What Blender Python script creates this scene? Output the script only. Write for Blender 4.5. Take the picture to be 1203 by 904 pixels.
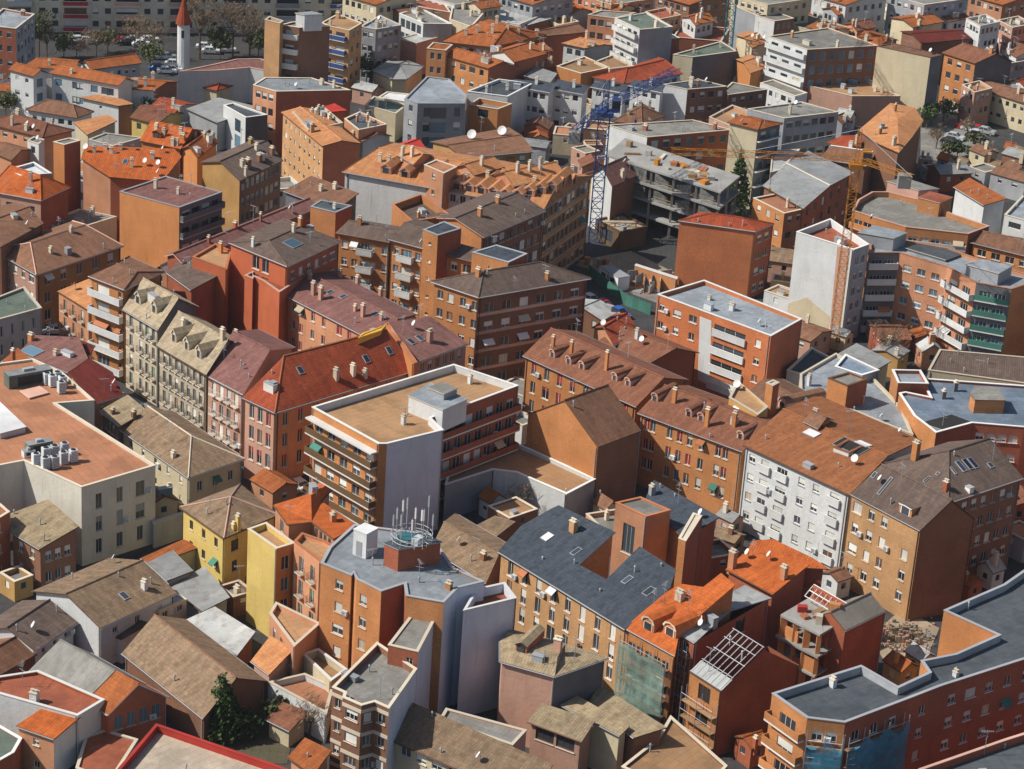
import bpy, bmesh, math, random
from mathutils import Vector, Matrix
from mathutils.bvhtree import BVHTree

for o in list(bpy.data.objects):
    bpy.data.objects.remove(o)
S = bpy.context.scene
C = S.collection
RND = random.Random(7)

# ------------------------------------------------------------------ camera, sky, sun, exposure
CAM_H, PITCH, ROLL, FPX = 153.0, math.radians(23.6), math.radians(3.94), 2870.0
FW = Vector((0, math.cos(PITCH), -math.sin(PITCH)))
_u0 = Vector((0, math.sin(PITCH), math.cos(PITCH)))
_r0 = Vector((1, 0, 0))
RT = _r0 * math.cos(ROLL) + _u0 * math.sin(ROLL)
UP = _u0 * math.cos(ROLL) - _r0 * math.sin(ROLL)
CAM = Vector((0, 0, CAM_H))
cd = bpy.data.cameras.new('camera')
cd.sensor_width = 36.0
cd.lens = 36.0 * FPX / 1203.0
cd.clip_start, cd.clip_end = 1.0, 6000.0
camera = bpy.data.objects.new('camera', cd)
C.objects.link(camera)
m = Matrix((RT, UP, -FW)).transposed().to_4x4()
m.translation = CAM
camera.matrix_world = m
S.camera = camera

SUN_EL, SUN_DIR = math.radians(46), Vector((1.0, 0.15))     # light travels to the right of the view
W = bpy.data.worlds.new('World'); S.world = W; W.use_nodes = True
nt = W.node_tree
sky = nt.nodes.new('ShaderNodeTexSky'); sky.sky_type = 'NISHITA'; sky.sun_disc = False
sky.sun_elevation = SUN_EL
sky.sun_rotation = math.atan2(-SUN_DIR.x, -SUN_DIR.y)
sky.air_density, sky.dust_density = 1.0, 1.5
nt.links.new(sky.outputs[0], nt.nodes['Background'].inputs[0])
nt.nodes['Background'].inputs[1].default_value = 0.08
sl = bpy.data.lights.new('sun', 'SUN'); sl.energy = 4.5; sl.angle = math.radians(0.5); sl.color = (1.0, 0.955, 0.87)
sun = bpy.data.objects.new('sun', sl); C.objects.link(sun)
_d = Vector((SUN_DIR.x, SUN_DIR.y, 0)).normalized() * math.cos(SUN_EL) - Vector((0, 0, math.sin(SUN_EL)))
sun.rotation_euler = _d.to_track_quat('-Z', 'Y').to_euler(); sun.location = (-200, 300, 300)
S.view_settings.view_transform = 'Standard'; S.view_settings.look = 'None'
S.view_settings.gamma = 1.0; S.view_settings.exposure = 0.08
S.render.engine = 'CYCLES'
S.cycles.max_bounces = 5; S.cycles.diffuse_bounces = 2; S.cycles.glossy_bounces = 2
S.cycles.pixel_filter_type = 'BLACKMAN_HARRIS'; S.cycles.filter_width = 1.5

# ------------------------------------------------------------------ survey: photo coordinates -> ground plan at a known height
TILES = {r + str(c): (x, y, s) for r, y, s in (('a', 0, 3.881), ('b', 220, 3.881), ('c', 440, 3.881), ('d', 660, 3.705))
         for c, x in enumerate((0, 300, 600, 893))}
TILES['p'] = (0, 0, 1.0)
T = [TILES['p']]
def tile(n): T[0] = TILES[n]
def ray(x, y):
    x0, y0, s = T[0]
    u, v = x0 + x / s, y0 + y / s
    return (FW * FPX + RT * (u - 601.5) - UP * (v - 452.0)).normalized()
def at(x, y, z=0.0):
    d = ray(x, y)
    return CAM + d * ((z - CAM_H) / d.z)

def project(v):
    d = v - CAM; k = FPX / d.dot(FW); return (601.5 + d.dot(RT) * k, 452.0 - d.dot(UP) * k)
def unt(v):
    x0, y0, s = T[0]; u, w = project(v); return ((u - x0) * s, (w - y0) * s)
# ------------------------------------------------------------------ materials
MATS = {}
def lin(c):
    return tuple((v / 255 / 12.92 if v / 255 <= .04045 else ((v / 255 + .055) / 1.055) ** 2.4) for v in c)
def N(t, typ, **k):
    n = t.nodes.new(typ)
    for a, b in k.items(): setattr(n, a, b)
    return n
def mth(t, op, a, b=None, c=None):
    n = N(t, 'ShaderNodeMath', operation=op)
    for i, v in enumerate((a, b, c)):
        if v is None: continue
        if isinstance(v, (int, float)): n.inputs[i].default_value = v
        else: t.links.new(v, n.inputs[i])
    return n.outputs[0]
def mixc(t, f, a, b, mode='MIX'):
    n = N(t, 'ShaderNodeMix', data_type='RGBA', blend_type=mode)
    for i, v in ((0, f), (6, a), (7, b)):
        if isinstance(v, (int, float)): n.inputs[i].default_value = v
        elif isinstance(v, tuple): n.inputs[i].default_value = (*v[:3], 1)
        else: t.links.new(v, n.inputs[i])
    return n.outputs[2]
def noise(t, vec, scale, detail=3, rough=.55):
    n = N(t, 'ShaderNodeTexNoise'); n.inputs['Scale'].default_value = scale
    n.inputs['Detail'].default_value = detail; n.inputs['Roughness'].default_value = rough
    t.links.new(vec, n.inputs['Vector']); return n.outputs[0]
def mapr(t, v, a, b, c, d):
    n = N(t, 'ShaderNodeMapRange'); t.links.new(v, n.inputs[0])
    for i, x in enumerate((a, b, c, d)): n.inputs[i + 1].default_value = x
    return n.outputs[0]

def mat(name, kind, col, col2=None, rough=.85, var=.18, jit=.16, patch=None):
    """kind: wall, brick, tile, flat, corr, plain, glass, leaf"""
    M = bpy.data.materials.new(name); M.use_nodes = True
    t = M.node_tree; b = t.nodes['Principled BSDF']; L = t.links
    b.inputs['Roughness'].default_value = rough
    MATS[name] = M
    if kind == 'glass':
        b.inputs['Base Color'].default_value = (*col, 1); b.inputs['Roughness'].default_value = rough
        b.inputs['Specular IOR Level'].default_value = .6
        oi = N(t, 'ShaderNodeObjectInfo')
        L.new(mixc(t, oi.outputs['Random'], tuple(c * .4 for c in col), tuple(c * 2.2 for c in col)), b.inputs['Base Color'])
        return M
    b.inputs['Specular IOR Level'].default_value = .2
    geo = N(t, 'ShaderNodeNewGeometry'); pos = geo.outputs['Position']
    tc = N(t, 'ShaderNodeTexCoord'); uv = tc.outputs['UV']
    oi = N(t, 'ShaderNodeObjectInfo')
    big = noise(t, pos, .22, 4); fine = noise(t, pos, 2.3, 3)
    c = mixc(t, mapr(t, big, .3, .7, 0, 1), tuple(x * (1 - var) for x in col), tuple(min(.95, x * (1 + var)) for x in col))
    sx = N(t, 'ShaderNodeSeparateXYZ'); L.new(uv, sx.inputs[0])
    u, v = sx.outputs[0], sx.outputs[1]
    def cell(pu, pv, shift=False):
        iv = mth(t, 'FLOOR', mth(t, 'DIVIDE', v, pv))
        uu = mth(t, 'DIVIDE', u, pu)
        if shift: uu = mth(t, 'ADD', uu, mth(t, 'MULTIPLY', iv, .5))
        cv = N(t, 'ShaderNodeCombineXYZ'); L.new(mth(t, 'FLOOR', uu), cv.inputs[0]); L.new(iv, cv.inputs[1])
        w = N(t, 'ShaderNodeTexWhiteNoise', noise_dimensions='2D'); L.new(cv.outputs[0], w.inputs['Vector'])
        return w.outputs['Value'], mth(t, 'FRACT', uu), mth(t, 'FRACT', mth(t, 'DIVIDE', v, pv))
    hgt = None
    if kind in ('wall', 'brick'):
        cv = N(t, 'ShaderNodeCombineXYZ'); L.new(mth(t, 'MULTIPLY', u, .75), cv.inputs[0]); L.new(mth(t, 'MULTIPLY', v, .16), cv.inputs[1])
        st = noise(t, cv.outputs[0], 1.0, 4, .6)
        c = mixc(t, mapr(t, st, .48, .78, 0, .26 if kind == 'wall' else .2), c, tuple(x * .45 for x in col))
        c = mixc(t, mapr(t, fine, .3, .7, 0, .16), c, tuple(x * .6 for x in col))
        cv2 = N(t, 'ShaderNodeCombineXYZ'); L.new(mth(t, 'MULTIPLY', u, 2.4), cv2.inputs[0]); L.new(mth(t, 'MULTIPLY', v, .06), cv2.inputs[1])
        s2 = noise(t, cv2.outputs[0], 1.0, 3, .5); msk = noise(t, pos, .35, 2)
        c = mixc(t, mth(t, 'MULTIPLY', mapr(t, s2, .6, .72, 0, .5), mapr(t, msk, .42, .6, 0, 1)), c, tuple(x * .4 for x in col))
        pw, _a, _b = cell(3.1, 2.9); c = mixc(t, mapr(t, pw, .7, 1, 0, .16), c, tuple(min(.9, x * 1.5) for x in col))
        if kind == 'brick':
            w, fu, fv = cell(.26, .085, True)
            c = mixc(t, mth(t, 'MULTIPLY', w, .38), c, tuple(x * .5 for x in col))
            mort = mth(t, 'GREATER_THAN', fv, .86)
            c = mixc(t, mth(t, 'MULTIPLY', mort, .25), c, (.42, .36, .3))
            hgt = mth(t, 'MULTIPLY', mort, -.3)
        else:
            hgt = fine
    elif kind == 'tile':
        w, fu, fv = cell(.34, .5)
        w3, _c, _d = cell(.46, .5, True)
        k2 = col2 or tuple(x * .55 for x in col)
        c = mixc(t, mth(t, 'MULTIPLY', w, .6), c, k2)
        c = mixc(t, mth(t, 'MULTIPLY', mth(t, 'POWER', w3, 2.0), .75 if col2 else .5), c, tuple(x * .4 for x in col))
        w2, _a, _b = cell(.69, .76)
        c = mixc(t, mth(t, 'MULTIPLY', w2, .4), c, tuple(x * .55 for x in col))
        sp = noise(t, pos, .9, 5, .65)
        c = mixc(t, mapr(t, sp, .46, .68, 0, .55), c, patch or tuple(x * .62 for x in col))
        cv = N(t, 'ShaderNodeCombineXYZ'); L.new(mth(t, 'MULTIPLY', u, 1.1), cv.inputs[0]); L.new(mth(t, 'MULTIPLY', v, .16), cv.inputs[1])
        stk = noise(t, cv.outputs[0], 1.0, 4, .6)
        c = mixc(t, mapr(t, stk, .46, .7, 0, .45), c, tuple(min(.8, x * 1.45) for x in col))
        f2 = noise(t, pos, 5.0, 2)
        c = mixc(t, mapr(t, f2, .35, .7, 0, .4), c, tuple(x * .45 for x in col))
        wv = mth(t, 'SINE', mth(t, 'MULTIPLY', fu, math.pi))
        hgt = mth(t, 'ADD', mth(t, 'MULTIPLY', wv, .7), mth(t, 'MULTIPLY', fv, -.35))
        groove = mth(t, 'MAXIMUM', mapr(t, wv, 0, .5, .45, 0), mapr(t, fv, .0, .25, .42, 0))
        c = mixc(t, groove, c, tuple(x * .4 for x in col))
    elif kind == 'flat':
        sp = noise(t, pos, .5, 6, .68)
        c = mixc(t, mapr(t, sp, .42, .62, 0, .75), c, col2 or tuple(x * .62 for x in col))
        pd = noise(t, pos, .16, 5, .6)
        c = mixc(t, mapr(t, pd, .54, .6, 0, .4), c, tuple(x * .5 for x in col))
        c = mixc(t, mapr(t, fine, .3, .7, 0, .22), c, tuple(x * .6 for x in col))
        w, fu, fv = cell(1.0, 5.0)
        seam = mth(t, 'MAXIMUM', mth(t, 'LESS_THAN', fu, .06), mth(t, 'LESS_THAN', fv, .015))
        c = mixc(t, mth(t, 'MULTIPLY', seam, .55), c, tuple(x * .45 for x in col))
        hgt = fine
    elif kind == 'corr':
        w, fu, fv = cell(.9, 2.6)
        c = mixc(t, mth(t, 'MULTIPLY', w, .35), c, tuple(x * .6 for x in col))
        wv = mth(t, 'SINE', mth(t, 'MULTIPLY', u, 2 * math.pi / .28))
        hgt = mth(t, 'MULTIPLY', wv, .5)
        sp = noise(t, pos, .7, 5, .65)
        c = mixc(t, mapr(t, sp, .5, .72, 0, .6), c, col2 or (.16, .11, .08))
    elif kind == 'leaf':
        c = mixc(t, oi.outputs['Random'], c, col)
        c = mixc(t, mapr(t, noise(t, pos, 1.4, 2), .35, .65, 0, 1), c, col2 or col)
        b.inputs['Subsurface Weight'].default_value = 0
    # each building keeps its own tint
    g = mapr(t, oi.outputs['Random'], 0, 1, 1 - jit, 1 + jit)
    cc = N(t, 'ShaderNodeCombineXYZ')
    for i in range(3): L.new(g, cc.inputs[i])
    c = mixc(t, 1.0, c, cc.outputs[0], 'MULTIPLY')
    L.new(c, b.inputs['Base Color'])
    if hgt is not None:
        bp = N(t, 'ShaderNodeBump'); bp.inputs['Strength'].default_value = .6; bp.inputs['Distance'].default_value = .06
        L.new(hgt, bp.inputs['Height']); L.new(bp.outputs[0], b.inputs['Normal'])
    return M

# walls
mat('brick_orange', 'brick', (.60, .255, .095))
mat('brick_tan', 'brick', (.60, .34, .16))
mat('brick_red', 'brick', (.42, .125, .065))  # red brick, and the shaded copy of orange brick on right-hand walls
mat('brick_brown', 'brick', (.29, .14, .085))  # brown brick, also worn by shaded sides of lighter brick blocks
mat('brick_pale', 'brick', (.45, .28, .18))
mat('render_white', 'wall', (.66, .67, .66), var=.06, jit=.08)
mat('render_grey', 'wall', (.36, .37, .39))
mat('render_bluegrey', 'wall', (.66, .69, .77), var=.04, jit=.03)  # pale render with the bluish tone of shade put into its colour
mat('render_flats', 'wall', (.66, .60, .46), var=.06)
mat('render_darkgrey', 'wall', (.15, .15, .16))  # dark grey render, also painting shade on some side walls and recesses
mat('render_ivory', 'wall', (.66, .62, .53), var=.06, jit=.04)
mat('brick_rust', 'brick', (.57, .185, .07))
mat('brick_salmon', 'brick', (.58, .27, .15))
mat('render_cream', 'wall', (.62, .53, .36), var=.08, jit=.1)
mat('render_stone', 'wall', (.56, .47, .34), var=.1, jit=.08)
mat('render_yellow', 'wall', (.68, .50, .16), var=.06, jit=.05)
mat('render_orange', 'wall', (.60, .25, .09), var=.08)
mat('render_redorange', 'wall', (.47, .125, .055), var=.08)
mat('render_pink', 'wall', (.52, .30, .22), var=.08)
mat('render_mustard', 'wall', (.46, .27, .10))
mat('render_darkbrown', 'wall', (.16, .105, .06))  # brown render darkened to paint the shadow over the arched building
mat('render_salmon', 'wall', (.56, .27, .15))
mat('concrete', 'wall', (.33, .32, .30))
mat('concrete_raw', 'wall', (.27, .25, .21))
# roofs
mat('tile_orange', 'tile', (.47, .145, .045), jit=.12)
mat('tile_rust', 'tile', (.40, .15, .06), jit=.06, patch=(.22, .11, .06))
mat('tile_vivid', 'tile', (.62, .15, .035), jit=.05, patch=(.55, .12, .03))
mat('tile_red', 'tile', (.42, .085, .035), jit=.1)
mat('tile_redbrown', 'tile', (.29, .12, .07), jit=.12)
mat('tile_brown', 'tile', (.30, .15, .09), jit=.12)
mat('tile_greybrown', 'tile', (.185, .13, .105), jit=.12)
mat('tile_old', 'tile', (.34, .225, .14), col2=(.13, .09, .06), patch=(.28, .22, .14), jit=.12)
mat('tile_lichen', 'tile', (.42, .32, .20), col2=(.2, .13, .07), patch=(.44, .37, .23), jit=.1)
mat('tile_ochre', 'tile', (.72, .31, .13), jit=.1)
mat('tile_mauve', 'tile', (.30, .14, .12), jit=.06)
mat('tile_darkred', 'tile', (.20, .035, .025), jit=.08)
mat('tile_pale', 'tile', (.50, .40, .27), col2=(.36, .26, .15), patch=(.42, .36, .26), jit=.08)
mat('slate', 'tile', (.075, .09, .115), col2=(.06, .075, .095), patch=(.09, .105, .13), jit=.05)
mat('membrane_grey', 'flat', (.30, .33, .36))
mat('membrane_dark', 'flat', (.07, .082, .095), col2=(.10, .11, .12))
mat('membrane_blue', 'flat', (.22, .28, .36))
mat('gravel_grey', 'flat', (.27, .26, .235), col2=(.17, .16, .14))
mat('terrace_tan', 'flat', (.42, .24, .12), col2=(.34, .21, .12))
mat('terrace_terracotta', 'flat', (.43, .19, .10), col2=(.36, .17, .10))
mat('terrace_beige', 'flat', (.46, .38, .29), col2=(.38, .31, .24))
mat('terrace_green', 'flat', (.15, .19, .15), col2=(.12, .14, .12))
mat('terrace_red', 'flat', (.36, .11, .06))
mat('corrugated_grey', 'corr', (.30, .31, .31), rough=.6)
mat('corrugated_pale', 'corr', (.48, .49, .48), rough=.6)
mat('corrugated_blue', 'corr', (.16, .24, .33), rough=.6)
mat('red_sheet', 'corr', (.62, .06, .04), col2=(.5, .05, .03), rough=.5)
# trim and small things
mat('trim_white', 'plain', (.72, .71, .68), var=.08)
mat('trim_cream', 'plain', (.62, .54, .42), var=.08)
mat('trim_grey', 'plain', (.33, .34, .36), var=.1)
mat('trim_brown', 'plain', (.12, .065, .04))
mat('trim_red', 'plain', (.38, .04, .03))
mat('paint_yellow', 'wall', (.72, .40, .06), var=.05)  # vivid yellow that puts sunlight into the wall colour
mat('rail_olive', 'plain', (.15, .085, .04))
mat('trim_terracotta', 'plain', (.45, .17, .08))
mat('trim_pink', 'plain', (.60, .36, .28))
mat('iron', 'plain', (.03, .03, .035), rough=.5)
mat('steel', 'plain', (.38, .40, .42), rough=.4)
mat('blind_white', 'plain', (.66, .65, .60), jit=.25)
mat('blind_cream', 'plain', (.55, .46, .33), jit=.25)
mat('blind_red', 'plain', (.28, .03, .025), jit=.2)
mat('blind_green', 'plain', (.05, .13, .09), jit=.3)
mat('blind_brown', 'plain', (.16, .085, .05), jit=.3)
mat('glass', 'glass', (.035, .042, .05), rough=.12)
mat('glass_blue', 'glass', (.07, .12, .16), rough=.12)
mat('interior', 'plain', (.03, .028, .026))  # near black that paints the shade inside openings and light wells
mat('dish_white', 'plain', (.75, .75, .74), rough=.4, jit=.05)
mat('ac_white', 'plain', (.62, .66, .68), rough=.5)
mat('solar', 'glass', (.02, .03, .06), rough=.2)
mat('awning_white', 'plain', (.78, .78, .76))
mat('awning_green', 'plain', (.065, .20, .155))
mat('crane_blue', 'plain', (.045, .085, .24), rough=.45)
mat('crane_yellow', 'plain', (.50, .20, .025), rough=.45)
mat('crane_teal', 'plain', (.05, .17, .20), rough=.45)
mat('asphalt', 'flat', (.055, .054, .056), col2=(.075, .072, .07))
mat('pavement', 'flat', (.25, .235, .215))
mat('earth', 'flat', (.42, .33, .23), col2=(.32, .25, .18))
mat('earth_dark', 'flat', (.11, .09, .06), col2=(.08, .09, .045))
mat('grass', 'flat', (.07, .095, .035), col2=(.12, .10, .055))
mat('leaf_dark', 'leaf', (.04, .075, .022), col2=(.075, .115, .035))
mat('leaf_mid', 'leaf', (.08, .10, .035), col2=(.14, .14, .06))
mat('leaf_brown', 'leaf', (.20, .14, .085), col2=(.28, .20, .13))
mat('bark', 'plain', (.14, .10, .07))
mat('rubber', 'plain', (.02, .02, .02))
mat('lamp_glass', 'plain', (.7, .7, .65), rough=.2)
mat('skin_wood', 'plain', (.30, .19, .10))

# ------------------------------------------------------------------ mesh collector
class MB:
    def __init__(s, hd=None):
        s.v, s.f, s.m, s.mats, s.hd = [], [], [], [], hd
    def mi(s, m):
        if m not in s.mats: s.mats.append(m)
        return s.mats.index(m)
    def face(s, pts, m):
        n = len(s.v); s.v += [Vector(p) for p in pts]; s.f.append(tuple(range(n, n + len(pts)))); s.m.append(s.mi(m))
    def box(s, x0, y0, z0, x1, y1, z1, m, M4=None, top=None):
        p = [Vector(q) for q in ((x0, y0, z0), (x1, y0, z0), (x1, y1, z0), (x0, y1, z0), (x0, y0, z1), (x1, y0, z1), (x1, y1, z1), (x0, y1, z1))]
        if M4 is not None: p = [M4 @ q for q in p]
        for idx in ((3, 2, 1, 0), (0, 1, 5, 4), (1, 2, 6, 5), (2, 3, 7, 6), (3, 0, 4, 7)): s.face([p[i] for i in idx], m)
        s.face([p[i] for i in (4, 5, 6, 7)], top or m)
    def bar(s, a, b, r, m, r2=None, n=4):
        a, b = Vector(a), Vector(b); d = (b - a)
        if d.length < 1e-6: return
        d.normalize(); r2 = r if r2 is None else r2
        x = d.orthogonal().normalized() if abs(d.z) < .99 else Vector((1, 0, 0)); y = d.cross(x)
        ring = lambda c, q: [c + (x * math.cos(k * 2 * math.pi / n + .785) + y * math.sin(k * 2 * math.pi / n + .785)) * q for k in range(n)]
        p, q = ring(a, r), ring(b, r2)
        for k in range(n): s.face([p[k], p[(k + 1) % n], q[(k + 1) % n], q[k]], m)
        s.face(q, m); s.face(p[::-1], m)
    def prism(s, poly, z0, z1, m, top=None, sides=True):
        """poly: CCW 2D"""
        n = len(poly)
        if sides:
            for i in range(n):
                a, b = poly[i], poly[(i + 1) % n]
                s.face([(a[0], a[1], z0), (b[0], b[1], z0), (b[0], b[1], z1), (a[0], a[1], z1)], m)
        s.face([(p[0], p[1], z1) for p in poly], top or m)
    def mesh(s, name):
        me = bpy.data.meshes.new(name)
        me.from_pydata([tuple(v) for v in s.v], [], s.f)
        for k in s.mats: me.materials.append(MATS[k])
        me.polygons.foreach_set('material_index', s.m)
        uvl = me.uv_layers.new(name='UV'); buf = [0.0] * (2 * len(me.loops)); k = 0
        hd = s.hd or Vector((1, 0, 0)); Z = Vector((0, 0, 1))
        for f in s.f:
            p = [s.v[i] for i in f]
            n = (p[1] - p[0]).cross(p[2] - p[0])
            if len(p) > 3: n = n + (p[2] - p[0]).cross(p[3] - p[0])
            if n.length < 1e-9: n = Vector((0, 0, 1))
            n.normalize()
            h = hd if abs(n.z) > .985 else Z.cross(n).normalized()
            q = n.cross(h)
            for x in p:
                buf[k], buf[k + 1] = x.dot(h), x.dot(q); k += 2
        uvl.data.foreach_set('uv', buf)
        return me
    def build(s, name, parent=None):
        if not s.f: return None
        return link(name, s.mesh(name), parent)
def link(name, me, parent=None, loc=None, rz=None, mw=None):
    o = bpy.data.objects.new(name, me); C.objects.link(o)
    if parent is not None: o.parent = parent
    if mw is not None: o.matrix_local = mw
    else:
        if loc is not None: o.location = loc
        if rz is not None: o.rotation_euler = (0, 0, rz)
    return o
LABELS = {}
def tag(o, label, cat, group=None, kind=None):
    o['label'] = label
    if cat: o['category'] = cat
    if group: o['group'] = group
    if kind: o['kind'] = kind
    LABELS.setdefault(label, []).append(o.name)
    return o
def struct(name, mb, kind='structure', label=None):
    o = mb.build(name); o['kind'] = kind
    if label: o['label'] = label
    return o
def thing(name, label, cat, loc=(0, 0, 0), rz=0, group=None):
    o = bpy.data.objects.new(name, None); C.objects.link(o)
    o.location = loc; o.rotation_euler = (0, 0, rz); o.empty_display_size = .5
    return tag(o, label, cat, group)

def inset(poly, d):
    n = len(poly); out = []
    for i in range(n):
        a, b, c = Vector(poly[i - 1]).to_2d(), Vector(poly[i]).to_2d(), Vector(poly[(i + 1) % n]).to_2d()
        e1, e2 = (b - a), (c - b)
        if e1.length < 1e-6 or e2.length < 1e-6: out.append(b); continue
        e1.normalize(); e2.normalize()
        n1, n2 = Vector((-e1.y, e1.x)), Vector((-e2.y, e2.x))
        k = 1 + n1.dot(n2)
        out.append(b + (n1 + n2) * (d / max(k, .35)))
    return out
def area2(poly):
    return sum(poly[i - 1][0] * poly[i][1] - poly[i][0] * poly[i - 1][1] for i in range(len(poly))) / 2

# ------------------------------------------------------------------ shared small meshes
CACHE = {}
def cached(key, fn):
    if key not in CACHE: CACHE[key] = fn()
    return CACHE[key]
def m_frame(w, h, fm, mull, sill):
    def go():
        b = MB(); t = .07
        b.box(-w / 2, -.03, 0, -w / 2 + t, .03, h, fm); b.box(w / 2 - t, -.03, 0, w / 2, .03, h, fm)
        b.box(-w / 2 + t, -.03, h - t, w / 2 - t, .03, h, fm); b.box(-w / 2 + t, -.03, 0, w / 2 - t, .03, t, fm)
        for k in range(mull):
            x = -w / 2 + w * (k + 1) / (mull + 1); b.box(x - .03, -.025, t, x + .03, .025, h - t, fm)
        if sill: b.box(-w / 2 - .08, -.26, -.09, w / 2 + .08, -.03, -.01, sill)
        return b.mesh('window_frame')
    return cached(('fr', w, h, fm, mull, sill), go)
def m_pane(w, h, gm):
    def go():
        b = MB(); b.face([(-w / 2 + .05, .012, .05), (w / 2 - .05, .012, .05), (w / 2 - .05, .012, h - .05), (-w / 2 + .05, .012, h - .05)], gm)
        return b.mesh('pane')
    return cached(('pa', w, h, gm), go)
def m_blind(w, h, f, bm):
    def go():
        b = MB(); z0 = h - .05 - (h - .1) * f
        b.box(-w / 2 + .06, -.022, z0, w / 2 - .06, .006, h - .06, bm)
        return b.mesh('blind')
    return cached(('bl', w, h, f, bm), go)
def m_simplewin(w, h, fm, gm, bm, f):
    def go():
        b = MB()
        b.box(-w / 2, -.03, 0, w / 2, 0, h, fm)
        z1 = h - .06 - (h - .12) * f
        if f < .95: b.face([(-w / 2 + .07, -.035, .06), (w / 2 - .07, -.035, .06), (w / 2 - .07, -.035, z1), (-w / 2 + .07, -.035, z1)], gm)
        if f > .05: b.face([(-w / 2 + .07, -.036, z1), (w / 2 - .07, -.036, z1), (w / 2 - .07, -.036, h - .06), (-w / 2 + .07, -.036, h - .06)], bm)
        return b.mesh('window')
    return cached(('sw', w, h, fm, gm, bm, f), go)
def m_ironbalc(w, mt='iron', slab='trim_cream'):
    def go():
        b = MB(); d = .55; hw = w / 2 + .2
        b.box(-hw, -d, -.14, hw, -.005, 0, slab)
        r = .022
        for z in (.12, .95): b.bar((-hw + .04, -d + .04, z), (hw - .04, -d + .04, z), r, mt); b.bar((-hw + .04, -d + .04, z), (-hw + .04, -.01, z), r, mt); b.bar((hw - .04, -d + .04, z), (hw - .04, -.01, z), r, mt)
        n = int(2 * hw / .2)
        for k in range(n + 1):
            x = -hw + .04 + (2 * hw - .08) * k / n; b.bar((x, -d + .04, 0), (x, -d + .04, .95), .014, mt)
        for s in (-1, 1):
            for y in (-.15, -.33): b.bar((s * (hw - .04), y, 0), (s * (hw - .04), y, .95), .014, mt)
        return b.mesh('balcony')
    return cached(('ib', w, mt, slab), go)
def m_slabbalc(w, d, fm, slab, kind):
    def go():
        b = MB(); hw = w / 2
        b.box(-hw, -d, -.18, hw, -.005, 0, slab)
        if kind == 'solid':
            b.box(-hw, -d, .0, hw, -d + .12, .95, fm); b.box(-hw, -d + .12, 0, -hw + .12, -.01, .95, fm); b.box(hw - .12, -d + .12, 0, hw, -.01, .95, fm)
            b.box(-hw - .03, -d - .03, .95, hw + .03, -d + .15, 1.01, slab)
        else:
            for z in (.1, .5, .95): b.bar((-hw + .05, -d + .05, z), (hw - .05, -d + .05, z), .03, fm)
            n = max(2, int(2 * hw / .25))
            for k in range(n + 1):
                x = -hw + .05 + (2 * hw - .1) * k / n; b.bar((x, -d + .05, 0), (x, -d + .05, .95), .02, fm)
        return b.mesh('balcony')
    return cached(('sb', w, d, fm, slab, kind), go)
def m_chimney(w, h, wm, cap, pots=True):
    def go():
        b = MB(); k = w / 2
        b.box(-k, -k * .8, -1.0, k, k * .8, h, wm)
        b.box(-k - .07, -k * .8 - .07, h, k + .07, k * .8 + .07, h + .1, cap)
        if pots:
            for sx in (-1, 1): b.box(sx * k * .45 - .09, -.09, h + .1, sx * k * .45 + .09, .09, h + .33, cap)
            b.box(-k, -.16, h + .33, k, .16, h + .39, cap)
        return b.mesh('chimney')
    return cached(('ch', w, h, wm, cap, pots), go)
def m_dish(r):
    def go():
        b = MB(); n = 12; rings = [(0, .0), (r * .5, r * .06), (r, r * .25)]
        pt = lambda k, q: Vector((rings[q][0] * math.cos(k * 2 * math.pi / n), -rings[q][1], rings[q][0] * math.sin(k * 2 * math.pi / n)))
        R = Matrix.Translation((0, -.2, .9)) @ Matrix.Rotation(math.radians(-32), 4, 'X')
        for k in range(n):
            for q in range(2):
                f = [R @ pt(k, q), R @ pt(k + 1, q), R @ pt(k + 1, q + 1), R @ pt(k, q + 1)]
                b.face(f if q else f[1:], 'dish_white')
        b.bar((0, 0, -.3), (0, 0, .95), .04, 'steel'); b.bar((0, -.1, .85), (0, -.25, .95), .04, 'steel')
        b.bar(R @ Vector((0, -.05, -r)), R @ Vector((0, -.6 * r - .2, -.1)), .02, 'steel')
        return b.mesh('satellite_dish')
    return cached(('di', r), go)
def m_antenna(h):
    def go():
        b = MB(); b.bar((0, 0, -.5), (0, 0, h), .035, 'steel')
        b.bar((-.7, 0, h - .1), (.7, 0, h - .1), .02, 'steel')
        for k in range(7): b.bar((-.65 + k * .21, -.35 + .03 * k, h - .1), (-.65 + k * .21, .35 - .03 * k, h - .1), .014, 'steel')
        b.bar((-.3, -.4, h * .7), (.3, .4, h * .7), .02, 'steel')
        return b.mesh('aerial')
    return cached(('an', h), go)
def m_vent(h):
    def go():
        b = MB(); b.bar((0, 0, -.4), (0, 0, h), .09, 'steel', n=6); b.bar((0, 0, h), (0, 0, h + .18), .17, 'steel', .05, n=6)
        return b.mesh('roof_vent')
    return cached(('ve', h), go)
def m_skylight(w, l, gm='glass'):
    def go():
        b = MB(); b.box(-w / 2, -l / 2, -.1, w / 2, l / 2, .12, 'trim_grey')
        b.face([(-w / 2 + .08, -l / 2 + .08, .125), (w / 2 - .08, -l / 2 + .08, .125), (w / 2 - .08, l / 2 - .08, .125), (-w / 2 + .08, l / 2 - .08, .125)], gm)
        return b.mesh('skylight')
    return cached(('sk', w, l, gm), go)
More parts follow.
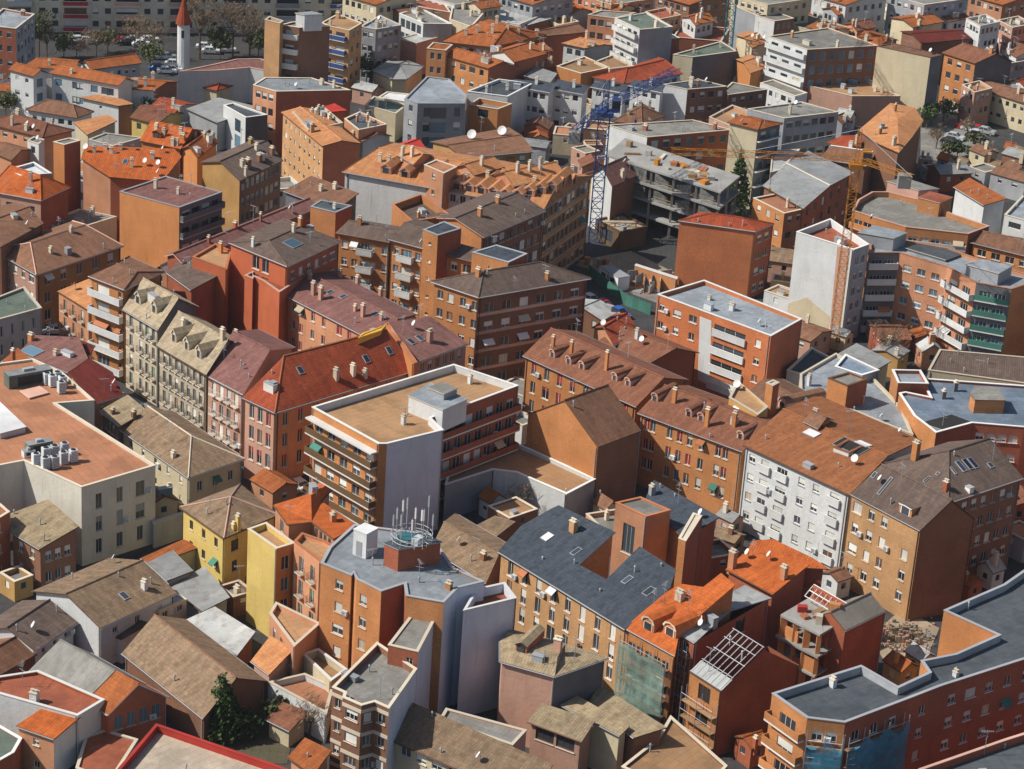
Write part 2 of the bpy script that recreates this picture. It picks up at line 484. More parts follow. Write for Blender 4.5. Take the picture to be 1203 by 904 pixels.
def m_dormer(w, h, g, L, wm, rm, fr, arch):
    def go():
        b = MB(); k = w / 2
        prof = [(-k, 0), (k, 0), (k, h)] + ([(k * .7, h + g * .7), (0, h + g), (-k * .7, h + g * .7)] if arch else [(0, h + g)]) + [(-k, h)]
        b.face([(x, 0, z) for x, z in prof], wm)
        for i in range(len(prof)):
            (x0, z0), (x1, z1) = prof[i], prof[(i + 1) % len(prof)]
            if i == 0: continue
            up = z0 >= h and z1 >= h
            if up: # little roof, overhanging
                b.face([(x0 * 1.12, -.18, z0 + .08), (x0 * 1.12, L, z0 + .08), (x1 * 1.12, L, z1 + .08), (x1 * 1.12, -.18, z1 + .08)][::-1], rm)
                b.face([(x0 * 1.12, -.18, z0 + .08), (x1 * 1.12, -.18, z1 + .08), (x1 * .9, -.18, z1 - .1), (x0 * .9, -.18, z0 - .1)][::-1], fr)
            else:
                b.face([(x0, 0, z0), (x0, L, z0), (x1, L, z1), (x1, 0, z1)][::-1], wm)
        b.box(-k * .72, -.05, .1, k * .72, -.0, h * .98, fr)
        return b.mesh('dormer')
    return cached(('do', w, h, g, round(L, 1), wm, rm, fr, arch), go)
def m_roofbox(w, h, m):
    def go():
        b = MB(); b.box(-w / 2, -.4, -.5, w / 2, .4, h, m); b.box(-w / 2 - .05, -.45, h, w / 2 + .05, .45, h + .06, 'trim_grey'); return b.mesh('roof_box')
    return cached(('rbx', w, h, m), go)
def m_wallac():
    def go():
        b = MB(); b.box(-.38, -.38, 0, .38, -.04, .6, 'ac_white'); b.box(-.3, -.39, .08, .12, -.38, .52, 'trim_grey'); return b.mesh('wall_cooler')
    return cached('wac', go)
def m_awning(w, m):
    def go():
        b = MB(); k = w / 2
        b.face([(-k, -.85, -.55), (k, -.85, -.55), (k, -.01, .05), (-k, -.01, .05)], m); b.face([(-k, -.85, -.55), (-k, -.85, -.72), (k, -.85, -.72), (k, -.85, -.55)], m)
        b.face([(-k, -.01, .02), (k, -.01, .02), (k, -.85, -.58), (-k, -.85, -.58)], m); return b.mesh('awning')
    return cached(('aw', w, m), go)
def m_ac():
    def go():
        b = MB(); b.box(-.55, -.4, .12, .55, .4, 1.25, 'ac_white'); b.bar((0, 0, 1.25), (0, 0, 1.32), .34, 'iron', n=10)
        for x in (-.45, .45): b.box(x - .05, -.42, 0, x + .05, .42, .12, 'iron')
        for k in range(5): b.box(-.45, -.415, .3 + k * .17, .45, -.4, .36 + k * .17, 'trim_grey')
        return b.mesh('air_conditioner')
    return cached('ac', go)

# ------------------------------------------------------------------ buildings
BLD = []
PENDING = []      # windows and balconies, placed once we know which of them face the view unhidden
OCC_V, OCC_F = [], []
def occ(pts):
    n = len(OCC_V); OCC_V.extend(tuple(p) for p in pts); OCC_F.append(tuple(range(n, n + len(pts))))

class Bld: pass

def wall_run(mb, a, b, z0, z1, ops, wm, depth=.2, rev=None):
    a, b = Vector(a).to_2d(), Vector(b).to_2d(); d = b - a; ln = d.length
    if ln < .05: return
    d /= ln; nin = Vector((-d.y, d.x))
    P = lambda u, z, q=0.0: (a.x + d.x * u + nin.x * q, a.y + d.y * u + nin.y * q, z)
    ops = [o for o in ops if o[0] > .05 and o[1] < ln - .05 and o[2] > z0 + .02 and o[3] < z1 - .02]
    us = sorted({0.0, ln, *[round(o[0], 3) for o in ops], *[round(o[1], 3) for o in ops]})
    vs = sorted({z0, z1, *[round(o[2], 3) for o in ops], *[round(o[3], 3) for o in ops]})
    for j in range(len(vs) - 1):
        start = None
        for i in range(len(us) - 1):
            mu, mv = (us[i] + us[i + 1]) / 2, (vs[j] + vs[j + 1]) / 2
            inside = any(o[0] < mu < o[1] and o[2] < mv < o[3] for o in ops)
            if not inside and start is None: start = us[i]
            if inside and start is not None:
                mb.face([P(start, vs[j]), P(us[i], vs[j]), P(us[i], vs[j + 1]), P(start, vs[j + 1])], wm); start = None
        if start is not None:
            mb.face([P(start, vs[j]), P(us[-1], vs[j]), P(us[-1], vs[j + 1]), P(start, vs[j + 1])], wm)
    rev = rev or wm
    for u0, u1, v0, v1 in [o[:4] for o in ops]:
        mb.face([P(u0, v0), P(u0, v1), P(u0, v1, depth), P(u0, v0, depth)][::-1], rev)
        mb.face([P(u1, v0), P(u1, v0, depth), P(u1, v1, depth), P(u1, v1)][::-1], rev)
        mb.face([P(u0, v1), P(u1, v1), P(u1, v1, depth), P(u0, v1, depth)][::-1], rev)
        mb.face([P(u0, v0), P(u0, v0, depth), P(u1, v0, depth), P(u1, v0)][::-1], rev)
        mb.face([P(u0, v0, depth), P(u1, v0, depth), P(u1, v1, depth), P(u0, v1, depth)], 'interior')

def facade(bd, wi, a, b, z0, z1, sp, far):
    """fills one wall; returns its openings and queues the windows. sp keys: n columns, w, h, fh floor height, top gap under the eave,
    rows, st style, fm frame, bm blind, bp blind probability, m margin, cols explicit positions 0..1, skip set of (row, col)"""
    a, b = Vector(a).to_2d(), Vector(b).to_2d(); d = b - a; ln = d.length
    if ln < 1.6: return []
    sp = dict(sp); fh = sp.get('fh', 3.0); w, h = sp.get('w', 1.1), sp.get('h', 1.3); mg = sp.get('m', .5)
    n = sp.get('n') or max(1, int((ln - .6) / sp.get('every', 3.1)))
    while n > 1 and (ln - 2 * mg) / n < w + .25: n -= 1
    top = sp.get('top', .75); rows = sp.get('rows', 9)
    cols = sp.get('cols'); st = sp.get('st', 'win'); r = random.Random(hash((bd.seed, wi)) & 0xffff)
    rz = math.atan2(d.y, d.x); d.normalize()
    ops = []
    us = [c * ln for c in cols] if cols else [mg + (ln - 2 * mg) * (k + .5) / n for k in range(n)]
    for j in range(rows):
        v1 = z1 - top - j * fh; v0 = v1 - h
        if v0 < z0 + .25: break
        for i, u in enumerate(us):
            if (j, i) in sp.get('skip', ()): continue
            stl = sp.get('alt', {}).get(i, st)
            ww, hh, vv = w, h, v0
            if isinstance(stl, tuple): stl, ww, hh = stl; vv = v1 - hh
            if u - ww / 2 < .1 or u + ww / 2 > ln - .1: continue
            ww, hh = round(ww, 2), round(hh, 2)
            if stl == 'win' and ww < 1.3 and n < 12 and r.random() < .09 and abs(u - ww * .7 - 0) > .3 and u + ww * .8 < ln - .15 and u - ww * .8 > .15 and (ln - 2 * mg) / max(n, 1) > ww * 1.9: ww = round(ww * 1.45, 2)
            f = 0.0
            if r.random() < sp.get('bp', .55): f = r.choice((.25, .4, .55, .75, 1.0))
            ops.append((u - ww / 2, u + ww / 2, vv, vv + hh))
            p = Vector((a.x + d.x * u, a.y + d.y * u, vv))
            PENDING.append((bd, p, rz, ww, hh, stl, sp.get('fm', 'trim_white'), sp.get('bm', 'blind_white') if r.random() < .8 else r.choice(('blind_cream', 'blind_brown', 'blind_white')), f, sp.get('gm', 'glass'), sp.get('sill', 'trim_cream'), far, sp.get('bal', 'iron'), sp.get('slab', 'trim_cream'), sp.get('bw')))
    if sp.get('band'):
        for j in range(rows):
            z = z1 - j * fh - sp.get('bandz', .25)
            if z < z0 + .5: break
            bd.bands.append((a, b, z, sp.get('band'), sp.get('bandh', .22)))
    if sp.get('canopy'): bd.longs.append((a, b, z1 - sp['canopy'], dict(sp, bare=True)))
    if sp.get('longbal'):   # continuous balconies: slab + parapet or railing along the wall
        for j in range(sp.get('lrows', rows)):
            z = z1 - top - j * fh - h - .05
            if z < z0 + .5: break
            bd.longs.append((a, b, z, sp))
    return ops

def B(name, label, q, z, roof='gable', rise=2.2, ridge='LF', wm='brick_orange', rm='tile_brown', W=None, base=0.0, ph=.5, hip=(0, 0), ro=.5,
      ch=(), dorm=(), sky=(), dish=(), ant=(), vent=(), cat='building', far=False, eave=.35, fascia=None, coping='trim_cream', group=None,
      top=None, free=None, clut=0, chm=None, pm=None, ridgem=None, extra=None, slope=None, dw=1.1, qz=None):
    bd = Bld(); bd.seed = len(BLD) * 7 + 1; bd.bands, bd.longs = [], []
    bd.tile = T[0]
    P = [at(x, y, z if qz is None else qz) for x, y in q]
    for p in P: p.z = z
    if len(P) == 3 and free is None and slope is None and roof != 'poly': P.append(P[0] + P[2] - P[1])
    if area2([(p.x, p.y) for p in P]) < 0: P.reverse(); print('reversed', label)
    cen = sum((Vector(p) for p in P), Vector()) / len(P)
    bd.root = thing(name, label, cat, (cen.x, cen.y, base), 0, group)
    o = Vector((cen.x, cen.y, base)); bd.o = o
    bd.far = far
    P2 = [(p.x - o.x, p.y - o.y) for p in P]; zz = z - base
    n = len(P2)
    e0 = (Vector(P2[1]) - Vector(P2[0])).normalized(); hd = Vector((e0.x, e0.y, 0)); bd.ang = math.atan2(e0.y, e0.x)
    wb, rb, tb = MB(hd), MB(hd), MB(hd)
    W = W if W is not None else {0: {}, 1: {}}
    fascia = fascia or 'trim_brown'
    faces, ridges = [], []     # roof faces, local coordinates
    gables = []
    if roof == 'flat':
        wp = P2; zt = zz
        ins = inset(P2, .28)
        rb.face([(p.x, p.y, zz - ph) for p in ins], rm)
        bot = [(p.x, p.y, zz - ph) for p in ins]
        for i in range(n):
            j = (i + 1) % n
            rb.face([(ins[j].x, ins[j].y, zz - ph), (ins[i].x, ins[i].y, zz - ph), (ins[i].x, ins[i].y, zz), (ins[j].x, ins[j].y, zz)], pm or wm)
        ou = inset(P2, -.06); iu = inset(P2, .32)
        for i in range(n):
            j = (i + 1) % n
            A_, B_, Ai, Bi = ou[i], ou[j], iu[i], iu[j]
            for lo, hi in ((zz, zz + .09),):
                tb.face([(A_.x, A_.y, lo), (B_.x, B_.y, lo), (B_.x, B_.y, hi), (A_.x, A_.y, hi)], coping)
                tb.face([(A_.x, A_.y, hi), (B_.x, B_.y, hi), (Bi.x, Bi.y, hi), (Ai.x, Ai.y, hi)], coping)
                tb.face([(Bi.x, Bi.y, lo), (Ai.x, Ai.y, lo), (Ai.x, Ai.y, hi), (Bi.x, Bi.y, hi)], coping)
        faces = [bot]
    else:
        V3 = lambda p, h: Vector((p[0], p[1], h))
        E = [V3(p, zz) for p in P2]
        if slope is not None:    # one inclined plane through edge 0-1 of q, rising by slope away from it; outline points lie on it
            a, b = E[0], E[1]; dd = (b - a).normalized(); nin = Vector((-dd.y, dd.x, 0))
            nrm = (dd.cross(nin + Vector((0, 0, slope)))).normalized()
            pts = []
            for (x, y) in q:
                r_ = ray(x, y); t_ = ((a + o) - CAM).dot(nrm) / r_.dot(nrm); pts.append(CAM + r_ * t_ - o)
            E = pts; P2 = [(p.x, p.y) for p in pts]; faces = [pts]
        elif free is not None:   # free: {'pts': [(x,y,dz)...], 'faces': [[i..]]}; indices under len(q) are the eave corners
            ex = []
            for (x, y, dz) in free['pts']:
                p = at(x, y, z + dz); ex.append(p - o)
            allp = E + ex
            faces = [[allp[i] for i in f] for f in free['faces']]
            ridges = [(allp[i], allp[j]) for i, j in free.get('ridges', ())]
        elif roof in ('gable', 'hip'):
            L_, F_, R_, B_ = E
            if ridge == 'FR': L_, F_, R_, B_ = F_, R_, B_, L_
            a = F_.lerp(R_, ro) + Vector((0, 0, rise)); b = L_.lerp(B_, ro) + Vector((0, 0, rise))
            dv = b - a
            a2, b2 = a + dv * hip[0], b - dv * hip[1]
            faces = [[L_, F_, a2, b2], [R_, B_, b2, a2]]
            ridges = [(a2, b2)]
            if hip[0]: faces.append([F_, R_, a2]); ridges += [(F_, a2), (R_, a2)]
            if hip[1]: faces.append([B_, L_, b2]); ridges += [(L_, b2), (B_, b2)]
            gables = ([(1, a)] if not hip[0] else []) + ([(3, b)] if not hip[1] else [])
            if ridge == 'FR': gables = [((k + 1) % 4, p) for k, p in gables]
        elif roof == 'pyramid':
            c = sum(E, Vector()) / n + Vector((0, 0, rise))
            faces = [[E[i], E[(i + 1) % n], c] for i in range(n)]; ridges = [(E[i], c) for i in range(n)]
        th = .16
        fl = []
        for f in faces:       # warped quads become two triangles, so that the tile layer and its soffit stay parallel
            if len(f) == 4 and slope is None:
                v = [Vector(x) for x in f]; nn = (v[1] - v[0]).cross(v[2] - v[0]).normalized()
                if abs((v[3] - v[0]).dot(nn)) > .02: fl += [[v[0], v[1], v[2]], [v[0], v[2], v[3]]]; continue
            elif len(f) > 4 and slope is None:
                c_ = sum((Vector(x) for x in f), Vector()) / len(f)
                v = [Vector(x) for x in f]; fl += [[v[0], v[i], v[i + 1]] for i in range(1, len(v) - 1)]; continue
            fl.append(f)
        faces = fl
        cnt = {}
        key = lambda v: (round(v.x, 2), round(v.y, 2), round(v.z, 2))
        for f in faces:
            rb.face(f, rm)
            for i in range(len(f)):
                k = (key(f[i]), key(f[(i + 1) % len(f)])); cnt[k] = (f[i], f[(i + 1) % len(f)])
        for k, (p, q_) in cnt.items():
            if (k[1], k[0]) in cnt: continue
            dn = Vector((0, 0, -th))
            rb.face([p + dn, q_ + dn, q_, p], fascia)
        for f in faces: rb.face([p + Vector((0, 0, -th)) for p in f][::-1], fascia)
        ov = eave
        wp = [tuple(v) for v in inset(P2, ov)] if ov else P2
        zt = zz - .1
    bd.faces = faces; bd.label = label; bd.zt = zt
    bd.wp = [Vector((p[0] + o.x, p[1] + o.y)) for p in wp]
    # walls
    for i in range(n):
        j = (i + 1) % n
        a, b = wp[i], wp[j]
        mid = Vector(((a[0] + b[0]) / 2 + o.x, (a[1] + b[1]) / 2 + o.y, z))
        nr = Vector((b[1] - a[1], -(b[0] - a[0]), 0))
        seen = nr.dot(CAM - mid) > 0
        za, zb = zt, zt
        if slope is not None: za, zb = E[i].z - .14, E[j].z - .14
        lo = min(za, zb)
        sp = W.get(i)
        ops = facade(bd, i, a, b, 0, lo, sp, far) if (sp is not None and seen) else []
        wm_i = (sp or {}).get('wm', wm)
        wall_run(wb, a, b, 0, lo, ops, wm_i, sp.get('depth', .2) if sp else .2, (sp or {}).get('rev'))
        if abs(za - zb) > .02 or (slope is not None and max(za, zb) > lo + .02):
            tri = [(a[0], a[1], lo), (b[0], b[1], lo)]
            if zb > lo + .02: tri.append((b[0], b[1], zb))
            if za > lo + .02: tri.append((a[0], a[1], za))
            wb.face(tri, wm_i)
    for k, ap in gables:
        a, b = wp[k], wp[(k + 1) % 4]
        t = max(.05, min(.95, ro if (k in (1, 2)) else 1 - ro))
        m_ = Vector(a).lerp(Vector(b), t)
        wb.face([(a[0], a[1], zt), (b[0], b[1], zt), (m_.x, m_.y, zz + rise - .2)], (W.get(k) or {}).get('wm', wm))
    if free is not None:
        for g in free.get('gables', ()):
            pts = [(E + [at(x, y, z + dz) - o for x, y, dz in free['pts']])[i] for i in g]
            wb.face([p + Vector((0, 0, -.1)) for p in pts], free.get('gm', wm))
    wb.build('wall', bd.root); rb.build('roof', bd.root)
    for g in wb.f: occ([wb.v[i] + o for i in g])
    for g in rb.f: occ([rb.v[i] + o for i in g])
    if roof == 'flat': tb.build('coping', bd.root)
    if ridges and ridgem != 'none':
        cb = MB()
        for p, q_ in ridges: cb.bar(p + Vector((0, 0, .03)), q_ + Vector((0, 0, .03)), .13, ridgem or rm)
        cb.build('ridge_cap', bd.root)
    if not far and roof != 'flat':
        cnt2 = {}
        for f in faces:
            for i in range(len(f)):
                a, b = Vector(f[i]), Vector(f[(i + 1) % len(f)]); cnt2[(tuple(round(x, 2) for x in a), tuple(round(x, 2) for x in b))] = (a, b)
        gm_ = MB()
        for k, (a, b) in cnt2.items():
            if (k[1], k[0]) in cnt2 or abs(a.z - b.z) > .05 or (a - b).length < 1.5: continue
            d = (b - a).normalized(); nr = Vector((d.y, -d.x, 0)); gm_.bar(a + nr * .07 - Vector((0, 0, .1)), b + nr * .07 - Vector((0, 0, .1)), .085, 'trim_grey' if bd.seed % 3 else 'trim_brown')
        gm_.build('gutter', bd.root)
    if not far and n <= 8:
        for i in range(n):
            a, b = Vector(wp[i]).to_2d(), Vector(wp[(i + 1) % n]).to_2d(); d = b - a
            if d.length < 5 or (slope is not None): continue
            nr = Vector((d.y, -d.x)).normalized()
            if nr.dot((CAM - o).to_2d()) < 0: continue
            for s_ in ((.015, .985) if d.length > 14 else (.985,)):
                p = a + d * s_ + nr * .09; k = MB(); k.bar((p.x, p.y, 0), (p.x, p.y, zt - .1), .06, 'trim_grey' if bd.seed % 2 else 'trim_brown', n=5); k.build('downpipe', bd.root)
    # bands and long balconies
    for (a, b, zb_, mt, hh) in bd.bands:
        d = (b - a).normalized(); nr = Vector((d.y, -d.x))
        k = MB(); A_, B_ = a + nr * .05, b + nr * .05
        k.face([(A_.x, A_.y, zb_), (B_.x, B_.y, zb_), (B_.x, B_.y, zb_ + hh), (A_.x, A_.y, zb_ + hh)], mt)
        k.face([(A_.x, A_.y, zb_ + hh), (B_.x, B_.y, zb_ + hh), (b.x, b.y, zb_ + hh), (a.x, a.y, zb_ + hh)], mt)
        k.face([(a.x, a.y, zb_), (b.x, b.y, zb_), (B_.x, B_.y, zb_), (A_.x, A_.y, zb_)], mt)
        k.build('band', bd.root)
    for (a, b, zb_, sp) in bd.longs:
        d = (b - a); ln = d.length; d.normalize(); nr = Vector((d.y, -d.x)); dp = sp['longbal']
        ang = math.atan2(d.y, d.x); M4 = Matrix.Translation((a.x, a.y, zb_)) @ Matrix.Rotation(ang, 4, 'Z')
        k = MB(hd); e = sp.get('le', .1)
        k.box(e, -dp, -.12, ln - e, -.003, .1, sp.get('slab', 'trim_white'), M4); ob = k.build('balcony', bd.root)
        for g in k.f: occ([k.v[i] + o for i in g])
        r_ = MB(hd); fm = sp.get('rail', 'iron')
        if sp.get('bare'): continue
        if sp.get('solid'):
            r_.box(e, -dp, .1, ln - e, -dp + .12, 1.0, fm, M4); r_.box(e, -dp + .12, .1, e + .12, -.01, 1.0, fm, M4); r_.box(ln - e - .12, -dp + .12, .1, ln - e, -.01, 1.0, fm, M4)
        else:
            for zz_ in (.3, .6, 1.0): r_.bar(M4 @ Vector((e, -dp + .06, zz_)), M4 @ Vector((ln - e, -dp + .06, zz_)), .035, fm)
            for q_ in range(int(ln / .5) + 1):
                x = e + .05 + (ln - 2 * e - .1) * q_ / max(1, int(ln / .5)); r_.bar(M4 @ Vector((x, -dp + .06, .1)), M4 @ Vector((x, -dp + .06, 1.0)), .025, fm)
        r_.build('railing', ob)
        for g in r_.f[:6]: occ([r_.v[i] + o for i in g]) if sp.get('solid') else None
    # things fixed to the roof
    bv = BVHTree.FromPolygons([tuple(p + o) for f in faces for p in [Vector(x) for x in f]], _idx(faces))
    bd.bv = bv
    def hit(x, y):
        r_ = ray(x, y); h_ = bv.ray_cast(CAM, r_)
        if h_[0] is None: print('miss', label[:40], x, y); return None, None
        nn = h_[1] if h_[1].z > 0 else -h_[1]
        return h_[0] - o, nn
    bd.hit = hit
    chm = chm or 'trim_cream'
    for c_ in ch:
        p, nn = hit(c_[0], c_[1])
        if p is None: continue
        hh = c_[2] if len(c_) > 2 else 1.3; ww = c_[3] if len(c_) > 3 else .7; cm = c_[4] if len(c_) > 4 else (wm if wm.startswith('brick') else chm)
        link('chimney', m_chimney(ww, hh, cm, chm), bd.root, p, bd.ang)
    for s_ in sky:
        p, nn = hit(s_[0], s_[1])
        if p is None: continue
        zx = nn; xx = Vector((0, 0, 1)).cross(nn)
        xx = hd if xx.length < .05 else xx.normalized()
        yy = zx.cross(xx); M4 = Matrix((xx, yy, zx)).transposed().to_4x4(); M4.translation = p
        link('skylight', m_skylight(s_[2] if len(s_) > 2 else .8, s_[3] if len(s_) > 3 else 1.2, s_[4] if len(s_) > 4 else 'glass'), bd.root, mw=M4)
    for d_ in dorm:
        p, nn = hit(d_[0], d_[1])
        if p is None or abs(nn.z) > .99: continue
        dn = Vector((nn.x, nn.y, 0)).normalized(); tp = math.hypot(nn.x, nn.y) / nn.z
        k = dict(w=dw, h=.95, g=.45, wm='trim_pink', rm=rm, fr='trim_pink', arch=True); k.update(d_[2] if len(d_) > 2 else {})
        ob = link('dormer', m_dormer(k['w'], k['h'], k['g'], (k['h'] + k['g'] + .25) / max(tp, .25), k['wm'], k['rm'], k['fr'], k['arch']), bd.root, p + Vector((0, 0, -.08)), math.atan2(dn.x, -dn.y))
        link('window', m_pane(round(k['w'] * .62, 2), round(k['h'] * .92, 2), 'glass'), ob, (0, -.075, .08))
    for d_ in dish:
        p, nn = hit(d_[0], d_[1])
        if p is not None: link('satellite_dish', m_dish(round((d_[2] if len(d_) > 2 else .5) * .68, 2)), bd.root, p, RND.uniform(-1.9, -.9) if len(d_) < 4 else d_[3])
    for d_ in ant:
        p, nn = hit(d_[0], d_[1])
        if p is not None: link('aerial', m_antenna(d_[2] if len(d_) > 2 else 2.5), bd.root, p, RND.uniform(0, 3))
    for d_ in vent:
        p, nn = hit(d_[0], d_[1])
        if p is not None: link('roof_vent', m_vent(d_[2] if len(d_) > 2 else .7), bd.root, p, 0)
    rr = random.Random(bd.seed * 31)
    if clut == 0 and cat in ('house', 'building', 'apartment block', 'terraced row') and group is None and abs(area2(P2)) > 45: clut = 5 if far else 3
    for k in range(clut):
        f = faces[0] if rr.random() < .7 else rr.choice(faces)
        if len(f) < 3: continue
        i = rr.randrange(1, len(f) - 1); a_, b_ = rr.random(), rr.random()
        if a_ + b_ > 1: a_, b_ = 1 - a_, 1 - b_
        v0, v1, v2 = Vector(f[0]), Vector(f[i]), Vector(f[i + 1])
        p = v0 + (v1 - v0) * (a_ * .85 + .05) + (v2 - v0) * (b_ * .85 + .05)
        h_ = bv.ray_cast(p + o + Vector((0, 0, 5)), Vector((0, 0, -1)))
        if h_[0] is None: continue
        p = h_[0] - o
        t = rr.random()
        if t < (.4 if far else .0): link('chimney', m_chimney(rr.choice((.5, .6, .8)), rr.choice((.9, 1.2, 1.5)), rr.choice((chm, wm)), chm), bd.root, p, bd.ang)
        elif t < (.52 if far else .15): link('roof_box', m_roofbox(rr.choice((.9, 1.4, 2.0)), rr.choice((.6, 1.0)), rr.choice(('ac_white', 'trim_grey', 'trim_cream', 'steel', 'blind_white', 'corrugated_blue' if far else 'trim_grey'))), bd.root, p, bd.ang)
        elif t < .62: link('roof_vent', m_vent(rr.choice((.5, .8))), bd.root, p, 0)
        elif t < .94: link('aerial', m_antenna(rr.choice((2.0, 2.6, 3.2))), bd.root, p, rr.uniform(0, 3))
        else: link('satellite_dish', m_dish(.45), bd.root, p, rr.uniform(-1.9, -.9))
    BLD.append(bd)
    return bd
def _idx(faces):
    out, k = [], 0
    for f in faces: out.append(tuple(range(k, k + len(f)))); k += len(f)
    return out

def rbox(bd, q, dz, h, wm, rm=None, name='stair_housing', coping='trim_cream', win=None):
    """a box standing on a flat roof: q are its top corners in the survey (3 or more), top at eave + dz, h deep"""
    z = bd.root.location.z + max(p[2] if not isinstance(p, Vector) else p.z for f in bd.faces for p in f)
    P = [at(x, y, z + dz) - bd.o for x, y in q]
    if len(P) == 3: P.append(P[0] + P[2] - P[1])
    if area2([(p.x, p.y) for p in P]) < 0: P.reverse()
    hd = (P[1] - P[0]).normalized(); mb = MB(hd); zz = z + dz - bd.o.z
    mb.prism([(p.x, p.y) for p in P], zz - h, zz - .12, wm)
    ou = inset([(p.x, p.y) for p in P], -.12)
    mb.prism(ou, zz - .12, zz, coping, rm or 'membrane_grey')
    ob = mb.build(name, bd.root)
    for g in mb.f: occ([mb.v[i] + bd.o for i in g])
    if win:
        for wi, cnt in win.items():
            a, b = P[wi], P[(wi + 1) % len(P)]; d = b - a
            for k in range(cnt):
                p = a.lerp(b, (k + .5) / cnt); p = Vector((p.x, p.y, zz - 1.9)) + Vector((d.y, -d.x, 0)).normalized() * .04
                link('window', m_simplewin(.9, 1.1, 'trim_white', 'glass', 'blind_white', .0), ob, p, math.atan2(d.y, d.x))
    return ob

def wallpatch(bd, wi, t, pts, m, proud=.03, name='plaster_patch'):
    tile(t); a, c = bd.wp[wi], bd.wp[(wi + 1) % len(bd.wp)]; d = (c - a).normalized(); nr = Vector((d.y, -d.x, 0)); a3 = Vector((a.x, a.y, 0)) + nr * proud
    P = []
    for x, y in pts:
        r_ = ray(x, y); P.append(CAM + r_ * ((a3 - CAM).dot(nr) / r_.dot(nr)) - bd.o)
    n = (P[1] - P[0]).cross(P[2] - P[0])
    if n.dot(nr) < 0: P.reverse()
    b = MB(); b.face(P, m)
    for i in range(len(P)):
        p, q = P[i], P[(i + 1) % len(P)]; b.face([q, p, p - nr * proud, q - nr * proud], m)
    return b.build(name, bd.root)

def place_pending():
    bv = BVHTree.FromPolygons(OCC_V, OCC_F)
    eyes = [CAM, CAM + Vector((-14, 0, 0)), CAM + Vector((14, 0, 0))]
    made = 0; wrnd = random.Random(21)
    for (bd, p, rz, w, h, st, fm, bm, f, gm, sill, far, bal, slab, bw) in PENDING:
        out = Vector((math.sin(rz), -math.cos(rz), 0))
        wc = p + bd.o; vis = False
        for dx in (-.35, .35):
            for hz in (.15, .85):
                c_ = wc + Vector((math.cos(rz), math.sin(rz), 0)) * (dx * w) + Vector((0, 0, h * hz)) + out * .06
                for e in eyes:
                    dv = e - c_; dist = dv.length; dv /= dist
                    hh = bv.ray_cast(c_ + dv * .05, dv, dist)
                    if hh[0] is None: vis = True; break
                if vis: break
            if vis: break
        if not vis: continue
        dd = (p.to_2d().length)
        loc = p - out * .14
        made += 1
        if far:
            link('window', m_simplewin(w, h, fm, gm, bm, f), bd.root, loc, rz)
        else:
            ob = link('window', m_frame(w, h, fm, 0 if w < .75 else (1 if w < 1.7 else 2), None if st in ('tall', 'iron', 'nosill') else sill), bd.root, loc, rz)
            if f < .95: link('pane', m_pane(w, h, gm), ob)
            if f > 0: link('blind', m_blind(w, h, f, bm), ob)
        rn = wrnd.random()
        if not far and rn < .07 and w < 1.6: link('air_conditioner', m_wallac(), bd.root, p + Vector((math.cos(rz), math.sin(rz), 0)) * (w / 2 + .55) + Vector((0, 0, .1)), rz)
        elif not far and rn < .10 and st in ('win', 'solid', 'rail', 'nosill'): link('awning', m_awning(round(w + .3, 1), wrnd.choice(('awning_green', 'awning_white', 'blind_cream', 'trim_terracotta'))), bd.root, p + Vector((0, 0, h)), rz)
        if st == 'iron': link('balcony', m_ironbalc(bw or w, bal, slab), bd.root, p, rz)
        elif st in ('solid', 'rail'): link('balcony', m_slabbalc((bw[0] if isinstance(bw, tuple) else bw) or round(w + .9, 2), bw[1] if isinstance(bw, tuple) else .9, bal, slab, st), bd.root, p, rz)
    print('windows', made, 'of', len(PENDING))
# ------------------------------------------------------------------ more survey tiles
for nm, x, y, s in (('e1', 540, 700, 4.52), ('e2', 720, 640, 4.52), ('e3', 560, 560, 4.52), ('e4', 820, 380, 4.52), ('e5', 180, 560, 4.52), ('e6', 340, 580, 4.52),
                    ('e7', 640, 200, 4.52), ('e8', 0, 340, 4.52), ('f1', 380, 130, 4.52), ('f2', 940, 380, 4.52), ('f3', 0, 120, 4.52), ('f4', 200, 200, 4.52),
                    ('f5', 940, 120, 4.52), ('g1', 0, 0, 6.015), ('g2', 200, 0, 6.015), ('g3', 400, 0, 6.015), ('g4', 600, 0, 6.015), ('g5', 800, 0, 6.015),
                    ('g6', 1000, 0, 5.926), ('h1', 240, 90, 6.015), ('h2', 640, 120, 6.015), ('h3', 840, 120, 6.015)):
    TILES[nm] = (x, y, s)
BLANK = {'rows': 0}
def blank(wm): return {'rows': 0, 'wm': wm}  # wm on a shaded side is often a darker copy of the lit wall
TALL = dict(w=.95, h=2.0, top=.5, bp=.3)
IRON = dict(w=.95, h=2.0, top=.5, st='iron', bp=.3)
SHUT = dict(w=1.1, h=1.25, bp=.8)

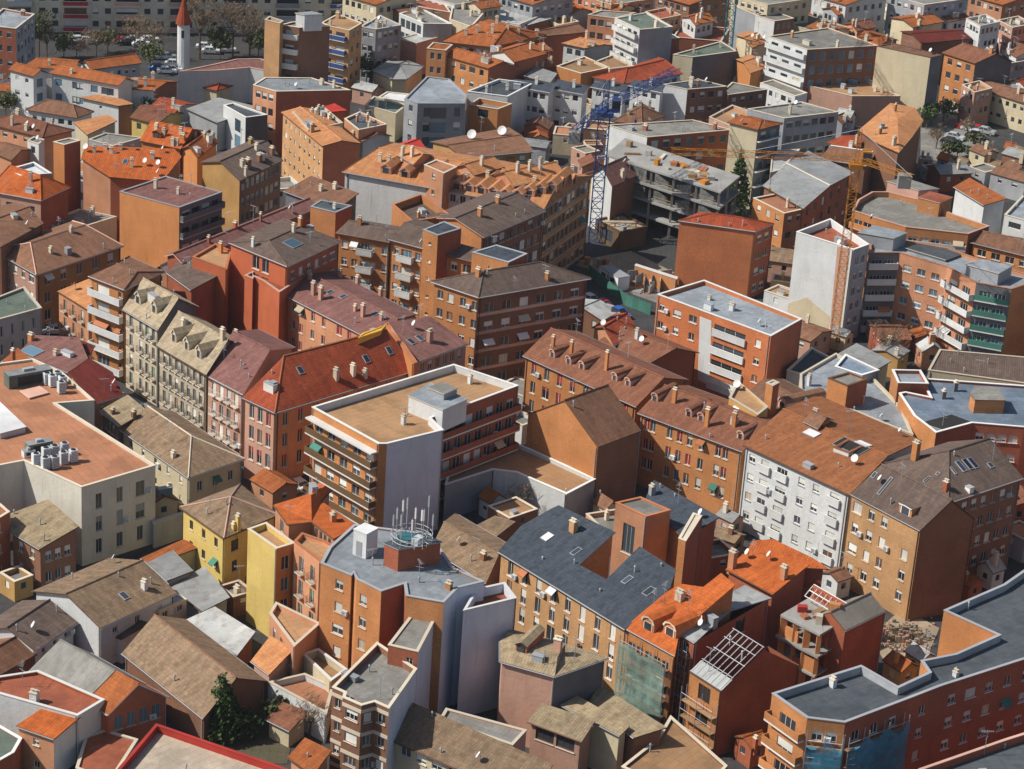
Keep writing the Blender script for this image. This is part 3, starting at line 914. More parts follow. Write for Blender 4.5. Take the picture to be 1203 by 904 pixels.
# ---- bottom left corner
tile('d0')
B('barn', 'long brown tiled barn with a brick gable beside the conifer', [(530, 398), (885, 683), (1165, 520)], 4.2, rise=2.9, wm='brick_brown', rm='tile_old', W={1: dict(n=1), 0: BLANK}, cat='barn', ridgem='tile_brown', vent=[(760, 520)])
B('village_house', 'white gabled house with a mottled brown roof and a skylight box on its slope', [(140, 128), (437, 290), (772, 137)], 6.0, rise=2.1, ridge='FR', wm='render_white', rm='tile_old',
  W={0: BLANK, 1: dict(n=3, w=.8, h=1.0)}, ch=[(628, 118, 1.0, .7, 'render_white')], sky=[(540, 150, .9, 1.3)], dish=[(500, 8)], cat='house')
B('lean_to', 'white walled lean-to with a small brown roof against the white gabled house', [(442, 302), (530, 336), (652, 268), (570, 240)], 3.6, slope=.18, wm='render_white', rm='tile_greybrown', W={0: BLANK, 1: BLANK}, cat='annexe', eave=.15)
B('glazed_shed', 'small pale flat roofed shed with a window strip between two grey metal roofs', [(655, 195), (690, 218), (812, 165), (772, 140)], 4.6, roof='flat', ph=.05, wm='render_cream', rm='corrugated_pale', W={0: BLANK, 1: dict(n=4, w=.9, h=.9, top=.4, rows=1)}, cat='shed')
B('workshop', 'low workshop with a pale grey metal roof, nearest to the tan tiled slope', [(770, 270), (1035, 405), (1112, 305), (935, 195)], 3.4, slope=.1, wm='brick_brown', rm='corrugated_pale', W={0: BLANK, 1: BLANK}, cat='shed')
B('workshop', 'low workshop with a mid grey metal roof below the yellow house', [(745, 112), (880, 217), (1002, 155), (890, 18)], 3.8, slope=.1, wm='render_grey', rm='corrugated_grey', W={0: BLANK, 1: BLANK}, cat='shed')
B('shed', 'narrow grey roofed shed behind the chimney of the white gabled house', [(640, 5), (730, 82), (840, 40), (750, -50)], 4.6, slope=.1, wm='render_grey', rm='corrugated_grey', W={0: BLANK, 1: BLANK}, cat='shed')
B('village_house', 'low white house with a grey brown gable roof left of the white gabled house', [(-90, 290), (155, 390), (340, 264)], 5.0, rise=1.6, ridge='FR', wm='render_white', rm='tile_greybrown', W={0: BLANK, 1: dict(n=3, w=.7, h=.8, top=.4)}, cat='house')
B('outhouse', 'brown tiled outhouse at the left edge of the picture below the low white house', [(-160, 420), (-10, 500), (160, 402)], 4.2, rise=1.4, ridge='FR', wm='brick_brown', rm='tile_brown', W={0: BLANK, 1: BLANK}, cat='outhouse')
B('garage', 'garage with a weathered grey gable roof next to an orange tiled one', [(130, 470), (368, 609), (633, 531)], 5.2, rise=2.9, wm='brick_red', rm='gravel_grey', W={0: BLANK, 1: BLANK}, cat='garage', hip=(0, 0), eave=.1)
B('garage', 'garage with an orange gable roof, white verge and painted brick front', [(371, 611), (470, 668), (735, 590)], 5.2, rise=2.9, wm='brick_red', rm='tile_orange', W={1: dict(n=4, w=1.1, h=1.8, top=.5, bp=0, gm='glass_blue', fm='trim_grey')}, cat='garage', fascia='trim_white', eave=.2)
B('terrace_house', 'house with a flat red brown roof terrace and one white chimney', [(-60, 560), (338, 672), (455, 602), (165, 475), (0, 500), (-60, 510)], 6.2, roof='flat', ph=.35, wm='render_white', rm='terrace_red', W={0: BLANK, 1: BLANK}, ch=[(150, 612, 1.3, .9, 'render_white')], coping='trim_white', cat='house', pm='tile_orange')
B('lean_to', 'bright orange tiled lean-to with one tan wall and one white wall', [(68, 715), (235, 772), (355, 672), (190, 632)], 5.4, slope=.1, wm='render_salmon', rm='tile_vivid', W={0: dict(n=1, w=.8, h=.9), 1: blank('render_white')}, cat='annexe', eave=.2)
B('flat_roofed_house', 'low brick building with a flat green roof at the left edge', [(-60, 780), (-60, 900), (60, 832), (95, 770), (0, 715), (-60, 700)], 4.0, roof='flat', ph=.15, wm='brick_red', rm='terrace_green', W={1: BLANK, 2: BLANK}, coping='trim_white', cat='house')
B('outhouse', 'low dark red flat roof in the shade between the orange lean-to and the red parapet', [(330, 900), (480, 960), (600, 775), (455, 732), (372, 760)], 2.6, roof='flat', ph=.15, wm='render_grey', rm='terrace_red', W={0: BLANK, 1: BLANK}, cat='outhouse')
B('flat_roofed_block', 'beige flat roof ringed by a bright red parapet at the bottom edge', [(505, 915), (1000, 1230), (1700, 1060), (680, 708)], 8.5, roof='flat', ph=.8, wm='render_cream', rm='terrace_beige', W={0: BLANK}, coping='trim_red', pm='trim_red', cat='building', vent=[(1060, 870)])
B('shed', 'little old brown tiled shed by the bare bushes', [(1155, 685), (1260, 738), (1345, 652), (1230, 610)], 2.6, slope=.2, wm='render_cream', rm='tile_redbrown', W={0: BLANK, 1: BLANK}, cat='shed')
tile('d1')
B('hut', 'small orange tiled hut with a vent behind the red parapet', [(140, 850), (250, 930), (332, 822), (215, 765)], 3.0, slope=.35, wm='render_salmon', rm='tile_orange', W={0: BLANK, 1: BLANK}, cat='hut', vent=[(228, 850, .4)])
B('terrace_house', 'low house with a red tiled terrace and a long pale garden wall', [(57, 525), (310, 662), (340, 545), (215, 488)], 4.0, roof='flat', ph=.7, wm='render_white', rm='terrace_terracotta', W={0: BLANK, 1: BLANK}, coping='trim_cream', cat='house')
B('lean_to', 'tan tiled lean-to sloping down in front of the yellow block', [(-20, 432), (60, 492), (168, 380), (65, 322)], 5.0, slope=.3, wm='render_pink', rm='tile_ochre', W={0: BLANK, 1: BLANK}, cat='annexe')
B('back_extension', 'terraced salmon back extension with white doors beside the yellow block', [(62, 225), (170, 370), (282, 270), (90, 178)], 7.6, roof='flat', ph=.6, wm='render_salmon', rm='terrace_tan', W={0: dict(n=3, w=.9, h=2.0, top=1.2, bm='blind_white', bp=.7), 1: BLANK}, cat='building')
B('gazebo_terrace', 'small cream walled terrace at the foot of the red brick tower', [(205, 402), (330, 520), (400, 470), (275, 380)], 5.2, roof='flat', ph=.9, wm='render_cream', rm='terrace_tan', W={0: BLANK, 1: BLANK}, cat='terrace', coping='trim_white')

# ---- red brick tower with the aerials, and the bay windowed block
tw = B('apartment_tower', 'red brick tower with a grey flat roof crowded with telecom masts', [(285, 8), (418, 62), (428, 50), (441, 78), (548, 131), (648, 98), (656, 150), (820, 179), (882, 115), (997, 88), (862, 26), (760, -120), (430, -160), (322, -62)], 16.0,
  roof='flat', ph=.18, wm='brick_orange', rm='membrane_grey', coping='trim_grey',
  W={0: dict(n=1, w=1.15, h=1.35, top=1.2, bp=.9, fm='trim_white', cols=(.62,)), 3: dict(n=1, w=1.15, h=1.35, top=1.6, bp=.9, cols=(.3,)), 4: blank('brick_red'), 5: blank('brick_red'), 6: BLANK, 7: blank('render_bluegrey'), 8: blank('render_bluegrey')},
  vent=[(510, 15, .9), (712, 90, .6)], ant=[(508, 14, 2.2), (712, 88, 2.8)], ch=[(842, 120, .8, .7, 'brick_orange')], cat='apartment tower')
B('rear_block', 'lower grey rendered block with a sunken red terrace behind the red brick tower', [(905, 215), (1136, 160), (1085, 92), (960, 120)], 14.6, roof='flat', ph=1.1, wm='render_bluegrey', rm='terrace_red', W={0: BLANK, 1: BLANK}, coping='trim_white', cat='building')
B('apartment_block', 'brick block with white banded bay windows and a cluttered roof terrace', [(335, 548), (386, 571), (380, 592), (462, 628), (520, 612), (582, 640), (703, 468), (560, 372), (530, 352)], 11.5, roof='flat', ph=.8, wm='brick_brown', rm='gravel_grey', coping='trim_cream', clut=6,
  W={0: dict(n=1, w=.8, h=1.2, band='trim_cream', bandh=.45, bandz=1.0, top=1.15), 1: dict(rows=4, n=1, w=.1, band='trim_cream', bandh=.45, bandz=1.0), 2: dict(n=1, w=1.7, h=1.2, band='trim_cream', bandh=.45, bandz=1.0, top=1.15), 3: dict(n=1, w=1.0, h=1.2, top=1.15, band='trim_cream', bandh=.45, bandz=1.0), 4: dict(n=1, w=1.1, h=1.2, top=1.15, band='trim_cream', bandh=.45, bandz=1.0), 5: blank('render_bluegrey')}, cat='apartment block')
B('stair_house', 'pale flat roofed stair house with a doorway on the bay windowed block', [(578, 364), (708, 394), (790, 238), (692, 215)], 13.2, roof='flat', ph=.08, wm='brick_red', rm='gravel_grey', W={0: dict(cols=(.72,), n=1, w=.9, h=2.0, top=1.0, rows=1, bp=0), 1: blank('render_bluegrey')}, cat='building')
B('long_house', 'long low house with a gravelly lichen brown roof at the bottom edge', [(590, 775), (1200, 1045), (1295, 883), (685, 613)], 6.0, slope=.36, wm='render_cream', rm='tile_old', W={0: dict(every=2.2, w=1.4, h=1.2, top=.3)}, ch=[(805, 655, .8, .6, 'render_grey')], cat='house')
tile('d1')
B('low_annexe', 'narrow shaded annexe with chimneys squeezed behind the long gravelly roof', [(800, 690), (1120, 800), (1180, 735), (830, 640)], 7.4, roof='flat', ph=.2, wm='render_pink', rm='gravel_grey', W={0: BLANK, 1: BLANK}, ch=[(935, 662, 1.9, .7, 'render_pink')], cat='annexe')

# ---- brown complex in front of the slate roof
tile('e1')
B('townhouse', 'tall pinkish brown house with a lichen grey hipped roof below the slate roof', [(215, 350), (505, 430), (790, 330), (560, 255), (270, 178), (215, 240)], 10.5, roof='poly', rm='tile_lichen', wm='render_pink',
  free={'pts': [(330, 268, 1.0), (520, 325, 1.0)], 'faces': [[0, 1, 7, 6], [1, 2, 3, 7], [3, 4, 6, 7], [4, 5, 6], [5, 0, 6]], 'ridges': []}, W={0: BLANK, 1: blank('render_darkgrey'), 5: BLANK}, ch=[(520, 290, 1.5, .9, 'render_pink'), (660, 400, 2.4, .7, 'render_pink')], dorm=[(325, 300, dict(wm='brick_red', fr='interior', arch=False, w=1.4))], cat='house', eave=.25)
B('hall', 'low hipped roof house with a dark verandah under a pinkish eave', [(360, 668), (648, 775), (722, 660), (435, 570)], 6.2, slope=.22, wm='render_pink', rm='tile_lichen', W={0: dict(n=2, w=2.4, h=1.6, top=.35, rows=1, bp=0, fm='trim_brown'), 1: BLANK}, cat='house', fascia='trim_pink')
B('old_wing', 'old wing with two stepped lichen grey roofs and a little box chimney', [(535, 580), (850, 745), (905, 690), (625, 530)], 6.4, slope=.25, wm='render_cream', rm='tile_lichen', W={0: BLANK, 1: BLANK}, cat='building')
B('old_wing', 'back wing of lichen grey roofs along the netted scaffold', [(690, 560), (925, 755), (1100, 700), (740, 470)], 6.0, slope=.22, wm='brick_brown', rm='tile_lichen', W={0: BLANK, 1: blank('brick_brown')}, ch=[(880, 745, 1.0, 1.2, 'render_grey')], cat='building', ridgem='none')
B('pink_terrace', 'flat pinkish terrace with a concrete edge at the bottom of the picture', [(860, 910), (1260, 1100), (1420, 905), (1120, 640), (1050, 760)], 4.5, roof='flat', ph=.25, wm='brick_brown', rm='terrace_tan', W={0: BLANK, 1: BLANK}, vent=[(1010, 830, 1.0)], cat='terrace', coping='trim_cream')

# ---- slate roof building
tile('e3')
B('slate_roofed_building', 'tan brick building under a broad blue slate roof notched by an orange courtyard', [(113, 398), (787, 812), (1025, 592), (1060, 495), (865, 370), (690, 545), (545, 468), (738, 295), (435, 152), (400, 168), (235, 262)], 10.0, slope=.34, wm='brick_tan', rm='slate',
  W={0: dict(n=8, w=1.0, h=2.15, top=.35, fh=2.75, bp=.6, bm='blind_white', sill='trim_white', m=.6), 1: BLANK, 5: blank('brick_orange'), 6: blank('brick_orange')}, sky=[(375, 322, 1.2, 1.5, 'dish_white'), (528, 400, .8, 1.5), (800, 550, .8, 1.5), (915, 612, 1.0, 1.6)], vent=[(350, 440, .3), (655, 610, .3), (980, 475, .3)],
  ch=[(512, 290, 1.4, .9, 'brick_tan')], cat='building', fascia='trim_grey')
B('salmon_house', 'salmon square house with a tall arched grey window and flat brown top', [(738, 140), (900, 215), (1030, 180), (870, 110)], 12.0, roof='flat', ph=.15, wm='render_salmon', rm='gravel_grey', W={0: dict(n=1, w=2.0, h=4.2, top=2.2, rows=1, bp=0, fm='trim_grey'), 1: BLANK}, dish=[(872, 115, .6)], cat='house', coping='trim_terracotta')
B('slate_roofed_house', 'narrow house with a small dark slate roof behind the salmon square house', [(890, 130), (1105, 330), (1290, 215), (940, 18)], 9.5, slope=.22, wm='brick_orange', rm='slate', W={0: BLANK, 1: blank('brick_red')}, ch=[(930, 95, 1.2, .8, 'render_grey')], vent=[(1052, 105, .3)], cat='house')
B('brick_chimney_house', 'tall narrow salmon brick stack with a stone cap beside the slate house', [(1072, 330), (1110, 345), (1195, 210), (1150, 195)], 12.0, roof='flat', ph=.05, wm='brick_orange', rm='trim_cream', W={0: BLANK, 1: blank('brick_red')}, cat='building')

# ---- construction at the foot of the slate roof
tile('e2')
nh = B('new_house', 'half finished house with vivid new orange tiles and arched dormers above the green net', [(60, 440), (330, 590), (352, 470), (650, 215), (575, 150), (480, 225), (360, 208), (280, 255)], 10.0, slope=.42, wm='brick_orange', rm='tile_vivid',
  W={0: dict(n=5, w=1.0, h=1.6, top=1.4, bp=0), 1: BLANK}, dorm=[(185, 455, dict(w=2.0, h=1.2, g=.7, wm='trim_terracotta', fr='trim_cream')), (300, 485, dict(w=2.0, h=1.2, g=.7, wm='trim_terracotta', fr='trim_cream'))], ch=[(355, 290, 1.0, 1.0, 'trim_cream')], cat='house', fascia='trim_terracotta', eave=.15)
B('new_house', 'vivid orange roofed new house with a chimney at each end', [(600, 130), (850, 265), (1045, 105), (830, 30), (690, 50)], 10.6, slope=.2, wm='brick_red', rm='tile_vivid', W={0: BLANK, 1: blank('brick_red')}, ch=[(632, 120, 2.2, .9, 'render_salmon'), (905, 180, 1.6, .8, 'render_salmon')], cat='house')
B('new_house', 'furthest vivid orange roof of the new houses, below the brown gable', [(700, 60), (960, 120), (1150, 130), (1060, 70), (850, -30), (740, -20)], 10.8, slope=.16, wm='brick_red', rm='tile_vivid', W={0: BLANK, 1: BLANK}, cat='house')
uh = B('unfinished_house', 'unfinished brick house under a pale curved sheet metal roof', [(330, 455), (435, 522), (840, 285), (700, 215)], 11.0, roof='poly', wm='brick_red', rm='corrugated_pale',
  free={'pts': [(520, 310, .55), (620, 352, .55)], 'faces': [[0, 1, 5, 4], [4, 5, 2, 3]]}, W={0: dict(n=1, w=1.4, h=1.4, bp=0), 1: dict(cols=(.62,), n=1, w=2.0, h=2.0, top=.6, rows=2, bp=0, fm='trim_brown')}, cat='house', fascia='trim_grey', eave=.2)
rl = B('unfinished_house', 'roofless brick gable house with bare white roof beams', [(410, 672), (575, 778), (988, 640)], 9.0, rise=4.0, wm='brick_red', rm='concrete', W={0: dict(n=2, w=2.0, h=2.1, top=.6, bp=0, fm='trim_brown', gm='interior', st='nosill', wm='brick_orange'), 1: BLANK}, cat='house', eave=0, ridgem='none')
tile('d3')
B('brick_shell', 'red brick gable shell behind the open concrete floors', [(230, 240), (370, 300), (545, 215)], 9.6, rise=1.6, ridge='FR', wm='brick_red', rm='concrete_raw', W={0: BLANK, 1: BLANK}, cat='house', eave=0)

# ---- dark roofed block bottom right
dk = B('apartment_block', 'long brick block with a dark flat roof and blue netting on its corner', [(52, 575), (205, 682), (370, 702), (640, 600), (790, 542), (1300, 378), (1350, -80), (1149, 38), (1060, 100), (800, 215), (850, 400), (735, 482), (655, 440), (740, 480), (600, 545), (440, 455)][:9] + [(800, 213), (1035, 320), (850, 402), (700, 432), (735, 482), (600, 545), (440, 453)], 15.0, roof='flat', ph=.9, wm='brick_orange', rm='membrane_dark', coping='trim_grey', pm='render_grey',
  W={0: dict(n=1, w=2.6, h=1.5, top=1.4, st='nosill', longbal=.9, solid=True, rail='brick_orange', slab='trim_white', bp=.2), 1: dict(n=2, w=1.2, h=1.3, top=1.4), 2: dict(n=3, w=1.2, h=1.3, top=1.6, wm='brick_red'), 3: dict(n=1, wm='brick_red', w=1.0, h=1.2, top=1.6), 4: dict(n=6, w=1.15, h=1.25, top=1.6, wm='brick_red', bp=.9, sill='trim_white')},  # darker brick on the right-hand walls paints their shade
  vent=[(905, 210, 1.0), (850, 490, .8), (320, 540, .9)], ch=[(850, 500, .6, .6, 'render_white'), (315, 545, 1.0, .7, 'render_white')], cat='apartment block')
tile('d3')
B('apartment_block', 'dark flat roof with a pink parapet in the bottom right corner', [(690, 905), (760, 1010), (1500, 900), (1300, 700), (1062, 775)], 12.0, roof='flat', ph=.9, wm='brick_red', rm='membrane_dark', coping='trim_pink', W={0: BLANK}, cat='apartment block')

# ---- left: civic building and the old houses around it
tile('c0')
cv = B('civic_building', 'long cream building with a flat terracotta roof carrying rows of cooling units', [(-150, 445), (108, 395), (371, 516), (709, 416), (256, 133), (430, 120), (285, -8), (150, -70), (-150, -30)], 11.5, roof='flat', ph=.25, wm='render_ivory', rm='terrace_terracotta', coping='trim_cream',
  W={0: BLANK, 1: BLANK, 2: dict(cols=(.23, .51, .79), n=3, w=.95, h=2.1, top=1.6, fh=3.3, bp=.3, bm='trim_grey', wm='render_ivory', fm='trim_grey'), 4: BLANK}, cat='civic building')
rbox(cv, [(-60, 190), (0, 268), (116, 238), (0, 128)], .9, 1.0, 'render_white', 'dish_white')
rbox(cv, [(95, 75), (135, 105), (218, 82), (180, 55)], .3, .6, 'render_pink', 'trim_pink', name='roof_hatch')
B('old_house', 'square house with a mossy pyramid roof in front of the cream civic building', [(45, 715), (180, 797), (361, 692), (220, 570), (48, 634)], 6.5, slope=.26, wm='brick_brown', rm='tile_lichen', W={0: dict(n=2, w=.9, h=1.4), 1: dict(n=3, w=.9, h=1.4)}, cat='house')
B('old_house', 'reddish house cut by the left edge beside the mossy pyramid roof', [(-140, 620), (-60, 690), (44, 628), (0, 590)], 9.0, roof='flat', ph=.2, wm='brick_red', rm='terrace_terracotta', W={0: {}, 1: dict(n=1)}, cat='house')
B('convent', 'long cream house with a weathered brown hipped roof and a pale hip line', [(545, 250), (860, 472), (1116, 385)], 6.2, roof='hip', rise=2.2, hip=(.36, 0), wm='render_cream', rm='tile_old', W={0: dict(n=5, w=.7, h=1.1), 1: dict(n=3, w=.9, h=1.5, top=1.2)}, cat='house', ridgem='trim_cream', ch=[(790, 378, .7, .6)])
B('convent_annexe', 'small annexe with a sandy tiled roof and two stubby chimneys', [(455, 165), (545, 238), (668, 165), (580, 93)], 7.0, slope=.2, wm='brick_brown', rm='tile_lichen', W={0: dict(n=4, w=.8, h=1.5), 1: BLANK}, ch=[(515, 180, .7, .6), (610, 195, .9, .7, 'brick_brown')], cat='annexe')
B('white_porch', 'small white walled courtyard porch with a grey lid beside the long cream house', [(540, 262), (660, 370), (720, 335), (600, 270)], 4.0, roof='flat', ph=.3, wm='render_white', rm='membrane_grey', W={0: BLANK, 1: BLANK}, cat='porch')
B('garden_wall', 'grey courtyard wall between the cream civic building and the yellow house', [(695, 672), (700, 684), (833, 640), (828, 630)], 3.6, roof='flat', ph=.05, wm='render_grey', rm='trim_grey', W={1: BLANK}, cat='wall')
B('lean_to', 'long terracotta lean-to roof running down from the yellow house', [(640, 838), (692, 868), (918, 785), (835, 752)], 4.0, slope=.12, wm='render_cream', rm='tile_orange', W={0: BLANK, 1: BLANK}, cat='annexe')
yh = B('yellow_house', 'yellow house with a brown pyramid roof and arched windows', [(820, 605), (1022, 747), (1270, 640), (1095, 500)], 9.2, roof='pyramid', rise=2.0, wm='render_yellow', rm='tile_old', W={0: dict(n=3, w=.8, h=1.3, top=1.0, fm='trim_brown', bm='blind_brown'), 1: dict(n=3, w=.9, h=1.6, top=1.0, fm='trim_brown', bm='blind_brown')}, ch=[(1085, 710, 2.0, .6, 'render_yellow'), (1065, 705, .7, .5, 'render_yellow')], cat='house', ridgem='trim_pink')
tile('e5')
B('yellow_block', 'tall plain yellow block with a tan roof terrace', [(502, 280), (655, 385), (752, 355), (600, 245)], 13.0, roof='flat', ph=.7, wm='render_yellow', rm='terrace_tan', W={0: BLANK, 1: dict(n=1, w=1.2, h=1.9, top=1.4, wm='render_orange', bp=0, st='nosill')}, cat='building', coping='trim_cream')
B('salmon_house', 'salmon house with tall balconied windows between the yellow block and the brick tower', [(748, 345), (890, 455), (1010, 395), (905, 340), (790, 300)], 13.6, roof='flat', ph=.5, wm='render_salmon', rm='terrace_tan', W={0: dict(n=2, w=1.0, h=2.1, top=1.4, fh=3.2, bm='blind_green', bp=.6, st='iron')}, coping='trim_terracotta', cat='house')
B('orange_roofed_house', 'house with a vivid orange L shaped roof over a shady porch', [(640, 150), (715, 255), (842, 240), (960, 330), (1085, 262), (890, 130), (945, 70), (880, 30), (820, 95)], 14.6, roof='poly', wm='render_salmon', rm='tile_vivid',
  free={'pts': [(838, 100, 1.3), (915, 48, 1.3), (1010, 195, .9)], 'faces': [[0, 1, 2, 9], [0, 9, 8], [8, 9, 10, 7], [7, 10, 6], [10, 9, 5, 6], [2, 3, 4, 5, 9]]}, W={0: dict(n=1, w=1.3, h=1.8, gm='glass_blue', bp=0), 1: BLANK, 2: dict(n=5, w=.6, h=1.8, top=.5)}, ch=[(955, 235, .9, .8, 'render_salmon')], cat='house', eave=.2)
# ------------------------------------------------------------------ middle distance, centre
tile('c1')
r5, r6, fF, fR = at(130, -84, 17.1), at(600, -204, 17.1), at(90, 175, 12.5), at(738, -22, 12.5)
b3, b4 = r6 * 2 - fR, r5 * 2 - fF; b3.z = b4.z = 12.5
B('street_corner_building', 'pink and grey corner house under a big hipped orange red roof', [(-59, 105), (90, 175), (738, -22), unt(b3), unt(b4)], 12.5, roof='poly', wm='render_pink', rm='tile_red',
  free={'pts': [(130, -84, 4.6), (600, -204, 4.6)], 'faces': [[0, 1, 5], [1, 2, 6, 5], [2, 3, 6], [3, 4, 5, 6], [4, 0, 5]], 'ridges': [(1, 5), (5, 6)]},
  W={0: dict(n=3, w=.95, h=2.1, top=.6, fh=3.2, bp=.7, bm='blind_red'), 1: dict(n=9, w=.95, h=2.0, top=.6, fh=3.2, bp=.7, bm='blind_red', wm='render_salmon')}, sky=[(205, -18, .9, 1.3), (505, -70, .9, 1.3), (610, -108, .9, 1.3)], ch=[(368, 20, 1.4, .7), (445, 0, 1.4, .7), (500, 12, 1.0, .6)], cat='building', ridgem='trim_terracotta')
wb = B('apartment_block', 'white flat topped apartment block with curved balconies and a blank grey end wall', [(258, 150), (562, 318), (600, 318), (858, 255), (800, 200), (1200, 52), (905, -45)], 15.0, roof='flat', ph=1.0, wm='brick_orange', rm='terrace_tan', coping='trim_white', pm='render_white',
  W={0: dict(n=5, w=1.6, h=1.5, top=1.9, fh=3.0, bp=.4, longbal=1.2, rail='rail_olive', solid=True, canopy=1.25, slab='trim_white', bm='blind_white', m=.3), 1: BLANK, 2: blank('render_bluegrey'), 3: blank('render_white'), 4: dict(n=8, w=1.4, h=1.9, top=1.6, wm='brick_red', longbal=.9, rail='brick_red', solid=True, slab='trim_white', bp=.4)}, ant=[(680, 225, 2.5), (975, 40, 2.5)], ch=[(675, 228, 1.2, .6, 'render_white'), (978, 42, 1.2, .6, 'render_white')], cat='apartment block')  # end wall is white render with its shade painted in
rbox(wb, [(700, 95), (855, 160), (965, 112), (800, 40)], 2.6, 3.4, 'render_white', 'membrane_grey')
rbox(wb, [(790, 60), (860, 88), (920, 62), (850, 35)], 3.6, 1.2, 'render_grey', 'gravel_grey', name='lift_housing')
B('podium_building', 'white single storey building with a terracotta terrace and a bent grey garden wall', [(865, 505), (1085, 435), (1190, 448), (1419, 547), (1552, 478), (1275, 350), (1130, 290), (890, 400)], 5.5, roof='flat', ph=.5, wm='render_white', rm='terrace_tan', coping='trim_white', W={0: blank('render_grey'), 1: BLANK, 2: BLANK, 3: blank('render_grey')}, cat='building')  # grey on two sides paints shade onto white render
tile('e6')
B('old_house', 'low old house with a sagging brown gable roof behind the telecom masts', [(750, 295), (1045, 475), (1170, 272)], 4.6, rise=1.3, wm='brick_brown', rm='tile_old', W={0: BLANK, 1: BLANK}, ch=[(1030, 350, .9, .7)], cat='house')
B('outhouse', 'tiny brown tiled outhouse against the bent grey garden wall', [(900, 215), (1060, 260), (1200, 150), (1090, 118)], 3.6, slope=.12, wm='brick_brown', rm='tile_old', W={0: BLANK, 1: BLANK}, cat='outhouse')
tile('c2')
B('gabled_house', 'tall house with a steep blank orange gable and a brown roof falling to the right', [(75, 180), (397, 332), (596, 257)], 10.5, rise=4.6, ridge='FR', wm='brick_orange', rm='tile_brown', W={0: BLANK, 1: blank('brick_brown')}, ch=[(325, 232, 1.6, .6, 'brick_orange')], dish=[(228, 120, .8, -.6)], cat='house', eave=.1)  # right side takes brown brick to paint its shade
B('row_of_flats', 'orange brick flats under a brown roof with chimneys and round framed dormers, upper row', [(55, -86), (572, 148), (808, 24)], 11.5, rise=2.4, wm='brick_orange', rm='tile_redbrown', W={0: dict(every=2.6, w=.95, h=1.9, top=.5, bp=.6, bm='blind_red'), 1: BLANK},
  dorm=[(188, -78), (262, -48), (322, -24), (472, 28), (532, 52)], ch=[(192, -120, 1.8, .5, 'brick_orange'), (275, -85, 2.2, .5, 'brick_orange'), (435, -20, 2.8, .5, 'brick_orange')], cat='apartment block', fascia='trim_brown')
B('row_of_flats', 'orange brick flats under a brown roof with tall stacks and red shuttered windows, lower row', [(578, 175), (1057, 352), (1277, 218)], 11.2, rise=2.2, wm='brick_orange', rm='tile_redbrown', W={0: dict(cols=(.07, .13, .3, .4, .5, .62, .78, .85), w=.9, h=1.7, top=.5, fh=3.0, bp=.75, bm='blind_red'), 1: BLANK},
  dorm=[(655, 122), (810, 192), (865, 212), (1045, 295)], ch=[(745, 128, 2.0, .6, 'brick_orange'), (893, 236, 2.6, .6, 'brick_orange'), (1018, 236, 2.0, .6, 'brick_orange')], cat='apartment block')
tile('e4')
B('penthouse_block', 'tan plastered penthouse block with a dish behind the lower orange row', [(165, 395), (318, 487), (372, 445), (215, 310)], 13.6, roof='flat', ph=.3, wm='render_mustard', rm='terrace_tan', W={0: dict(n=2, w=.9, h=1.0, bp=0), 1: BLANK}, dish=[(210, 350, .9, -.7)], ch=[(125, 400, 1.0, .7)] and [], cat='building', coping='trim_cream')
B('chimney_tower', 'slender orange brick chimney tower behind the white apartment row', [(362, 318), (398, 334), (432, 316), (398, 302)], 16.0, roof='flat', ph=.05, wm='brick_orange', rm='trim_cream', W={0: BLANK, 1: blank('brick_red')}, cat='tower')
B('rear_roof', 'brown tiled back building between the penthouse block and the grey flat roofs', [(230, 400), (470, 545), (735, 445), (450, 295)], 11.0, rise=1.6, wm='brick_orange', rm='tile_brown', W={0: BLANK, 1: BLANK}, ch=[(435, 280, 1.6, .7, 'render_salmon'), (345, 300, 1.8, .6, 'brick_orange')] and [], dorm=[(445, 455, dict(w=1.8, h=1.2, g=.7)), (610, 500, dict(w=1.4, wm='trim_terracotta', fr='trim_terracotta'))], cat='building')
tile('c3')
B('white_flats', 'white apartment row with glazed balconies under a broad rust tiled roof', [(-77, 322), (408, 548), (735, 300)], 12.8, rise=1.6, wm='render_white', rm='tile_rust',
  W={0: dict(cols=(.07, .2, .37, .56, .7, .88), w=1.1, h=1.15, top=.9, fh=2.9, bp=.8, alt={1: ('solid', 1.4, 1.6), 2: ('solid', 1.8, 1.6), 5: ('solid', 1.6, 1.6)}, bal='render_white', slab='trim_white', sill='trim_grey', bw=(2.1, .4)), 1: BLANK},
  sky=[(235, 270, 2.2, 1.6, 'dish_white'), (415, 330, 4.6, 2.6, 'interior'), (470, 318, 2.2, 1.5, 'dish_white')], dish=[(432, 408, .8, -.7), (640, 280, .5)], ant=[(400, 270, 3.5), (200, 200, 3)], ch=[(250, 190, .8, .8, 'brick_orange')], cat='apartment block')  # these panes stand in for light wells; the dark one paints their shade
B('gabled_flats', 'tan brick flats with a brown gable end in shade and white shuttered windows', [(412, 545), (730, 712), (985, 662)], 13.5, rise=3.6, wm='brick_tan', rm='tile_greybrown', W={0: dict(cols=(.1, .31, .5, .83), w=1.05, h=1.5, top=.7, fh=3.0, bp=1.0, m=.2, skip=((0, 3),)), 1: blank('brick_brown')},  # gable end in browner brick so the shade sits in its colour
  sky=[(570, 510, .5, 3.0), (520, 460, .6, 1.0)], cat='apartment block', ch=[], dorm=[(660, 640, dict(w=2.2, h=1.3, g=.1, wm='brick_orange', fr='trim_white', arch=False))], eave=.15)
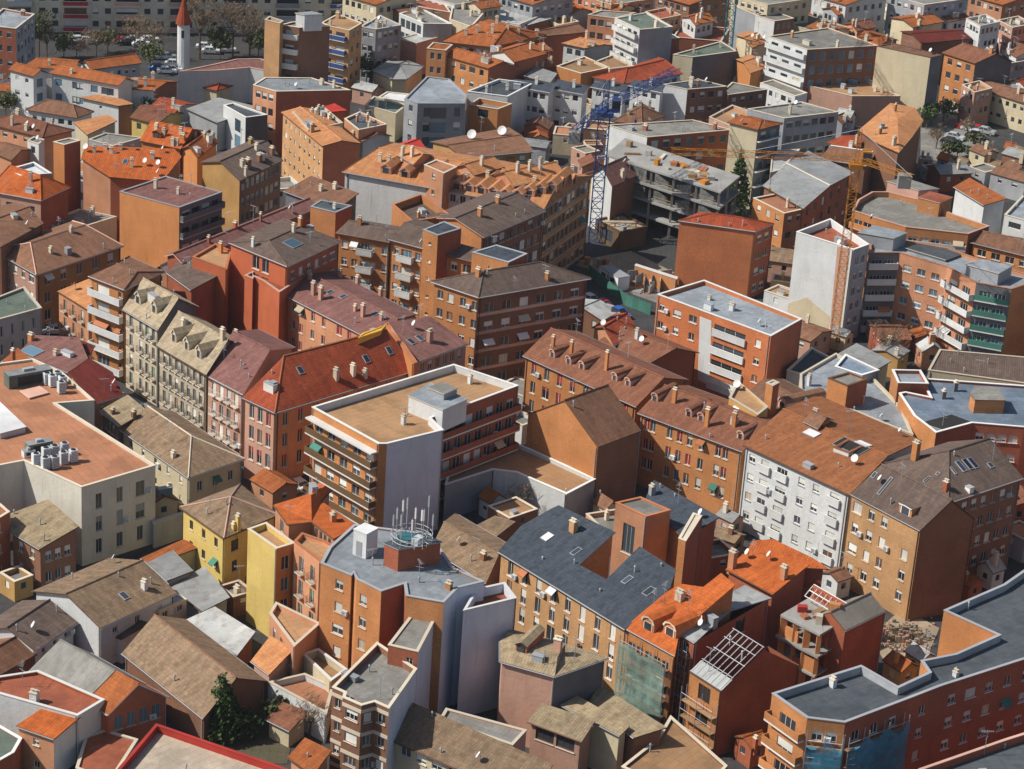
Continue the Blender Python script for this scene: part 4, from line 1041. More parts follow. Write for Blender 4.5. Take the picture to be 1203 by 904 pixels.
B('brick_flats', 'brick flats under a wide grey brown roof with a rank of solar panels', [(530, 412), (860, 585), (1200, 472)], 13.5, roof='hip', rise=3.2, ridge='FR', hip=(0, .45), wm='brick_brown', rm='tile_greybrown', W={1: dict(n=7, w=1.1, h=1.5, top=.8, bp=.6)}, ch=[(705, 385, 2.4, .9, 'brick_orange'), (845, 530, 1.3, .7, 'brick_red')], cat='apartment block',
  sky=[(915, 420, .8, 1.9, 'solar'), (945, 410, .8, 1.9, 'solar'), (970, 405, .8, 1.9, 'solar'), (760, 480, .4, 1.2), (880, 440, .4, 1.3), (810, 455, .5, .6), (1050, 415, .8, .9)], fascia='trim_pink', eave=.2)
tile('f2')
B('flat_roofed_building', 'low cream building with a pale grey flat roof and white vents', [(0, 350), (130, 425), (300, 470), (430, 525), (600, 592), (535, 440), (350, 250), (190, 160), (0, 270)], 9.0, roof='flat', ph=.35, wm='render_cream', rm='membrane_grey', coping='trim_cream', W={i: BLANK for i in range(5)}, ch=[(45, 330, 1.6, .6, 'render_white'), (170, 415, 1.0, .6, 'render_white'), (325, 425, 1.3, .6, 'render_white'), (212, 455, .9, .6, 'render_white'), (240, 430, .9, .6, 'render_white')], dish=[(175, 460, .6), (435, 520, .6)], ant=[(120, 400, 2.5)], cat='building')
B('stair_tower', 'square red brick stair tower standing on the pale grey flat roof', [(148, 292), (252, 335), (358, 300), (255, 262)], 12.5, roof='flat', ph=.15, wm='brick_orange', rm='gravel_grey', W={0: BLANK, 1: blank('brick_red')}, cat='tower', coping='trim_brown')
B('flat_roofed_building', 'small block with a blue grey roof behind the red brick stair tower', [(185, 230), (330, 277), (420, 250), (240, 165)], 10.0, roof='flat', ph=.3, wm='render_grey', rm='membrane_blue', W={0: BLANK, 1: BLANK}, coping='trim_white', cat='building')
B('sunken_roof', 'sunken dark blue roof in the shade of the red brick balcony block', [(-70, 250), (50, 285), (190, 195), (60, 130)], 7.0, roof='flat', ph=.3, wm='render_grey', rm='membrane_dark', W={0: BLANK, 1: BLANK}, cat='building')  # dark roofing painted in for a shadowed void
B('workshop', 'grey ridged workshop roof beside the bare grey tree', [(185, 170), (400, 250), (485, 200), (300, 105)], 6.0, slope=.1, wm='render_cream', rm='corrugated_grey', W={0: BLANK, 1: BLANK}, cat='workshop', ridgem='none')
fb = B('flat_roofed_building', 'wide red brick building with blue grey flat roofs and a white rimmed light well', [(525, 372), (605, 492), (722, 582), (915, 530), (1190, 553), (1420, 560), (1420, 332), (1190, 332), (640, 292), (690, 392), (560, 365)], 11.0, roof='flat', ph=.35, wm='brick_red', rm='membrane_blue', coping='trim_white',
  W={0: blank('brick_orange'), 1: blank('brick_orange'), 2: BLANK, 3: dict(n=4, w=1.25, h=1.2, top=1.4, bp=.7, sill='trim_white'), 4: {}}, ch=[(760, 400, 1.2, .7, 'render_darkgrey'), (822, 360, 1.4, .7, 'render_darkgrey')], cat='building', dish=[(1045, 470, .7, -.9)])
rbox(fb, [(905, 375), (930, 405), (1088, 408), (1055, 345), (930, 335)], 2.2, 2.6, 'brick_orange', 'gravel_grey', coping='trim_brown')
rbox(fb, [(650, 528), (770, 568), (900, 522), (805, 486)], .06, .3, 'trim_white', 'interior', name='light_well')  # shallow box; its dark top paints the shade down the well
B('flat_roofed_building', 'raised brick corner with a white rim beside the wide blue grey roofs', [(488, 247), (520, 318), (682, 322), (640, 250)], 12.2, roof='flat', ph=.5, wm='brick_red', rm='membrane_grey', coping='trim_white', W={0: blank('brick_orange'), 1: BLANK}, cat='building')
B('market_hall', 'long low hall with a dusty mauve brown roof at the right edge', [(680, 250), (1300, 335), (1300, 190), (740, 140)], 6.0, roof='flat', ph=.1, wm='render_cream', rm='tile_greybrown', W={0: BLANK}, cat='hall', clut=6)

# ------------------------------------------------------------------ middle distance, right
tile('b3')
gb = B('apartment_block', 'tall white walled block with a crane mast rising along its blank wall', [(165, 205), (427, 287), (497, 262), (320, 145)], 16.5, roof='flat', ph=1.1, wm='render_white', rm='terrace_red', coping='trim_white', W={0: BLANK, 1: dict(n=2, w=1.0, h=1.3, top=1.6, fh=2.7, sill='trim_white', wm='render_grey')}, cat='apartment block', vent=[(300, 210)])
g2 = B('apartment_block', 'red brick flats with rows of wide windows, awnings and a green glazed end', [(497, 300), (635, 300), (852, 364), (985, 437), (1147, 466), (1290, 420), (1000, 330), (860, 280), (640, 240), (500, 262)], 14.5, roof='flat', ph=.6, wm='brick_salmon', rm='membrane_grey', coping='brick_salmon',
  W={0: dict(n=2, w=1.8, h=1.4, top=1.2, fh=2.8, st='nosill', wm='render_darkgrey', longbal=.7, solid=True, rail='render_white', bp=.2), 1: dict(n=3, w=1.5, h=1.15, top=1.7, fh=2.85, bp=.45, sill='trim_white', gm='glass_blue'), 2: dict(n=2, w=1.9, h=1.5, top=1.5, fh=2.85, longbal=1.0, rail='render_white', solid=True, bp=.3), 3: dict(n=3, w=1.9, h=1.6, top=1.2, fh=2.6, bp=.4, bm='blind_green', wm='render_darkgrey', longbal=.5, solid=True, rail='awning_green', slab='trim_white', gm='glass_blue'), 4: blank('brick_orange')}, cat='apartment block')  # dark grey behind the left balconies paints the shade of their recess
rbox(g2, [(450, 205), (610, 232), (668, 208), (520, 175)], 2.4, 3.2, 'render_grey', 'membrane_grey')
rbox(g2, [(942, 352), (1088, 392), (1150, 358), (1010, 330)], 2.2, 3.0, 'render_grey', 'membrane_grey')
rbox(g2, [(660, 275), (845, 330), (925, 300), (720, 262)], .5, 1.0, 'render_darkgrey', 'membrane_dark', name='roof_deck')
# awnings hang from the red brick flats
tile('f5')
hb = B('apartment_block', 'brick apartment block with a rounded corner and a white gallery under its orange parapet', [(278, 577), (400, 617), (560, 665), (893, 702), (1005, 660), (820, 600), (640, 520), (470, 478), (382, 478), (308, 520)], 15.0, roof='flat', ph=.9, wm='brick_orange', rm='gravel_grey', coping='trim_pink',
  W={0: dict(n=2, top=1.3, w=1.6, h=1.4, longbal=.8, solid=True, rail='brick_orange', slab='trim_pink'), 1: dict(n=2, top=1.5, w=1.6, h=1.5), 2: dict(n=6, w=1.5, h=1.5, top=1.5, fh=2.9, bp=.8, longbal=.7, solid=True, rail='render_white', slab='trim_pink', bm='blind_white'), 3: blank('brick_red')}, cat='apartment block')
rbox(hb, [(465, 420), (630, 468), (735, 460), (560, 405)], 2.2, 3.2, 'trim_pink', 'gravel_grey', name='laundry_room')
rbox(hb, [(628, 505), (742, 535), (808, 505), (690, 475)], 2.6, 4.0, 'brick_orange', 'terrace_red')
B('house', 'white house with a bright orange hipped roof and a grey side wall', [(815, 450), (975, 548), (1100, 513), (900, 402)], 12.0, slope=.12, wm='render_white', rm='tile_orange', W={0: BLANK, 1: blank('render_grey')}, cat='house')
B('white_flats', 'pale blue white flats with strip windows cut by the right edge', [(1085, 600), (1300, 660), (1300, 520), (1180, 500)], 13.0, roof='flat', ph=.4, wm='render_white', rm='membrane_grey', W={0: dict(n=3, w=2.4, h=1.1, top=.9)}, cat='apartment block', far=True)
B('apartment_block', 'orange brick block with a brown tiled roof cut by the right edge', [(905, 745), (1330, 850), (1400, 760), (985, 690)], 13.5, roof='hip', rise=1.2, wm='brick_orange', rm='tile_brown', W={0: dict(n=5, w=1.6, h=1.2, top=.9, bp=.3)}, cat='apartment block')
tile('b2')
B('brick_building', 'orange brick building with a huge blank side wall and a low orange roof', [(765, 152), (1117, 202), (1200, 168)], 12.5, roof='hip', rise=1.2, hip=(.3, .3), wm='brick_rust', rm='tile_red', W={0: blank('brick_rust'), 1: dict(n=2, w=1.4, h=1.3, top=1.0, wm='brick_red')}, cat='building', eave=.1, fascia='trim_terracotta')
rb = B('apartment_block', 'red brick block with a pale grey flat roof and a stack of white balconies', [(668, 490), (1187, 680), (1328, 602), (882, 425)], 13.5, roof='flat', ph=.6, wm='brick_rust', rm='membrane_grey', coping='trim_white',
  W={0: dict(cols=(.05, .19, .33, .655, .9), w=1.05, h=1.2, top=1.3, fh=2.95, bp=.5, alt={3: ('solid', 6.0, 1.75)}, bw=(6.3, .35), bal='render_white', slab='trim_white', sill='trim_white'), 1: blank('brick_red')}, vent=[(900, 510, .6), (1010, 555, .6)], ch=[(1008, 562, 1.0, .8, 'render_white'), (905, 515, .5, .5, 'render_white')], cat='apartment block')
tile('e7')
B('arched_building', 'low dark brown building with a vaulted arch in the shade of the concrete frame', [(270, 262), (400, 330), (545, 300), (420, 230)], 3.6, roof='flat', ph=.3, wm='render_darkbrown', rm='earth', W={0: dict(n=1, w=3.2, h=2.2, top=.7, rows=1, bp=0, fm='trim_brown', st='nosill'), 1: BLANK}, cat='building', coping='trim_brown')  # walls coloured dark to hold the shadow they stand in
B('brick_wall', 'low red brick boundary wall with a white top stepping down from the blank orange wall', [(478, 508), (700, 580), (706, 570), (486, 500)], 3.0, roof='flat', ph=.02, wm='brick_orange', rm='trim_white', W={0: BLANK}, cat='wall', coping='trim_white')
tile('b2')
B('old_house', 'red roofed low houses with white dishes between the grey roofed block and the upper row', [(400, 700), (640, 800), (860, 755), (600, 650)], 8.5, rise=1.6, wm='brick_red', rm='tile_redbrown', W={0: BLANK, 1: blank('brick_red')}, ch=[(575, 690, 1.4, .6, 'render_white'), (640, 800, .9, .6)][:1], dish=[(600, 715, .7, -.8)], cat='house')
B('red_roofed_house', 'small bright red tiled gable house beside the upper orange row', [(370, 640), (470, 722), (580, 655)], 9.0, rise=1.6, ridge='FR', wm='render_salmon', rm='tile_red', W={0: BLANK, 1: blank('brick_red')}, dish=[(425, 640, .7, -.7)], cat='house')

# ------------------------------------------------------------------ middle distance, centre and left
tile('b1')
B('corner_flats', 'ochre brick corner flats under a brown hipped roof with a small inset balcony', [(798, 430), (1018, 503), (1530, 416)], 16.5, roof='hip', rise=2.2, ridge='FR', hip=(.25, .25), wm='brick_orange', rm='tile_greybrown', W={0: dict(cols=(.15, .38, .66, .92), w=1.1, h=1.4, top=1.0, bp=.5), 1: dict(n=6, w=1.6, h=1.5, top=1.3, wm='brick_brown', band='trim_pink', bandz=3.3, bandh=.5)}, ch=[(1015, 405, 1.1, .7), (1330, 420, 1.0, .6)], cat='apartment block', fascia='trim_pink')
B('ochre_flats', 'ochre brick flats with glazed balcony stacks left of the dark capped stair tower', [(365, 208), (612, 252), (720, 190), (480, 150)], 16.0, roof='hip', rise=1.0, wm='brick_orange', rm='tile_greybrown', W={0: dict(cols=(.13, .33, .55, .67, .93), w=1.0, h=1.3, top=1.0, alt={2: ('solid', 1.8, 1.7)}, bal='render_white', gm='glass_blue'), 1: blank('brick_orange')}, ch=[(475, 172, 1.2, .6)], cat='apartment block', fascia='trim_pink')
B('ochre_flats', 'ochre brick flats projecting forward under the dark capped stair tower', [(606, 237), (768, 280), (900, 205), (745, 140)], 16.4, roof='hip', rise=1.0, wm='brick_orange', rm='tile_greybrown', W={0: dict(cols=(.18, .5, .85), w=1.0, h=1.3, top=1.1, alt={1: ('solid', 2.0, 1.8)}, bal='render_white', gm='glass_blue'), 1: BLANK}, cat='apartment block', fascia='trim_pink')
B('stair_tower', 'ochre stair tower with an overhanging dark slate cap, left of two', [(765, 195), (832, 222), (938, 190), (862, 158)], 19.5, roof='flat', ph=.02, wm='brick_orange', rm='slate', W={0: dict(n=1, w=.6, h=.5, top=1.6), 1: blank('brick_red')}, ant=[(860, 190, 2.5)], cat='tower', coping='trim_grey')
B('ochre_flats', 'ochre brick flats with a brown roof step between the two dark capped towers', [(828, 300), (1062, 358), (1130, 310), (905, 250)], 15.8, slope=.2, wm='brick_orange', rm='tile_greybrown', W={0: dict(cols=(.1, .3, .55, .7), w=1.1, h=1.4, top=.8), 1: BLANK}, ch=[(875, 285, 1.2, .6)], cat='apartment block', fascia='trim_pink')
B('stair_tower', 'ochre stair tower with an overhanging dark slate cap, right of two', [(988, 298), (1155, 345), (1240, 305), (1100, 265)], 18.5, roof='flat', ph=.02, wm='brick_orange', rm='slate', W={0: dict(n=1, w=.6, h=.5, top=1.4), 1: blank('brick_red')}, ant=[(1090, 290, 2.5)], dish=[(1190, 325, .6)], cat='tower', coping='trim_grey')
tile('f1')
B('brown_roofed_block', 'block with a broad brown roof and a dark glassy side above the shaded street', [(545, 570), (850, 674), (1182, 532)], 16.0, rise=1.6, ridge='FR', wm='brick_orange', rm='tile_greybrown', W={0: BLANK, 1: dict(n=8, w=1.5, h=1.7, top=.7, wm='brick_brown', bp=.2, fm='trim_pink')}, ch=[(830, 560, 1.3, .7), (925, 490, 1.0, .7), (655, 590, 1.0, .5)], cat='apartment block', fascia='trim_pink')
B('roof_terrace', 'ochre walled roof terrace block with white chimneys behind the left dark capped tower', [(365, 500), (470, 590), (680, 560), (520, 445)], 16.5, roof='flat', ph=1.2, wm='brick_orange', rm='tile_greybrown', W={0: BLANK, 1: BLANK}, ch=[(505, 570, 1.0, .5), (600, 545, 1.2, .5), (660, 560, 1.2, .5)], cat='building', coping='trim_terracotta')
og = B('orange_roofed_block', 'large block with gabled pale orange roofs and a vast white party wall', [(100, 325), (1175, 520), (1432, 348), (370, 170)], 15.0, roof='hip', rise=2.0, hip=(.05, .05), wm='render_white', rm='tile_ochre', W={0: dict(cols=(.55, .6, .65, .7, .75, .8, .85, .9, .95), w=1.1, h=1.4, top=.5, bp=.4), 1: dict(n=11, w=1.5, h=1.8, top=.6, wm='render_mustard', fm='trim_pink', bp=.3, band='trim_pink', bandz=.2)}, cat='apartment block', fascia='trim_terracotta',
  dorm=[(x, y, dict(w=2.0, h=1.2, g=.7, wm='render_salmon', fr='trim_pink', arch=False)) for x, y in ((330, 335), (430, 355), (560, 385), (640, 405), (705, 418), (770, 430), (835, 442), (900, 455), (965, 468), (1030, 472), (1090, 455), (1150, 440), (1210, 425), (1270, 408), (1330, 392))],
  ch=[(300, 270, 1.2, .6), (345, 290, 1.6, .6), (620, 350, 1.5, .6), (650, 340, 1.2, .6), (870, 370, 1.4, .6), (1180, 340, 2.0, .7), (1230, 330, 1.8, .7), (1280, 320, 2.0, .7), (1320, 345, 1.6, .6), (1120, 400, 1.4, .6), (760, 380, 1.3, .6)])
B('salmon_penthouse', 'salmon attic house with a flat lid in the middle of the pale orange roofs', [(535, 290), (640, 335), (710, 300), (600, 262)], 18.6, roof='flat', ph=.1, wm='render_salmon', rm='terrace_terracotta', W={0: dict(n=1, w=.8, h=.9), 1: BLANK}, ch=[(585, 270, .9, .5)], cat='house')
B('attic_house', 'pale orange gabled attic right of the salmon attic house', [(690, 300), (800, 345), (960, 300)], 17.2, rise=1.2, ridge='FR', wm='render_salmon', rm='tile_ochre', W={0: dict(n=1, w=.8, h=.9), 1: dict(n=4, w=.7, h=.9, top=.4, bp=0)}, ch=[(840, 290, 1.3, .6), (740, 310, 1.3, .6)], cat='house')
B('attic_house', 'pale orange gabled attic at the right end of the pale orange roofs', [(900, 340), (1010, 400), (1290, 345)], 17.2, rise=1.5, ridge='FR', wm='render_salmon', rm='tile_ochre', W={0: dict(n=1, w=.8, h=.9), 1: dict(n=5, w=.7, h=.9, top=.4, bp=0)}, ch=[(1030, 330, 1.6, .6), (1095, 320, 1.6, .6), (1150, 310, 1.8, .6)], cat='house')
B('attic_house', 'pale orange attic with a row of chimneys left of the salmon attic house', [(395, 235), (480, 285), (580, 235), (500, 195)], 17.4, rise=1.0, wm='render_salmon', rm='tile_ochre', W={0: BLANK, 1: dict(n=2, w=.8, h=.9, bp=0)}, ch=[(420, 240, 1.4, .6), (470, 245, 1.6, .6), (560, 215, 1.3, .6)], cat='house')
B('red_roofed_house', 'white gabled house with a bright red sheet roof', [(298, 215), (368, 268), (545, 200), (470, 150)], 10.0, rise=.9, ridge='FR', wm='render_white', rm='red_sheet', W={0: BLANK, 1: BLANK}, cat='house')
B('brown_roofed_block', 'brown roof with two big white dishes behind the pale orange roofs', [(570, 165), (742, 250), (1118, 216), (985, 90)], 13.5, rise=.8, ridge='FR', wm='render_mustard', rm='tile_brown', W={0: BLANK, 1: dict(n=5, w=1.2, h=1.2, top=.7)}, dish=[(790, 150, 1.3, -.4), (950, 130, 1.3, -.4)], ch=[(608, 200, 1.0, .6)], cat='building')
tile('b1')
mr = B('mauve_roofed_row', 'pink terraced row with red panels under a long mauve roof lined with chimneys', [(100, 474), (560, 712), (735, 580), (285, 345)], 13.8, rise=1.5, wm='render_salmon', rm='tile_mauve',
  W={0: dict(cols=(.05, .15, .23, .35, .46, .62, .72, .85), w=.85, h=1.5, top=.6, fh=2.9, bp=.85, bm='blind_red', sill='trim_cream'), 1: BLANK},
  ch=[(155, 430, 1.7, .7, 'render_pink'), (265, 490, 1.9, .7, 'render_pink'), (298, 512, 1.9, .7, 'render_pink'), (490, 590, 1.8, .6, 'render_pink'), (248, 420, .8, .6, 'render_pink'), (575, 605, .9, .6, 'render_pink'), (455, 565, .8, .5, 'render_pink'), (300, 375, 1.0, .6, 'render_pink'), (385, 410, 1.1, .6, 'render_pink'), (465, 440, 1.1, .6, 'render_pink'), (570, 495, 1.1, .6, 'render_pink')], sky=[(400, 500, .9, 1.2), (340, 480, .9, 1.2), (545, 580, .9, 1.2)], cat='terraced row', fascia='trim_brown')
B('orange_pier', 'plain red orange end wall at the left of the mauve roofed row', [(36, 432), (104, 474), (180, 425), (110, 392)], 14.2, roof='flat', ph=.1, wm='render_redorange', rm='tile_mauve', W={0: BLANK, 1: BLANK}, cat='building', coping='trim_terracotta')
B('mauve_roofed_house', 'house with a mauve roof and dark window row right of the orange red roof', [(735, 800), (972, 713), (800, 590), (610, 615)], 13.8, slope=.26, wm='render_pink', rm='tile_mauve', W={0: dict(n=6, w=.9, h=1.5, top=.5, bp=.2)}, ch=[(795, 705, 1.7, .8, 'render_pink'), (690, 590, .8, .6)][:1], sky=[(710, 705, .9, 1.4), (750, 690, .9, 1.4)], cat='house', eave=.25)
B('party_wall', 'bright orange party wall rising between the orange red roof and the mauve roof', [(588, 625), (722, 806), (738, 800), (610, 618)], 14.9, roof='flat', ph=.02, wm='render_orange', rm='trim_terracotta', W={0: BLANK}, cat='wall', coping='trim_terracotta')
B('party_wall', 'yellow painted strip of wall on top of the big orange red roof', [(468, 690), (572, 656), (596, 630), (488, 668)], 17.4, roof='flat', ph=.02, wm='paint_yellow', coping='paint_yellow', rm='paint_yellow', W={0: BLANK, 1: BLANK}, cat='wall')  # sunlit look of the strip comes from its yellow colour
tile('f4')
B('orange_block', 'tall red orange block with a grey brown roof and a slot of dark windows', [(312, 385), (622, 512), (906, 378)], 18.5, roof='hip', rise=1.4, ridge='FR', hip=(.2, .2), wm='render_redorange', rm='tile_greybrown', W={0: dict(cols=(.45, .62), w=1.5, h=2.2, top=.4, rows=2, bp=0), 1: dict(n=6, w=1.1, h=1.3, top=1.2, wm='brick_red')}, ch=[(440, 405, 1.2, .5, 'render_white'), (465, 450, 1.0, .4, 'render_white'), (655, 330, 1.2, .5), (690, 300, 1.4, .6, 'brick_orange')], sky=[(650, 390, 2.6, 2.2, 'glass_blue')], dish=[(635, 215, .6)][:0], cat='apartment block', fascia='trim_pink', eave=.25)
B('orange_block', 'lower red orange block with a recessed slot in front of the tall one', [(395, 560), (438, 578), (446, 566), (498, 592), (580, 650), (720, 560), (540, 490)], 15.2, roof='flat', ph=.4, wm='render_redorange', rm='terrace_red', coping='trim_pink', W={0: BLANK, 1: BLANK, 2: BLANK, 3: BLANK}, cat='building')
B('orange_block', 'red orange terrace block with an ochre top left of the tall red orange block', [(118, 462), (300, 528), (325, 430), (240, 392)], 15.8, roof='flat', ph=.3, wm='render_redorange', rm='terrace_tan', W={0: BLANK, 1: BLANK}, ch=[(268, 440, 1.6, .6, 'render_orange'), (290, 380, 1.4, .5, 'render_orange')][:1], cat='building', coping='trim_terracotta')
B('long_wing', 'long mauve roofed wing above a red wall running behind the red orange blocks', [(-30, 455), (60, 492), (790, 195), (690, 160)], 14.2, rise=.9, ridge='FR', wm='brick_red', rm='tile_mauve', W={0: BLANK, 1: dict(n=10, w=.9, h=1.1, top=.6)}, ch=[(480, 270, 1.2, .4, 'brick_brown'), (345, 310, 1.0, .6), (205, 385, .9, .5)], ant=[(440, 280, 3)], dish=[(640, 225, .5)], cat='building', fascia='trim_pink')
B('brown_roofed_house', 'house with a brown roof and dark stepped edges against the vast white party wall', [(600, 110), (880, 215), (1002, 122), (750, 30)], 14.0, slope=.14, wm='render_darkgrey', rm='tile_brown', W={0: BLANK, 1: blank('render_darkgrey')}, ch=[(875, 100, .9, .7), (800, 110, .8, .6)], cat='house', fascia='trim_brown')
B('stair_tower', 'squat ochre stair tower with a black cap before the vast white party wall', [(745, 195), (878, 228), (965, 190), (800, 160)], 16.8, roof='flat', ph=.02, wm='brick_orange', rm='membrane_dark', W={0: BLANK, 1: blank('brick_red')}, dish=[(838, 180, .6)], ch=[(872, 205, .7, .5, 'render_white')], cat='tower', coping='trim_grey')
tile('b0')
B('grey_roofed_house', 'house with a grey brown roof behind the cream house with two dormers', [(760, 390), (870, 470), (1000, 400), (850, 300)], 13.5, slope=.12, wm='brick_red', rm='tile_greybrown', W={0: BLANK, 1: blank('brick_red')}, cat='house')
B('cream_house', 'cream four storey house with two big roof dormers and green shuttered balconies', [(558, 556), (720, 652), (905, 545)], 12.8, rise=3.2, wm='render_stone', rm='tile_pale', W={0: dict(cols=(.16, .47, .66, .86), w=.85, h=1.9, top=.45, fh=3.1, st='iron', bp=.6, bm='blind_green', band='trim_cream', bandz=.1), 1: blank('render_darkgrey')}, dorm=[(628, 530, dict(w=1.5, h=1.3, g=.8, wm='render_stone', fr='trim_cream', arch=False)), (702, 572, dict(w=1.5, h=1.3, g=.8, wm='render_stone', fr='trim_cream', arch=False))], ch=[(855, 500, 1.5, .8, 'render_stone'), (730, 440, 1.2, .6, 'render_stone')], cat='house', fascia='trim_brown', eave=.45)  # side gable coloured dark grey to paint its shade
B('cream_house', 'cream house with three dormers and a long row of iron balconies', [(712, 722), (940, 857), (1135, 722)], 11.8, rise=3.2, wm='render_stone', rm='tile_pale', W={0: dict(n=7, w=.85, h=1.9, top=.45, fh=3.1, st='iron', bp=.5, band='trim_cream', bandz=.1), 1: BLANK}, dorm=[(792, 705, dict(w=1.3, h=1.3, g=.8, wm='render_stone', fr='trim_cream', arch=False)), (850, 740, dict(w=1.3, h=1.3, g=.8, wm='render_stone', fr='trim_cream', arch=False)), (905, 778, dict(w=1.3, h=1.3, g=.8, wm='render_stone', fr='trim_cream', arch=False))], ch=[(1015, 695, 1.6, .7, 'render_stone'), (835, 640, 1.2, .6, 'render_stone'), (1075, 700, 1.4, .7, 'render_stone')], cat='house', fascia='trim_brown', eave=.45)
B('mauve_roofed_house', 'dusty mauve roofed house with white balconies left of the orange red corner roof', [(937, 856), (1108, 946), (1345, 730)], 11.5, rise=3.2, wm='render_pink', rm='tile_mauve', W={0: dict(n=4, w=.9, h=2.0, top=.5, fh=3.1, st='iron', bal='trim_white', bp=.8), 1: BLANK}, ch=[(1150, 640, 1.2, .9, 'render_stone')][:0], vent=[(1110, 830)], sky=[(1185, 830, .9, 2.0)], cat='house', fascia='trim_cream')
B('balcony_flats', 'narrow six storey flats with stacked white balconies under a mossy brown roof', [(403, 405), (567, 468), (748, 386), (590, 317)], 15.5, roof='hip', rise=.9, hip=(.2, .2), wm='brick_orange', rm='tile_brown', W={0: dict(cols=(.36, .86), w=2.6, h=1.7, top=.8, fh=2.9, alt={1: ('nosill', .7, .9)}, st='nosill', longbal=1.0, solid=True, rail='render_white', slab='trim_white', bp=.4), 1: dict(n=2)}, ch=[(440, 385, 1.0, .5), (455, 380, 1.0, .5)], cat='apartment block', fascia='trim_pink')
B('orange_house', 'small orange house with shuttered balcony windows left of the white balconies', [(262, 474), (402, 560), (520, 490), (405, 418)], 9.8, slope=.16, wm='render_salmon', rm='tile_ochre', W={0: dict(n=3, w=.8, h=1.8, top=.7, fh=3.0, st='iron', bp=.7, bm='blind_brown')}, cat='house', eave=.15)
B('corner_house', 'brown hipped roof house with white windows facing the street at the left edge', [(-40, 282), (166, 400), (563, 268), (330, 155)], 10.5, roof='hip', rise=2.2, ridge='FR', hip=(.15, .2), wm='render_pink', rm='tile_brown', W={0: dict(n=5, w=1.0, h=1.4, top=.6, bp=.9), 1: dict(n=5, w=1.3, h=1.8, top=.6, wm='render_mustard', bp=.2)}, ch=[(232, 300, .8, .6), (325, 205, .8, .6)], cat='house', ridgem='trim_pink')
gt = B('flat_roofed_building', 'building with a cluttered flat roof and a shaded purple grey wall at the left edge', [(-160, 560), (-80, 625), (190, 552), (110, 455)], 9.0, roof='flat', ph=.3, wm='render_grey', rm='terrace_green', W={0: BLANK, 1: dict(n=5, w=.5, h=1.8, top=1.2, bp=0)}, cat='building')
B('brown_gable_house', 'steep brown gable with a dark side at the left edge above the street', [(-150, 120), (0, 275), (200, 165), (70, 70)], 13.0, rise=1.0, ridge='FR', wm='brick_brown', rm='tile_brown', W={0: BLANK, 1: BLANK}, cat='house')
tile('e8')
B('mauve_roofed_house', 'low house with a faded mauve roof and a large glass skylight', [(100, 335), (362, 442), (468, 368), (420, 255), (185, 243)], 8.5, slope=.12, wm='render_pink', rm='tile_mauve', W={0: BLANK}, sky=[(170, 330, 3.0, 2.2, 'glass_blue')], ch=[(165, 270, .9, .8, 'render_orange'), (295, 350, .6, .6)], cat='house')
B('dark_red_house', 'low house with a dark wine red roof facing the narrow street', [(500, 608), (655, 560), (598, 440), (476, 366), (366, 445)], 7.6, slope=.25, wm='render_pink', rm='tile_darkred', W={0: dict(n=2, w=.8, h=1.4)}, cat='house')
B('dark_red_house', 'smaller dark red roof tucked behind the wine red one', [(390, 315), (480, 345), (505, 300), (425, 270)], 8.2, slope=.1, wm='render_pink', rm='tile_darkred', W={0: BLANK, 1: BLANK}, cat='house')
B('orange_house', 'small house with a sloping orange roof and chimney behind the green cooling plant', [(10, 380), (100, 450), (225, 430), (95, 310)], 8.4, slope=.14, wm='render_salmon', rm='tile_orange', W={0: BLANK, 1: BLANK}, ch=[(70, 385, 1.8, .6, 'brick_red')], cat='house')

wallpatch(rb, 0, 'b2', [(862, 590), (915, 610), (905, 905), (852, 880)], 'render_white')
wallpatch(gb, 0, 'b3', [(128, 530), (212, 503), (318, 590), (305, 680), (118, 640)], 'render_cream')
wallpatch(gb, 0, 'b3', [(352, 270), (405, 284), (362, 660), (318, 640)], 'render_pink', .04)
tile('e4')
B('attic_house', 'little brown tiled attic with a round window on the rust tiled roof', [(560, 520), (640, 560), (720, 510), (640, 475)], 14.6, rise=1.0, wm='render_salmon', rm='tile_brown', W={0: dict(n=1, w=.7, h=.8, top=.4), 1: BLANK}, cat='house')
B('light_well_wall', 'white walled light well sunk between the rust tiled roofs', [(720, 660), (800, 690), (885, 650), (800, 615)], 14.4, roof='flat', ph=1.6, wm='render_white', rm='interior', coping='tile_rust', W={0: BLANK, 1: BLANK}, cat='light well')
# ------------------------------------------------------------------ far left
FW_ = dict(far=True)
tile('f3')
B('orange_slab', 'block with a huge plain orange end wall and dark balconies down its right side', [(635, 476), (952, 562), (1180, 480), (880, 395)], 13.5, roof='flat', ph=.15, wm='render_orange', rm='tile_mauve', W={0: BLANK, 1: dict(n=4, w=2.0, h=1.5, top=.9, wm='render_darkgrey', longbal=.8, solid=True, rail='render_darkgrey', slab='trim_grey', bp=.2)}, cat='apartment block', coping='trim_grey', far=True)
tile('h1')
B('brown_block', 'long brown block with chimneyed grey brown roof behind the plain orange end wall', [(-30, 605), (250, 738), (558, 592), (330, 450)], 13.5, rise=1.8, ridge='FR', wm='render_mustard', rm='tile_greybrown', W={0: BLANK, 1: dict(n=9, w=1.2, h=1.6, top=.6, wm='brick_brown', bp=.4, bm='blind_cream')}, ch=[(270, 640, 1.2, .8), (310, 640, 1.4, .9, 'brick_brown'), (390, 600, 1.2, .8, 'brick_brown'), (480, 550, 1.2, .8, 'brick_brown'), (370, 520, 1.0, .7)], cat='apartment block', far=True)
tile('f3')
